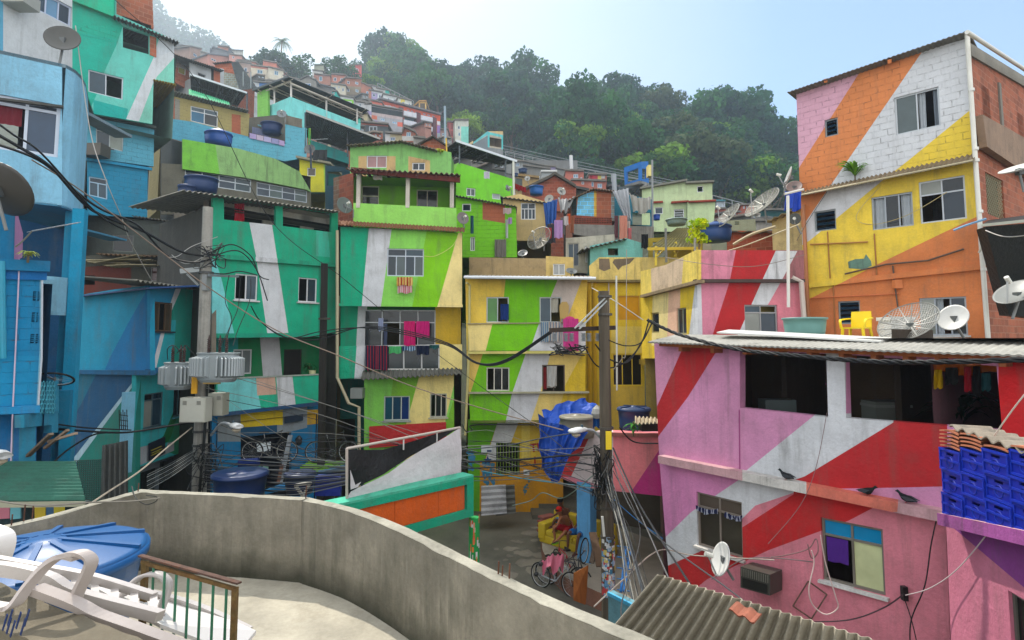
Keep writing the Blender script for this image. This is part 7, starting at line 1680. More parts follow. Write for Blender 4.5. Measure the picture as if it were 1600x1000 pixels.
for i,(x,y0,y1,cc,w_,lb)in enumerate(((1466,578,606,(196,160,10),11,'yellow shirt at the left'),(1487,574,600,(26,30,30),18,'black shirt second from the left'),(1512,573,611,(160,20,40),12,'crimson shirt in the middle'),(1526,572,618,(20,20,24),10,'long black garment fourth'),(1541,583,610,(30,84,90),13,'teal shirt at the right end'))):
 c_('shirt',lb+' of the wash inside the pink house opening','laundry',x-w_/2,y0,x+w_/2,y1,plK,cc,off=-.45,group='wash inside the pink house',folds=1.5,nx=10)
c_('awning_cloth','orange scalloped cloth awning above the wash in the pink house opening','awning',1456,568,1562,584,plK,(206,110,30),off=-.6,folds=6,amp=.06)
t=thing('storage_chest','white chest freezer in the dark pink house opening','freezer',P(1380,652,11.8));m=MB();m.box(P(1384,645,12.2),.72,.5,.5,(110,116,110));m.build('body','plastic',t);m=MB();m.box(P(1384,633,12.2),.76,.54,.05,(130,136,130));m.build('lid','plastic',t)
t=thing('glass_table','pale table edge inside the left pink house opening','table',P(1215,640,13.6));m=MB();m.box(P(1214,634,13.4),.7,.4,.3,(96,110,110));m.build('body','plastic',t)
def pigeon(label,x,y,face,D,col=(40,42,46)):
 c=plK.p(x,713+(x-1028)*.1956,.14)+Z*.10;t=thing('pigeon',label,'pigeon',c-Z*.11,'pigeons on the pink ledge');f=(plK.r*face).normalized();m=MB();u=f.cross(Z);rows=[]
 for s_,rr,zz in((-.20,.012,-.02),(-.14,.03,-.01),(-.08,.055,0),(0,.07,.01),(.06,.062,.03),(.10,.04,.07),(.125,.032,.11),(.15,.03,.125),(.17,.015,.12),(.195,.004,.115)):
  rows.append([c+f*s_*.8+Z*zz*.8+(u*math.cos(k*.785)*.9+Z*math.sin(k*.785))*rr*.85 for k in range(8)])
 m.grid(rows,col,closev=True,cf=lambda i,j:col if i<5 else(30,44,44));m.build('body','cloth',t,smooth=True)
 m=MB()
 for s_ in(-1,1):m.prism([c+u*s_*.066+f*.05+Z*.04,c+u*s_*.07-f*.05+Z*.045,c+u*s_*.03-f*.19+Z*.0,c+u*s_*.068-f*.03-Z*.02],u*s_*.008,(70,74,80))
 m.build('wing','cloth',t)
 for s_ in(-1,1):m=MB();m.tube([c+u*s_*.025-Z*.05,c+u*s_*.025-Z*.11,c+u*s_*.025+f*.03-Z*.112],.006,(150,60,50),n=5);m.build('leg','skin',t)
def Dk(x,off=.1):return plK.p(x,740,off).y
pigeon('grey pigeon at the left, on the white part of the ledge',1228,737,-1,Dk(1228))
pigeon('dark pigeon with head tucked on the red part of the ledge',1357,757,1,Dk(1357),(30,34,34))
pigeon('dark pigeon at the right facing left on the ledge',1416,768,-1,Dk(1416),(26,28,32))
for x,y in((953,115),(962,120)):
 m=MB();c=P(x,y,70);m.prism([c,c+Vector((.35,0,.22)),c+Vector((.1,.1,-.05)),c+Vector((-.3,0,.2))],Vector((0,.04,.02)),(60,70,80));tag(m.build('bird','cloth'),'tiny dark bird in the sky, %s of the two'%('left' if x==953 else 'right'),'bird','birds in the sky')
t=thing('air_conditioner','black rusty window air conditioner on the lower pink wall','air conditioner',plK.p(1199,920,.3));q=[plK.p(1176,878,.02),plK.p(1222,890,.02),plK.p(1222,922,.02),plK.p(1176,910,.02)]
m=MB();m.prism(q,plK.n*.42,(66,66,60));m.build('casing','metal',t);m=MB()
for i in range(13):m.bar(bil(q,.06+.88*i/12,.06)+plK.n*.43,bil(q,.06+.88*i/12,.42)+plK.n*.43,.012,.01,(120,120,110))
m.build('grille','metal',t);m=MB();m.prism([bil(q,.08,.5)+plK.n*.421,bil(q,.92,.5)+plK.n*.421,bil(q,.92,.93)+plK.n*.421,bil(q,.08,.93)+plK.n*.421],plK.n*.01,(20,22,20));m.build('front_panel','plastic',t)
m=MB();pts=[(1263,908),(1292,929),(1268,967),(1239,947),(1263,908)]
for a,b_ in zip(pts,pts[1:]):m.bar(plK.p(*a,.04),plK.p(*b_,.04),.02,.02,(110,84,74))
tag(m.build('wire_frame','rust'),'empty diamond shaped rusty frame on the lower pink wall','frame')
m=MB();m.box(plK.p(1413,927,.05),.08,.08,.22,(24,24,26));tag(m.build('wall_anchor','metal'),'small black cable anchor on the lower pink wall right of the blue topped window','anchor')
cloth('purple_towel','purple towel hung in the blue topped window','towel',[plK.p(1291,838,.03),plK.p(1325,845,.03),plK.p(1326,883,.03),plK.p(1294,876,.03)],(84,40,140),folds=1,amp=.01)
for i,(x0,y0,x1,y1)in enumerate(((1087,789,1121,803),(1133,799,1160,813))):
 cloth('curtain_valance','checked blue and white valance tied in the %s half of the brown screened window'%('left','right')[i],'valance',[plK.p(x0,y0,.04),plK.p(x1,y0+6,.04),plK.p(x1,y1,.04),plK.p(x0,y1-6,.04)],(60,70,110),folds=3,amp=.03,sag=.05,stripes=[(30,40,80),(170,174,190),14])
def crate(c,ax,ay,sz,lb):
 t=thing('bottle_crate',lb,'crate',c,'blue bottle crates on the ledge');BC2=(4,26,150);w_,d_,h_=sz
 def q(x,y,z):return c+ax*x+ay*y+Z*z
 m=MB()
 for(y0)in(0,d_-.02):
  m.obox(q(0,y0,0),ax*w_,ay*.02,Z*h_*.72,BC2);m.obox(q(0,y0,h_*.84),ax*w_,ay*.02,Z*h_*.16,BC2);m.obox(q(0,y0,h_*.72),ax*w_*.33,ay*.02,Z*h_*.12,BC2);m.obox(q(w_*.67,y0,h_*.72),ax*w_*.33,ay*.02,Z*h_*.12,BC2)
 m.obox(q(0,.02,0),ax*.02,ay*(d_-.04),Z*h_,BC2);m.obox(q(w_-.02,.02,0),ax*.02,ay*(d_-.04),Z*h_,BC2);m.obox(q(.02,.02,0),ax*(w_-.04),ay*(d_-.04),Z*.02,BC2)
 m.build('body','plastic',t);m=MB()
 for z in(0,.46,.9):m.obox(q(-.008,-.014,h_*z),ax*(w_+.016),ay*.014,Z*.03,(10,40,170))
 for x in(0,w_-.025):m.obox(q(x,-.014,.03),ax*.025,ay*.013,Z*(h_*.86),(10,40,170))
 m.tube([q(w_*.5+math.cos(a)*.075,-.004,h_*.42+math.sin(a)*.075)for a in[k*.6283 for k in range(11)]],.005,(14,44,170),n=4);m.build('rim','plastic',t)
ORD=['first','second','third','fourth'];LV=['bottom','middle','top']
lgA=plU.p(1464,801,.24);lgB=plU.p(1680,846,.24);ldr=(lgB-lgA).normalized();base=lgA+ldr*.16;cw=.46
for i in range(4):
 for j in range(3):
  if i==3 and j==2:pass
  crate(base+ldr*(i*(cw+.012))+Z*(j*.315+.012)-plU.n*(.02*((i+j)%2)),plU.r,-plU.n,(cw,.38,.305),'deep blue bottle crate, %s column from the left, %s layer on the purple ledge'%(ORD[i],LV[j]))
tb=base+Z*.97
for i,(x,n)in enumerate(((.0,5),(.48,4),(.98,1),(1.45,1))):
 for j in range(n):
  m=MB();p=tb+ldr*(x+r2 .uniform(-.02,.02))+Z*.052*j;w_=.44
  rows=[[p+plU.r*(w_*k/6)-plU.n*y+Z*(.018*math.sin(math.pi*k/6)+.018+.006*j*0)for k in range(7)]for y in(0,.36)]
  rows2=[[v-Z*.022 for v in r]for r in rows];m.grid(rows,(176,110,80));m.grid(rows2[::-1],(150,90,66));m.grid([rows2[0],rows[0]],(170,104,76));m.grid([rows[1],rows2[1]],(170,104,76))
  tag(m.build('roof_tile','brick' if 0 else 'corr'),'clay roof tile on the blue crates, %s pile, %s'%(['first','second','third','fourth'][i],['lowest','second up','third up','fourth up','topmost'][j]),'roof tile','clay tiles on the crates')
m=MB();m.corr(tb+Z*.32+plU.r*.25,tb+Z*.22+plU.r*1.9,tb+Z*.22+plU.r*1.9-plU.n*.5,tb+Z*.3+plU.r*.25-plU.n*.5,7,.03,(140,130,116),.02);tag(m.build('sheet_piece','corr'),'piece of weathered roofing sheet laid on the tiles over the crates','roof sheet')
# plants
def plant(name,label,cat,c,r,h,n,col,up=.8,group=None,leaf=.2,stem=True,wd=.035):
 t=thing(name,label,cat,c,group);m=MB();rr=random.Random(int(c.x*50))
 for i in range(n):
  a=rr.uniform(0,6.283);ln=rr.uniform(.5,1)*r;d=Vector((math.cos(a),math.sin(a)*.8,0));o=c+Z*h*rr.uniform(0,.8)*(1 if stem else.2);prev=None;s_=Vector((-d.y,d.x,0))
  for j in range(6):
   u=j/5;p=o+d*ln*u+Z*(ln*(up*u*1.4-1.2*u*u));w_=wd*math.sin(math.pi*min(1,u*.85+.15))+.004
   if prev is not None:m.face([prev[0]-s_*prev[1],prev[0]+s_*prev[1],p+s_*w_,p-s_*w_],col if i%3 else tuple(int(v*1.15)for v in col))
   prev=(p,w_)
 m.build('leaves','leaf',t)
 if stem:m=MB();m.tube([c-Z*.1,c+Z*h],.02,(90,80,60),n=5);m.build('stem','wood',t)
 return t
plant('fern','green fern sprouting from the orange house awning','fern',plO.p(1336,276,.2),.6,.25,46,(96,140,40),up=1.2,wd=.04)
t=thing('bush','bright yellow green bush growing between the porch and the blue tank','bush',P(1093,392,19.5));LBb=[((P(1090+r2 .uniform(-9,9),362+r2 .uniform(-14,14),19.5)+Vector((0,r2 .uniform(-.2,.2),0)))-P(1093,392,19.5),r2 .uniform(.12,.24),i%2)for i in range(26)]
o=bpy.data.objects.new('foliage',leafmesh('foliage',LBb,700,.07,((196,206,20),(150,180,20)),9));COL.objects.link(o);o.parent=t
m=MB();m.tube([P(1093,402,19.5),P(1092,365,19.5)],.04,(120,100,70),n=6);m.build('stem','wood',t)
plant('potted_plant','leafy plant on the teal house balcony beside a bucket','plant',plT.p(483,582,-.3),.45,.35,30,(50,110,60))
t=thing('bucket','small white and yellow bucket with greens on the teal house balcony','bucket',plT.p(488,586,-.1));m=MB();m.lathe(plT.p(488,587,-.1),[(0,0),(.1,0),(.13,.2),(.12,.2),(.1,.02)],(196,196,150),n=14);m.build('body','plastic',t)
plant('plant','small green plant beside the corrugated sheets on the pink terrace','plant',P(990,676,15.8),.35,.3,30,(80,150,60))
plant('palm_plant','dark palm leaves inside the right opening of the pink house','plant',P(1500,668,10.6),.9,.4,36,(18,44,36),up=1.0,wd=.05)
plant('plant','tuft of yellow green weeds on the blue block house ledge','plant',plb.p(44,402,.2),.22,.1,24,(170,180,90),wd=.02)
plant('plant','yellow flowers on the pale green house roof','plant',P(688,238,28.4),.3,.15,16,(180,190,30),wd=.05)
# lower right: blue sign board and corrugated roof by the passage
t=thing('shed_roof','stained corrugated fibre roof sloping down in front of the pink house','roof',P(1150,980,9)-Z*2)
zr=3.3
a,b_,c,d=G(985,935,3.25),G(1027,897,3.75),G(1270,1000,3.75),G(1240,1120,3.2)
m=MB();m.corr(b_,G(1400,1010,3.75),G(1400,1110,3.0),G(952,985,2.9),24,.045,(160,152,134),.02,rows=2);m.build('roof_sheet','corr',t)
m=MB();p=G(1150,940,3.85);m.corr(p,G(1190,958,3.85),G(1178,972,3.8),G(1138,952,3.8),2,.02,(150,90,70),.02);m.build('broken_tile','corr',t)
m=MB();bd=[G(950,927,2.9),G(1115,1010,2.9)];m.obox(bd[0]-Z*1.3,bd[1]-bd[0]+(bd[1]-bd[0])*.3,Vector((.1,.12,0)),Z*1.3,(96,140,150));t=thing('sign_board','pale blue hand painted board below the wooden pole','sign board',bd[0]-Z*1.3);m.build('board','oldplaster',t)
m=MB();m.bar(bd[0],bd[1]+(bd[1]-bd[0])*.3,.04,.05,(70,160,196));m.build('edge_strip','metal',t)
t=thing('corrugated_sheets','stack of pale corrugated sheets leaning on the yellow ground floor wall','sheets',Vector((P(777,790,20).x,20,0)))
for k,(x0,x1,dy,cc)in enumerate(((752,790,0,(150,150,150)),(775,804,.25,(90,90,84)))):
 a=P(x0,759,21.6+dy);b_=P(x1,757,21.6+dy);c=P(x1+2,802,21.0+dy);d=P(x0,806,21.0+dy);m=MB();m.corr(a,d,c,b_,5,.05,cc,.02);m.build('sheet','corr',t)
t=thing('sheet_roof','green translucent corrugated sheets over the stall at the left edge','roof',P(60,790,9.5)-Z*1)
a,b_,c,d=P(-80,783,8.8),P(133,781,9.2),P(118,722,10.6),P(-80,722,10.4)
m=MB();m.corr(d,a,b_,c,12,.03,(44,92,78),.01);m.build('roof_sheet','corr',t);m=MB();m.bar(a+Z*.0-Z*.06,b_-Z*.06,.04,.08,(150,150,130));m.build('front_edge','metal',t)
t=thing('fibre_sheet','grey corrugated sheets stacked upright beside the blue painted post','sheets',P(180,770,16.5));m=MB();m.corr(P(160,696,16.4),P(200,688,16.9),P(200,800,16.7),P(157,800,16.2),5,.06,(96,98,94),.03);m.build('sheet','corr',t)
m=MB();q=[P(112,720,17),P(162,718,16.6),P(162,800,16.4),P(118,800,16.8)]
for i in range(18):m.bar(bil(q,i/17,0),bil(q,i/17,1),.02,.02,(30,70,64))
for i in range(26):m.bar(bil(q,0,i/25),bil(q,1,i/25),.02,.02,(30,70,64))
tag(m.build('mesh_screen','metal'),'dark green mesh screen between the blue house and the green sheets','screen')
for i,(x0,x1,cc,lb)in enumerate(((-20,15,(190,110,130),'pink poster'),(16,32,(100,180,196),'light blue poster'),(54,71,(206,180,20),'yellow poster'),(72,84,(40,90,150),'blue poster'),(84,100,(206,190,10),'yellow notice'))):
 m=MB();q=[P(x0,784,9.9),P(x1,784,9.9),P(x1,810,9.9),P(x0,812,9.9)];m.prism(q,Vector((0,.02,0)),cc);tag(m.build('poster','plastic'),lb+' under the green sheet roof at the left edge','poster','posters under the green sheets')
m=MB();m.prism([P(-60,784,10.4),P(135,784,10.4),P(135,860,10.4),P(-60,860,10.4)],Vector((0,.1,0)),(22,50,56));tag(m.build('stall_wall','plaster'),'dark wall of the stall under the green sheet roof','wall')
def yagi(label,pts,n,D0,D1,ln,foot):
 a=P(*pts[0],D0);b_=P(*pts[1],D1);t=thing('tv_antenna',label,'antenna',P(*foot,D0),'television antennas');m=MB();m.tube([a,b_],.012,(150,156,160),n=5)
 d=(b_-a).normalized();s_=d.cross(Z).normalized()
 for i in range(n):
  p=a.lerp(b_,i/(n-1));l_=ln*(1-.5*i/(n-1));m.tube([p-s_*l_,p+s_*l_],.006,(150,156,160),n=4)
 m.build('elements','metal',t);m=MB();f=P(*foot,D0);m.tube(smoothpath([f,(f+a)/2-Z*.02,a]),.014,(110,110,100),n=5);m.build('mast','metal',t)
yagi('television antenna pointing right above the blue block house',((50,361),(122,348)),10,10.3,10.9,.22,(24,386))
yagi('pale television antenna under the grey striped awning',((483,219),(512,217)),6,28,28.4,.3,(487,232))
m=MB();m.tube([P(486,263,28.4),P(485,222,28.4)],.05,(20,40,60),n=6);m.build('flag_pole','metal',None);tag(bpy.data.objects['flag_pole'],'dark pole holding the green flag above the mossy parapet','pole')
c_('flag','narrow green and yellow flag on the dark pole','flag',482,200,486,226,28.3,(20,150,80),folds=1,nx=8,stripes=[(20,150,80),(20,150,80),(190,190,60),8])
for lb,x,y0,y1,D,r_,cc in(('thin white pole right of the beige parapet, street side',963,431,610,18,.03,(190,190,180)),('tall thin mast beside the grey canvas',1019,250,420,27.5,.05,(130,134,134)),('grey mast with a lamp in front of the blue cube',959,272,300,58,.25,(140,146,150)),('white mast on the hill above the pink brick houses',892,243,264,64,.2,(190,190,190)),('white drainpipe post at the end of the dark canopy',802,252,318,29.6,.06,(190,190,176)),('yellow topped post on the pale green roof',697,216,238,29,.04,(200,160,30)),('thin metal mast beside the brick gable',695,166,226,60,.12,(130,150,160)),('white pipe standing left of the orange house',1231,306,480,16.6,.045,(206,204,196)),('thin post beside the bush on the parapet',1086,395,372,19.2,.04,(130,130,120)),('grey steel post before the yellow porch',1040,357,410,22.6,.05,(110,110,104))):
 m=MB();m.tube([P(x+(1 if y1>y0 else 0),y1,D),P(x,y0,D)],r_,cc,n=7);tag(m.build('post','metal'),lb,'post')
m=MB();m.tube([P(1226,303,16.6),P(1255,296,16.8)],.04,(206,204,196),n=6);tag(m.build('awning_bar','metal'),'white horizontal pipe at the foot of the orange house awning','pipe')
m=MB();m.box(P(1015,268,56),.25/F*56*30,.8,1.1,(206,190,110));tag(m.build('telecom_box','plastic'),'cream telecom box on the mast beside the blue cube','box')
t=thing('awning','black sagging awning at the right edge beside the orange house','awning',P(1575,420,12.6));q=[P(1537,352,13.4),P(1640,344,10.4),P(1640,480,12),P(1577,492,14.5)]
m=MB();m.prism([P(1536,350,13.4),P(1650,338,10.2),P(1650,330,13.5),P(1545,344,16.0)],-Z*.04,(30,34,34));m.build('cover','tarp',t);m=MB();m.bar(P(1536,352,13.4),P(1650,340,10.2),.05,.06,(150,156,150));m.build('front_bar','metal',t)
m=MB();m.prism([P(1540,354,13.6),P(1650,345,13.6),P(1650,500,14),P(1576,492,14.6)],Vector((.1,.4,0)),(20,24,22));m.build('dark_interior_sheet','tarp',t)  # near-black sheet painting the unlit interior below the awning
c_('red_cloth','red cloth hanging in the left opening of the teal house top floor','laundry',366,318,382,346,plT,(180,14,40),off=-.35,folds=2)
c_('white_towel','small white towel hanging in the red framed window of the yellow house','towel',855,572,870,604,plE,(190,190,186),off=.05,group=GC,folds=1)
# cables
def cable(label,pts,r=.014,sag=.0,col=(16,18,20),name='cable',group='street cables',n=14,mat_='rubber',cat='cable',twist=0):
 """through points (x, y, D); each span sags by sag metres"""
 w=[P(*p)if len(p)==3 else Vector(p[0])for p in pts];out=[]
 if len(w)==2:
  for i in range(n+1):
   u=i/n;out.append(w[0].lerp(w[1],u)-Z*sag*4*u*(1-u))
 else:out=smoothpath(w,8)
 m=MB()
 if twist:
  for k in range(3):
   o=[]
   for i in range(len(out)*4-3):
    j=min(i//4,len(out)-2);u=i/4-j;p=out[j].lerp(out[j+1],u);t=(out[j+1]-out[j]).normalized();a=t.cross(Z).normalized();b=t.cross(a);ph=i*.45+k*2.094
    o.append(p+(a*math.cos(ph)+b*math.sin(ph))*r*1.1)
   m.tube(o,r,col,n=6)
 else:m.tube(out,r,col,n=5)
 return tag(m.build(name,mat_,smooth=False),label,cat,group)
K=cable;GY=(120,112,100);LT=(170,166,160)
K('thick twisted black cable running over the pink house front to the right edge',[(1012,500,13.6),(1060,522,12.8),(1150,545,11.3),(1250,556,10.0),(1370,565,9.0),(1500,565,8.1),(1700,558,7.0)],.020,twist=1)
K('black cable drooping from the street pole crossarm up to the pink roof corner',[(915,545,13.1),(935,573,13.2),(970,570,13.4),(1000,540,13.5),(1014,500,13.6)],.017)
K('second black cable loop under the crossarm to the pink roof corner',[(930,538,13.1),(950,560,13.2),(980,566,13.3),(1005,530,13.5),(1018,506,13.6)],.018)
K('black cable from the roof corner to the brown insulator knot on the pole',[(1018,505,13.6),(1002,535,13.5),(976,540,13.3),(948,530,13.1)],.014)
K('grey wire knotted with the black cable left of the pink roof corner',[(979,390,15),(978,540,13.4),(972,560,13.3),(958,578,13.2)],.01,col=GY)
for i,(y0,y1,s_,lb)in enumerate(((570,530,0,'uppermost'),(580,534,0,'middle'),(588,540,0,'lowest'))):
 K('%s black cable of the bundle swinging from the teal house to the wooden pole'%lb,[(392,478,15.2),(410,505,15.4),(450,528,16),(500,530-i*6,16.4),(560,512,16),(620,514+i*3,15.6),(700,536+i*2,15),(745,566+i,14.6),(790,562+i*2,14.0),(862,516+i*2,13.0)],.015)
K('thin black wire from the upper left across the teal house to the balcony',[(180,0,16),(310,130,18),(420,340,19.5),(530,430,20.5),(600,488,21.5)],.012)
K('pale bracing wire from the top left down over the concrete pole to the banner',[(50,250,10),(130,300,11.5),(245,388,13),(330,452,13.8),(430,515,14.5),(530,556,14.5),(640,602,14.8),(760,640,15),(880,672,13.6)],.014,col=(120,104,90))
K('thick black cable sweeping from the left window to the concrete pole',[(-40,190,9.6),(30,230,10),(80,262,10.6),(135,322,11.6),(180,345,12.4),(225,362,13.2),(280,392,14),(318,400,14.4)],.030)
K('second thick black cable below the first, crossing the rounded balcony',[(-40,215,9.6),(60,250,10.4),(120,300,11.4),(160,328,12),(215,352,13),(260,398,13.8),(300,410,14.2),(330,405,14.5)],.026)
K('black cable hanging at the upper left across the curtained window',[(-40,165,9.3),(20,210,9.8),(65,240,10.4),(150,332,11.8),(200,362,12.8)],.020)
K('long white cord falling from the roof down the blue wall at the left',[(118,40,13),(140,200,13),(165,280,13.2),(190,340,14),(205,380,15),(238,440,17)],.011,col=LT)
K('grey cable from the parapet corner up past the shop to the transformer box',[(100,815,8.0),(170,768,9.4),(220,735,11),(258,702,12.8),(300,668,14)],.016,col=(150,140,124))
for i in range(8):
 K('thin grey service wire fanning from the concrete pole down to the shop corner',[(308,700+i*2.2,14.4),(270,722+i*3,13.4),(230,742+i*3.4,12)],.008+.002*(i%2),col=(110,114,112)if i%2 else(60,66,66),group='wire fan at the concrete pole')
for i in range(20):
 y=700+i*3.2;K('thin wire crossing in front of the shop toward the banner frame',[(318,y+(i%3)*3,14.3),(380,y+6+(i%2)*4,13.2),(460,y+12,12.2),(545,722+i*1.8,10.8)],.007+.003*(i%3),col=[(24,26,28),(96,100,100),(60,60,60)][i%3],group='wires before the blue shop')
K('black double cable along the blue house wall to the concrete pole',[(60,668,12),(110,672,13),(190,676,14),(250,668,14.3),(306,658,14.4)],.024)
K('thick black cable rising from the lower left to the rebar bundle',[(84,722,11.5),(110,700,12.4),(150,678,13.4),(192,676,14)],.02)
K('second black cable beneath along the blue house wall',[(70,660,12),(130,668,13),(205,672,14)],.016)
m=MB()
for i in range(5):
 x=187+i*3;m.tube([P(x,672,14.2),P(x-1,640+i%2*4,14.2)],.012,(24,26,28),n=4)
for y in(648,656,664):m.tube([P(186,y,14.2),P(200,y+2,14.2)],.01,(24,26,28),n=4)
tag(m.build('rebar_cage','rust'),'dark rebar cage end standing on the wall before the blue house','rebar')
for i,(y0,y1,r_,c_k)in enumerate(((722,712,.024,(18,22,24)),(732,722,.016,(24,30,32)),(745,728,.010,(50,60,60)),(752,742,.008,(60,76,80)))):
 K('black overhead cable from the wooden pole across the yellow house, %s of four'%['topmost','second','third','lowest'][i],[(718,y0,13.5),(800,y0-3,13.4),(880,y1,13.3),(936,y1-2+i*8,13.2)],r_,col=c_k)
K('black cable from the lamp arm falling left across the blue tarp',[(718,703,13.4),(790,696,13.3),(850,684,13),(900,676,12.9)],.014,col=(60,64,66))
K('blue wire crossing before the yellow ground floor to the pole',[(752,736,14),(820,748,13.8),(900,758,13.5),(945,760,13.2)],.012,col=(40,130,150))
K('grey green hose lying along the yellow wall foot',[(800,790,19),(830,782,19),(848,770,18.6),(880,778,17.6),(930,740,14)],.016,col=(110,130,120))
K('black cable from the pink house corner to the wooden pole top plate',[(1028,693,14),(990,690,13.8),(968,668,13.3)],.018)
K('short black cable loop between the green and the yellow house',[(722,663,20),(728,674,19.5),(738,672,19.5),(742,664,20),(840,664,20)],.02)
r3=random.Random(31)
for i in range(16):
 u=i/15;x1=985+u*40+r3 .uniform(-4,4);K('thin twisted service wire of the fan running from the wooden pole to the lower right',[(948+r3 .uniform(-4,8),720+r3 .uniform(-10,60),13.0),(965+u*18,830+r3 .uniform(-10,10),11.2),(x1,960+r3 .uniform(-20,30),9.2)],.006+.003*(i%3),col=[(40,42,42),(130,128,120),(80,84,86)][i%3],group='wire fan at the wooden pole',n=6)
for i,(x,y,c_k,r_,lb)in enumerate(((1128,1020,(40,42,44),.018,'heavy dark wire'),(1100,1020,(90,90,90),.012,'grey wire'),(1210,1020,(70,72,74),.012,'long grey wire'),(1010,1000,(60,60,60),.01,'slack dark wire'))):
 K(lb+' running from the wooden pole past the corrugated roof',[(958,700+i*12,13),(1000,790+i*12,11),(x-40,930+i*8,8.5),(x,y,7.6)],r_,col=c_k)
K('bright blue wire descending from the wooden pole to the pink wall',[(948,770,13),(990,808,12.4),(1036,842,12)],.010,col=(30,90,160))
K('pale cable from the sign board corner up to the pink wall bracket',[(928,948,9.8),(975,905,10.6),(1030,860,12),(1085,868,12),(1210,875,11)],.013,col=(150,140,130))
K('grey cable running along the lower pink wall past the window sill',[(1112,905,12.1),(1160,875,11.6),(1210,872,11.1),(1270,878,10.6)],.010,col=(110,96,96))
K('black wire falling from the ledge corner down the pink wall',[plK and(1466,800,9.25),(1455,850,9.3),(1445,915,9.3),(1424,968,9.4),(1422,1010,9.4)],.010)
K('black wire crossing below the anchor on the pink wall',[(1413,935,9.5),(1424,968,9.4),(1434,1010,9.3)],.008)
K('pale wire swinging from the upper right to the pink wall anchor',[(1640,690,6.6),(1560,810,7.6),(1500,885,8.4),(1455,918,9),(1415,930,9.4)],.008,col=(190,176,176))
K('dark wire from the anchor to the corrugated roof',[(1410,930,9.5),(1380,950,9.7),(1330,968,10),(1270,972,10.4)],.012,col=(70,50,56))
K('white loop of cable hanging by the blue topped window',[(1282,836,10.2),(1290,880,10.2),(1305,930,10.1),(1309,950,10.1),(1290,960,10.2),(1270,945,10.3),(1264,920,10.3),(1272,880,10.3),(1268,860,10.3)],.010,col=(196,176,170))
K('tangle of grey wire left of the blue topped window',[(1205,870,11),(1225,868,10.8),(1262,858,10.5),(1275,842,10.4),(1278,862,10.3),(1268,872,10.4),(1262,850,10.4)],.010,col=(120,90,90))
K('thin grey string down from the ledge near the left pigeon',[(1292,645,10.7),(1275,730,10.7),(1250,790,10.8),(1200,850,11)],.006,col=(120,96,96))
K('pale wire from the crates up to the right border',[(1500,755,8.3),(1540,700,7.8),(1590,630,7.2),(1650,560,6.8)],.009,col=(186,176,166))
K('pale wire looping across the yellow windows of the orange house',[(1388,278,17.2),(1345,325,17.6),(1340,345,17.7),(1370,350,17.4),(1420,335,16.6),(1480,300,16)],.010,col=(176,160,110))
K('dark wire sloping over the white band of the orange house',[(1292,300,18.2),(1262,346,18.6),(1245,376,18.6)],.010,col=(90,84,70))
K('grey wire bundle crossing from the white pipe to the tilted dishes',[(1106,400,20),(1160,385,19),(1220,362,18),(1250,350,17.6)],.02,col=(170,160,130))
K('tan pole like cable leaning from the parapet to the cream house',[(1146,382,19),(1175,366,18.6),(1212,354,18.2)],.05,col=(150,136,104))
K('sagging pale wire over the pink parapet',[(1040,402,18.8),(1100,412,17),(1180,416,17),(1257,398,17.6)],.010,col=(120,110,100))
K('blue and white cloth tie stretched before the orange house drainpipe',[(1490,360,15.4),(1510,352,15.2),(1541,342,15)],.03,col=(110,150,180))
K('rope coiled round the white drainpipe',[(1529,395,15.2),(1540,372,15.1),(1534,380,15.1),(1542,376,15.1),(1530,394,15.2)],.02,col=(190,186,170))
K('cable inside the black awning at the right edge',[(1540,360,13.2),(1575,370,12.6),(1640,362,11.6)],.012,col=(190,186,180))
def tangle(label,x,y,D,n,rx,ry,seed,cols,r_=.012,rz=.3):
 q=random.Random(seed)
 t=thing('cable_tangle',label,'cable tangle',P(x,y,D),'cable tangles');m=MB()
 for i in range(n):
  pts=[P(x,y,D)+Vector((q.uniform(-rx,rx),q.uniform(-rz,rz),q.uniform(-ry,ry)))for _ in range(5)];m.tube(smoothpath(pts,6),r_*q.uniform(.6,1.2),q.choice(cols),n=4)
 m.build('loops','rubber',t)
DK=[(16,18,20),(30,32,34),(20,22,24),(90,90,88)]
tangle('black tangle of cables wrapped round the top of the concrete pole',328,400,14.5,9,.30,.35,1,DK)
tangle('black cable loops on the lower part of the concrete pole',322,730,14.4,16,.35,.6,2,DK)
tangle('knot of cables and clips on the wooden pole above the stickers',942,745,13.1,22,.22,.7,3,DK)
tangle('loops hanging under the crossarm of the wooden pole',890,546,13.0,8,.45,.15,4,DK,rz=.1)
for i,(pts,lb)in enumerate((([(330,395,14.4),(362,382,14.8),(392,400,15.2),(405,430,15.4),(420,437,15.4)],'black loop curving right from the concrete pole top'),([(333,400,14.4),(372,392,14.8),(400,420,15.2),(418,470,15.4)],'second black loop curving right from the concrete pole top'),([(322,425,14.5),(350,428,14.8),(375,424,15),(402,430,15.3)],'bracketed black cable reaching the teal house'),([(358,430,15),(352,470,15),(362,500,15),(345,540,14.4)],'thin drop cable to the larger transformer, left one'),([(376,432,15.1),(372,480,15),(360,510,14.6),(352,540,14.3)],'thin drop cable to the larger transformer, middle one'),([(392,436,15.2),(390,470,15),(372,515,14.6),(364,540,14.2)],'thin drop cable to the larger transformer, right one'),([(262,562,14.1),(262,545,14.1),(272,540,14.2),(283,552,14.2)],'small jumper wire on the smaller transformer, left'),([(276,552,14.1),(290,540,14.1),(298,548,14.1),(305,556,14.1)],'small jumper wire on the smaller transformer, right'),([(340,370,14.4),(300,385,14.2),(278,400,14),(262,402,13.8)],'pale loop of cable left of the concrete pole top'),([(268,398,14),(290,412,14.2),(318,402,14.4)],'thick pale cable joining the concrete pole from the left'))):
 K(lb,pts,.016 if i<3 else.010,col=(20,22,24)if i<8 else(150,150,146))
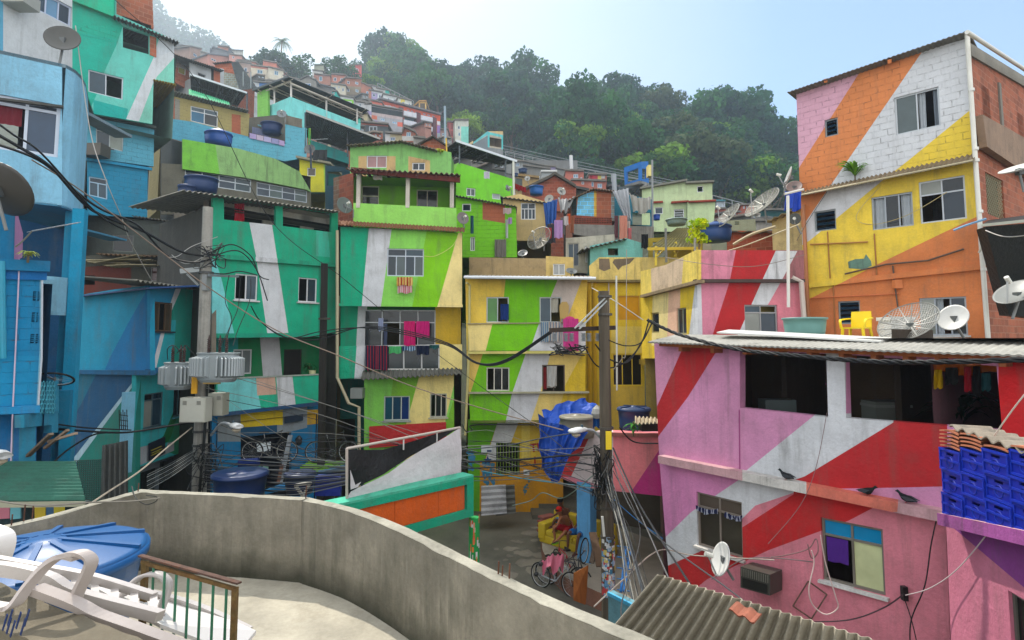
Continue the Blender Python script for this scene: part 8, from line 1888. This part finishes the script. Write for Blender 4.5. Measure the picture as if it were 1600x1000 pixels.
for i,(x0,y0,x1,y1)in enumerate(((855,516,700,540),(855,520,705,552))):pass
K('pale thin wire over the lime house front to the eave',[(662,400,22.2),(680,400,22.2),(706,385,22.2),(718,364,22.2)],.012,col=(190,190,110))
K('thin black wire from the balcony down to the lower right street',[(676,548,21),(760,610,18),(830,660,15.5),(880,700,14)],.010)
K('grey wire from the yellow house roof edge to the pole brace',[(925,450,15),(960,470,14),(1005,500,13.7)],.012,col=(170,166,156))
for i in range(3):K('thin line of the cable railway climbing below the forest',[(780,236-i*5,100),(900,262-i*5,98),(1100,300-i*4,95)],.06,col=(110,120,120),group='cable railway lines')
K('pale cables crossing the parapet corner to the left',[(-20,780,7.2),(60,790,7.4),(140,785,7.9),(205,783,8.2),(250,778,8.3)],.012,col=(130,124,112))
K('loop of dark wire on the inside of the parapet corner',[(206,760,8.7),(212,778,8.4),(228,788,8.35),(244,783,8.35),(244,776,8.35),(228,774,8.35)],.008,col=(50,50,46))
for i in range(14):
 q=random.Random(i+50);K('thin wire sagging from the concrete pole toward the wooden street pole',[(322,560+q.uniform(0,190),14.4),(500+q.uniform(-60,60),700+q.uniform(-70,40),14),(760,690+q.uniform(-20,60),13.6),(940,690+q.uniform(0,90),13.2)],.005+.002*(i%3),col=[(30,32,34),(110,110,104)][i%2],group='thin wires between the two poles')
# plaza floor, steps and platform
mat('plaza',rough=.6,na=.3,ns=.9,bs=12,ba=.4,dirt=.7,fine=.15,dcol=(.05,.048,.042),spec=.4)
m=MB();m.prism([(-9,9,.012),(6,9,.012),(7,30,.012),(-12,30,.012)],Vector((0,0,-.01)),(92,90,80));tag(m.build('plaza','plaza'),kind='structure')
r2=random.Random(77);m=MB()
for i in range(22):
 x,y=r2 .uniform(770,850),r2 .uniform(815,905);p=G(x,y,.02);k=r2 .randint(6,9);s_=r2 .uniform(.08,.42)
 m.face([p+Vector((math.cos(6.28*j/k)*s_*r2 .uniform(.5,1.2),math.sin(6.28*j/k)*s_*r2 .uniform(.5,1.2),.0001*i))for j in range(k)],(118,112,100))
m.build('pale_patch','plaza',None);tag(bpy.data.objects['pale_patch'],kind='structure')
t=thing('platform','curved concrete platform with reddish side under the yellow sofa','platform',G(880,860,.45)-Z*.45)
m=MB();oc=[(845,838),(852,822),(870,812),(930,812),(1040,850),(1040,960),(935,925),(885,903),(858,880),(848,860)]
m.prism([G(x,y,.45)for x,y in oc],-Z*.44,(142,134,120),side=(124,86,70));m.build('slab','conc',t)
t=thing('steps','dark curved steps behind the yellow sofa at the foot of the ochre wall','steps',G(850,800,0))
m=MB()
for k,(x0,y0,h_)in enumerate(((832,800,.17),(842,790,.34),(852,782,.51))):
 a=G(x0,y0+12,0);m.prism([Vector((a.x+.5*i-.03*i*i*1.0,a.y-.12*i*i*.3+.1*k,h_))for i in range(7)]+[Vector((a.x+3.2,a.y+2.2,h_)),Vector((a.x-.1,a.y+2.2,h_))],-Z*h_,(84,80,68))
m.build('tread','conc',t)
YS=(176,150,20);t=thing('sofa','yellow leatherette sofa on the platform behind the blue pillar','sofa',P(888,848,18.3));t.location.z=.45
so_=Vector(t.location);ax=Vector((.72,-.70,0));ay=Vector((.70,.72,0))
def sq(x,y,z):return so_+ax*x+ay*y+Z*z
def cushion(par,x0,x1,y0,y1,z0,z1,nm,b=.05):
 bm=bmesh.new();bmesh.ops.create_cube(bm,size=1)
 for v in bm.verts:v.co=sq(x0+(v.co.x+.5)*(x1-x0),y0+(v.co.y+.5)*(y1-y0),z0+(v.co.z+.5)*(z1-z0))
 bmesh.ops.bevel(bm,geom=bm.edges[:],offset=b,segments=3,affect='EDGES',profile=.6)
 m=MB();bm.verts.index_update();m.v=[v.co.copy()for v in bm.verts];m.f=[tuple(v.index for v in f.verts)for f in bm.faces];m.c=[YS]*len(m.f);bm.free();return m.build(nm,'plastic',par,smooth=True)
cushion(t,-.9,1.5,-.35,.45,.0,.26,'base');cushion(t,-.62,.42,-.36,.35,.24,.42,'seat_cushion');cushion(t,.44,1.4,-.36,.35,.24,.42,'seat_cushion')
cushion(t,-.85,1.5,.3,.52,.2,.86,'backrest');cushion(t,-.92,-.64,-.38,.45,.1,.60,'armrest')
m=MB();
for i in range(4):m.box(G(853+i*.4,829-i*4.2,.45+.02)+Z*(.07*i),.55,.3,.06,(130,70,60),Matrix.Rotation(.3+.1*i,3,'Z'))
tag(m.build('brick_stack','conc'),'reddish slabs stacked on the platform left of the yellow sofa','slabs')
def skinned(name,chains,col,par,matn='skin',sub=1):
 """chains: lists of (point, radius); shared points are merged by position"""
 V=[];Rr=[];E=[]
 def idx(p,r):
  for i,q in enumerate(V):
   if(q-p).length<1e-4:return i
  V.append(Vector(p));Rr.append(r);return len(V)-1
 for ch in chains:
  ids=[idx(p,r)for p,r in ch];E+=list(zip(ids,ids[1:]))
 me=bpy.data.meshes.new('tmp');me.from_pydata([tuple(v)for v in V],E,[]);ob=bpy.data.objects.new('tmp',me);COL.objects.link(ob)
 ob.modifiers.new('s','SKIN');
 for i,sv in enumerate(me.skin_vertices[0].data):sv.radius=(Rr[i],Rr[i]);sv.use_root=(i==0)
 ss=ob.modifiers.new('u','SUBSURF');ss.levels=sub;ss.render_levels=sub
 dg=bpy.context.evaluated_depsgraph_get();e=ob.evaluated_get(dg).to_mesh()
 m=MB();m.v=[v.co.copy()for v in e.vertices];m.f=[tuple(p.vertices)for p in e.polygons];m.c=[col]*len(m.f)
 bpy.data.objects.remove(ob);return m.build(name,matn,par,smooth=True)
def person(label,J,skin,shorts,hair,cap=None,loc=None,look=None):
 """J: joints in world space; body is one skinned surface, clothes are children"""
 t=thing('person',label,'person',loc or Vector((J['pel'].x,J['pel'].y,.45)),'boys on the yellow sofa')
 pel,ch,nk,hd=J['pel'],J['chest'],J['neck'],J['head']
 body=[[(pel,.125),((pel+ch)/2,.115),(ch,.13),(nk-Z*.03,.055),(nk+(hd-nk)*.35,.052),(hd-Z*.05,.075),(hd+Z*.02,.092),(hd+Z*.08,.06)]]
 for s_ in('l','r'):
  sh,el,wr,hp,kn,an,to=[J[k+s_]for k in('sh','el','wr','hp','kn','an','to')]
  body.append([(ch,.13),(sh,.06),((sh+el)/2,.045),(el,.038),((el+wr)/2,.033),(wr,.023)]);d=(wr-el).normalized();pm_=wr+d*.06;sd_=d.cross((hd-pel).normalized()).normalized();body.append([(wr,.023),(pm_,.030)])
  for k in range(4):
   o=pm_+sd_*(k-1.5)*.020;L=(.06,.07,.065,.05)[k];dn=(d-Z*.5).normalized();body.append([(pm_,.030),(o+d*.025,.009),(o+d*.03+dn*L*.5,.008),(o+d*.03+dn*L*.8-Z*.01,.007)])
  body.append([(wr+d*.02,.024),(wr+d*.035+sd_*.035,.010),(wr+d*.065+sd_*.045,.009)])
  body[-1][0]=(wr,.023)
  body.append([(pel,.125),(hp,.085),((hp+kn)/2,.07),(kn,.052),((kn+an)/2+(an-kn).cross(Z)*0,.047),(an,.032),(an*.6+to*.4-Z*.01,.034),(to,.022)])
 skinned('body',body,skin,t)
 fr=(look or Vector((-.6,-.8,0))).normalized();u=fr.cross(Z);m=MB()
 m.lathe(hd+Z*.03-fr*.012,[(.088,-.03),(.1,.02),(.092,.06),(.06,.095),(0,.108)],cap or hair,n=12);m.build('cap' if cap else 'hair','cloth',t,smooth=True)
 if cap:m=MB();m.prism([hd+Z*.05+fr*.08+u*.07,hd+Z*.04+fr*.17+u*.03,hd+Z*.04+fr*.17-u*.03,hd+Z*.05+fr*.08-u*.07],Z*.012,(30,24,24));m.build('visor','cloth',t)
 m=MB();m.lathe(hd-Z*.01+fr*.09,[(0,-.03),(.014,-.02),(.012,.0),(0,.025)],skin,n=6)
 for s_ in(-1,1):m.lathe(hd+u*s_*.093-Z*.015,[(0,-.03),(.014,-.01),(.014,.02),(0,.035)],skin,n=6)
 m.build('nose_and_ears','skin',t);m=MB()
 for s_ in(-1,1):m.lathe(hd+u*s_*.032+fr*.083+Z*.012,[(0,-.008),(.011,0),(0,.008)],(20,14,12),n=6)
 m.bar(hd+fr*.088-u*.022-Z*.048,hd+fr*.088+u*.022-Z*.048,.008,.008,(90,40,36));m.build('eyes_and_mouth','skin',t)
 if shorts:
  m=MB()
  for s_ in('l','r'):
   a,b=J['hp'+s_],J['kn'+s_];m.tube([pel+Z*.04,a,a.lerp(b,.45),a.lerp(b,.8)],.1,shorts,n=10,radii=[.15,.115,.10,.085])
  m.build('shorts','cloth',t,smooth=True)
 for s_ in('l','r'):
  a,b=J['an'+s_],J['to'+s_];d=(b-a);d.z=0;d.normalize();q=d.cross(Z);c=Vector((a.x,a.y,min(a.z,b.z)-.035));m=MB()
  m.prism([c-d*.05+q*.035,c+d*.14+q*.045,c+d*.19,c+d*.14-q*.045,c-d*.05-q*.035],Z*.02,J.get('shoe',(100,30,36)));m.build('flip_flop','rubber',t)
 return t
def Jn(**k):return{a:(P(*b)if isinstance(b,tuple)and len(b)==3 and a!='shoe' else b)for a,b in k.items()}
SK=(140,88,58)
person('boy in a red cap and red shorts leaning forward on the yellow sofa',Jn(pel=(889,826,18.25),chest=(882,812,18.1),neck=(876,805,18.0),head=(873,798.5,17.95),shl=(875,809,17.85),shr=(886,808,18.3),ell=(872,819,17.75),elr=(893,815,18.25),wrl=(869,822,17.75),wrr=(896,823,18.15),hpl=(886,826,18.1),hpr=(889,827,18.25),knl=(865,822,17.9),knr=(882,832,17.6),anl=(867,843,17.9),anr=(870,845,17.55),tol=(863,848,17.75),tor=(864,849,17.45),shoe=(110,180,10)),SK,(160,14,30),(20,16,14),cap=(190,30,20))
person('shirtless boy with black hair sitting high on the sofa back behind the others',Jn(pel=(885,815,18.75),chest=(882,800,18.75),neck=(879,792,18.7),head=(875,784,18.65),shl=(875,796,18.6),shr=(888,796,18.9),ell=(870,803,18.45),elr=(889,806,18.85),wrl=(865,806,18.3),wrr=(880,812,18.6),hpl=(881,815,18.6),hpr=(886,817,18.6),knl=(867,812,18.25),knr=(875,818,18.2),anl=(863,822,18.3),anr=(869,828,18.2),tol=(859,823,18.2),tor=(864,830,18.1),shoe=(90,40,40)),(96,60,44),(40,130,190),(14,12,12))
person('boy in blue shorts mostly hidden behind the blue pillar, only his legs showing',Jn(pel=(911,828,17.6),chest=(910,812,17.7),neck=(909,803,17.75),head=(909,795,17.75),shl=(902,806,17.5),shr=(917,806,17.9),ell=(903,817,17.4),elr=(919,817,17.8),wrl=(900,822,17.2),wrr=(912,824,17.3),hpl=(906,829,17.5),hpr=(914,831,17.5),knl=(888,832,17.2),knr=(904,836,16.9),anl=(887,856,17.25),anr=(900,862,16.95),tol=(880,860,17.1),tor=(894,868,16.8),shoe=(110,24,36)),(92,58,42),(24,90,170),(14,12,12))
def wheel_bm(c,ax_,r,par,tyre=(18,18,18)):
 n=28;u=ax_.orthogonal().normalized();v=ax_.cross(u);pts=[c+(u*math.cos(6.283*k/n)+v*math.sin(6.283*k/n))*r for k in range(n+1)]
 m=MB();m.tube(pts,.02,tyre,n=6,cap=False);w_=m.build('wheel','rubber',par);m=MB();m.tube([c+(p-c)*.93 for p in pts],.009,(170,172,172),n=4,cap=False)
 for k in range(14):m.tube([c,pts[k*2]*.92+c*.08],.0025,(150,150,150),n=3,cap=False)
 m.tube([c-ax_*.04,c+ax_*.04],.022,(90,90,90),n=6);m.build('rim','metal',w_)
def bicycle(label,M4,col,only=None,group='bicycles'):
 def q(x,z,y=0):return M4@Vector((x,y,z))
 t=thing('bicycle',label,'bicycle',q(0,0),group);ax_=(q(0,0,1)-q(0,0,0)).normalized();R_=.32
 wheel_bm(q(-.5,R_),ax_,R_,t);wheel_bm(q(.53,R_),ax_,R_,t);m=MB();bb=(0,.28);st=(-.14,.72);hd_=(.38,.74);
 for a,b in((bb,st),(bb,hd_),(st,hd_),(st,(-.5,R_)),(bb,(-.5,R_)),((.36,.80),(.53,R_))):m.tube([q(*a),q(*b)],.016,col,n=6)
 m.tube([q(-.14,.72),q(-.17,.86)],.012,(140,140,140),n=5);m.build('frame','metal',t);m=MB();m.tube([q(.36,.78),q(.34,.92),],.012,(60,60,60),n=5);m.tube([q(.28,.92,-.28),q(.36,.94,-.1),q(.36,.94,.1),q(.28,.92,.28)],.012,(40,40,40),n=5);m.build('handlebar','metal',t)
 m=MB();m.prism([q(-.3,.87,-.07),q(-.3,.87,.07),q(-.08,.88,.03),q(-.02,.88,0),q(-.08,.88,-.03)],q(0,.04)-q(0,0),(20,20,20));m.build('saddle','rubber',t)
 m=MB();m.tube([q(bb[0]+.1*math.cos(a),bb[1]+.1*math.sin(a),.05)for a in[k*.6283 for k in range(11)]],.006,(120,120,120),n=4);m.tube([q(0,.28,.06),q(.08,.14,.08),q(.08,.14,.15)],.01,(90,90,90),n=5);m.build('crank','metal',t);return t
def mt(p,rz,ry=0,rx=0):return Matrix.Translation(p)@Matrix.Rotation(rz,4,'Z')@Matrix.Rotation(ry,4,'Y')@Matrix.Rotation(rx,4,'X')
gp=G(868,925,0);bicycle('chrome bicycle parked closest to the parapet in the plaza',mt(gp,-.7),(150,156,160))
gp=G(880,918,0);bicycle('dark bicycle parked behind the chrome one in the plaza',mt(gp,-.5,0,.08),(60,60,66))
gp=G(884,905,.0);bicycle('red framed bicycle with black handlebar by the brown board',mt(gp,1.9,0,-.05),(150,24,30))
bicycle('bicycle hung upright on the blue pillar, one wheel facing the plaza',mt(P(917,862,16.4)-Vector((0,0,.5)),1.1,-1.35),(60,62,64))
bicycle('black bicycle leaning on the teal house shop front, left one',mt(P(420,722,18),.1),(20,24,26));bicycle('black bicycle on the green base right of the slim black pole',mt(P(518,722,18.4),.05),(24,26,28))
bicycle('bicycle hooked on the blue wall, wheel sticking out over the honeycomb vent',mt(P(58,606,11.9),.1,-.12,1.15),(60,62,66))
m=MB();m.box(P(516,735,18.3),1.6,.8,.4,(110,170,20));tag(m.build('green_base','plaster'),'lime green low base under the black bicycle','base')
cloth('pink_cloth','pink cloth thrown over the bicycle handlebars in the plaza','cloth',[P(846,878,15.3),P(882,869,15.5),P(880,896,15.2),P(848,894,15.0)],(196,110,130),folds=2,amp=.09,sag=-.1,nx=20,ny=12)
for lb,x,y in(('black round bicycle mirror at the left of the pink cloth',845,881),('larger black helmet shaped mirror below the pink cloth',838,897)):
 m=MB();m.lathe(P(x,y,15.1),[(0,-.03),(.05,-.03),(.06,0),(.04,.03),(0,.04)],(16,18,20),n=12,M=Matrix.Rotation(1.2,3,'X'));tag(m.build('mirror','plastic'),lb,'mirror')
m=MB();q=[P(896,896,14.6),P(918,884,14.9),P(914,945,14.6),P(896,938,14.3)];m.prism(q,Vector((.03,.05,0)),(150,90,40));tag(m.build('board','wood'),'curved brown wooden board leaning beside the bicycles','board')
for lb,a,b,w_,cc in(('old wooden plank leaning under the passage beside the blue pillar',(926,832,15.5),(938,885,14.8),.2,(84,64,46)),('second thin wooden plank in the passage',(933,840,15.6),(924,880,15.2),.12,(70,56,44)),('blue metal bar leaning in the passage, left',(978,858,13.8),(970,925,13.0),.05,(30,90,170)),('blue metal bar leaning in the passage, right',(984,862,13.8),(975,925,13.0),.05,(30,90,170)),('white metal frame side fixed to the wooden pole',(941,807,12.9),(944,838,12.9),.05,(196,196,190)),('white leaning ladder rail before the blue shop',(454,680,17),(438,755,16.4),.12,(110,116,120)),('brown strut beside the ladder rail',(441,726,16.6),(435,755,16.4),.1,(90,60,44)),('loose bamboo stick jutting from the blue house opening, upper',(70,700,10.8),(106,672,10.4),.05,(130,110,90)),('loose bamboo stick jutting from the blue house opening, lower',(76,690,10.8),(119,677,10.2),.05,(150,130,110)),('thick bamboo pole in the blue house opening',(40,716,11),(80,678,10.5),.08,(110,96,80))):
 m=MB();m.bar(P(*a),P(*b),w_,.04,cc);tag(m.build('plank' if 'plank' in lb else 'pole','wood'),lb,'plank' if 'plank' in lb else 'pole')
m=MB()
for i in range(5):y=853+i*17;m.bar(P(964,y,13.6),P(985,y+3,13.4),.02,.02,(30,100,180))
tag(m.build('blue_shelf','metal'),'blue wire shelf in the dark passage behind the wooden pole','shelf')
t=thing('trestle','white timber trestle holding the navy tank by the parapet','trestle',P(473,790,13)-Z*1);m=MB()
for a,b in(((461,758),(473,774)),((486,754),(473,774)),((461,758),(486,754)),((473,774),(470,800))):m.bar(P(*a,13),P(*b,13),.07,.05,(170,166,156))
m.build('timber','wood',t)
t=thing('covered_stall','stall box under a blue tarp with a handwritten sheet beside the banner','stall',P(512,790,14)-Z*1);m=MB();m.obox(P(492,775,14),Vector((.6,0,0)),Vector((0,.6,0)),Z*.45,(16,40,150));m.build('blue_cover','tarp',t);m=MB();m.prism([P(499,746,14.5),P(526,741,14.5),P(526,762,14.5),P(500,768,14.5)],Vector((0,.03,0)),(180,184,180));s_=m.build('notice','plastic',t);m=MB()
for i in range(6):m.bar(P(501,749+i*3,14.47),P(521,746+i*3,14.47),.01,.02,(90,100,110))
m.build('writing','plastic',s_);m=MB();m.bar(P(496,740,14.4),P(542,729,14.4),.3,.08,(30,80,120));m.bar(P(530,738,14.5),P(531,785,14.5),.08,.04,(20,120,100));m.build('frame','wood',t)
c_('black_bag','black bin bag hanging beside the banner frame','bag',534,757,545,782,12.5,(14,16,18),mat_='tarp',folds=2,amp=.05)
for lb,x,y,cc in(('yellow bottle ad poster in the blue shop doorway',411,757,(206,170,30)),('small green poster in the blue shop doorway',403,733,(50,130,60)),('small pale blue poster in the blue shop doorway',389,733,(90,150,170)),('light poster right of the green one in the shop doorway',415,734,(110,150,130))):
 m=MB();c=P(x,y,17.5);m.box(c,.16,.02,.2,cc);tag(m.build('poster','plastic'),lb,'poster','posters at the blue shop')
m=MB();a=P(407,768,15.0);m.obox(a,P(455,750,16.4)-a,Vector((.6,.8,0)),-Z*.1,(20,96,160));tag(m.build('counter_top','plastic'),'bright blue sloping table top before the shop','table')
m=MB();m.tube([P(374,724,14),P(404,722,14)],.1,(20,40,110),n=10);tag(m.build('blue_roll','cloth'),'rolled dark blue cloth hanging before the shop','cloth roll')
m=MB();m.corr(P(992,651,15.8),P(1028,653,15.4),P(1028,660,14.9),P(992,662,15.3),6,.03,(170,156,130),.015);tag(m.build('sheet_piece','corr'),'piece of cream corrugated sheet on the pink terrace before the tank','roof sheet')
m=MB();m.obox(P(1003,674,15.6),Vector((.5,0,0)),Vector((0,.4,0)),Z*.2,(40,36,30));tag(m.build('box','wood'),'small dark box below the cream corrugated sheet','box')
# air
hz=bpy.data.materials.new('haze');hz.use_nodes=True;N=hz.node_tree.nodes;N.remove(N['Principled BSDF']);pv=N.new('ShaderNodeVolumePrincipled')
pv.inputs['Color'].default_value=(.72,.86,1,1);pv.inputs['Density'].default_value=.0009;pv.inputs['Anisotropy'].default_value=.68
hz.node_tree.links.new(pv.outputs[0],N['Material Output'].inputs['Volume'])
m=MB();m.obox((-430,-70,-3),(860,0,0),(0,520,0),(0,0,215),(255,255,255));me=bpy.data.meshes.new('haze');me.from_pydata([tuple(v)for v in m.v],[],m.f);me.materials.append(hz)
o=bpy.data.objects.new('haze',me);COL.objects.link(o);o['kind']='stuff'
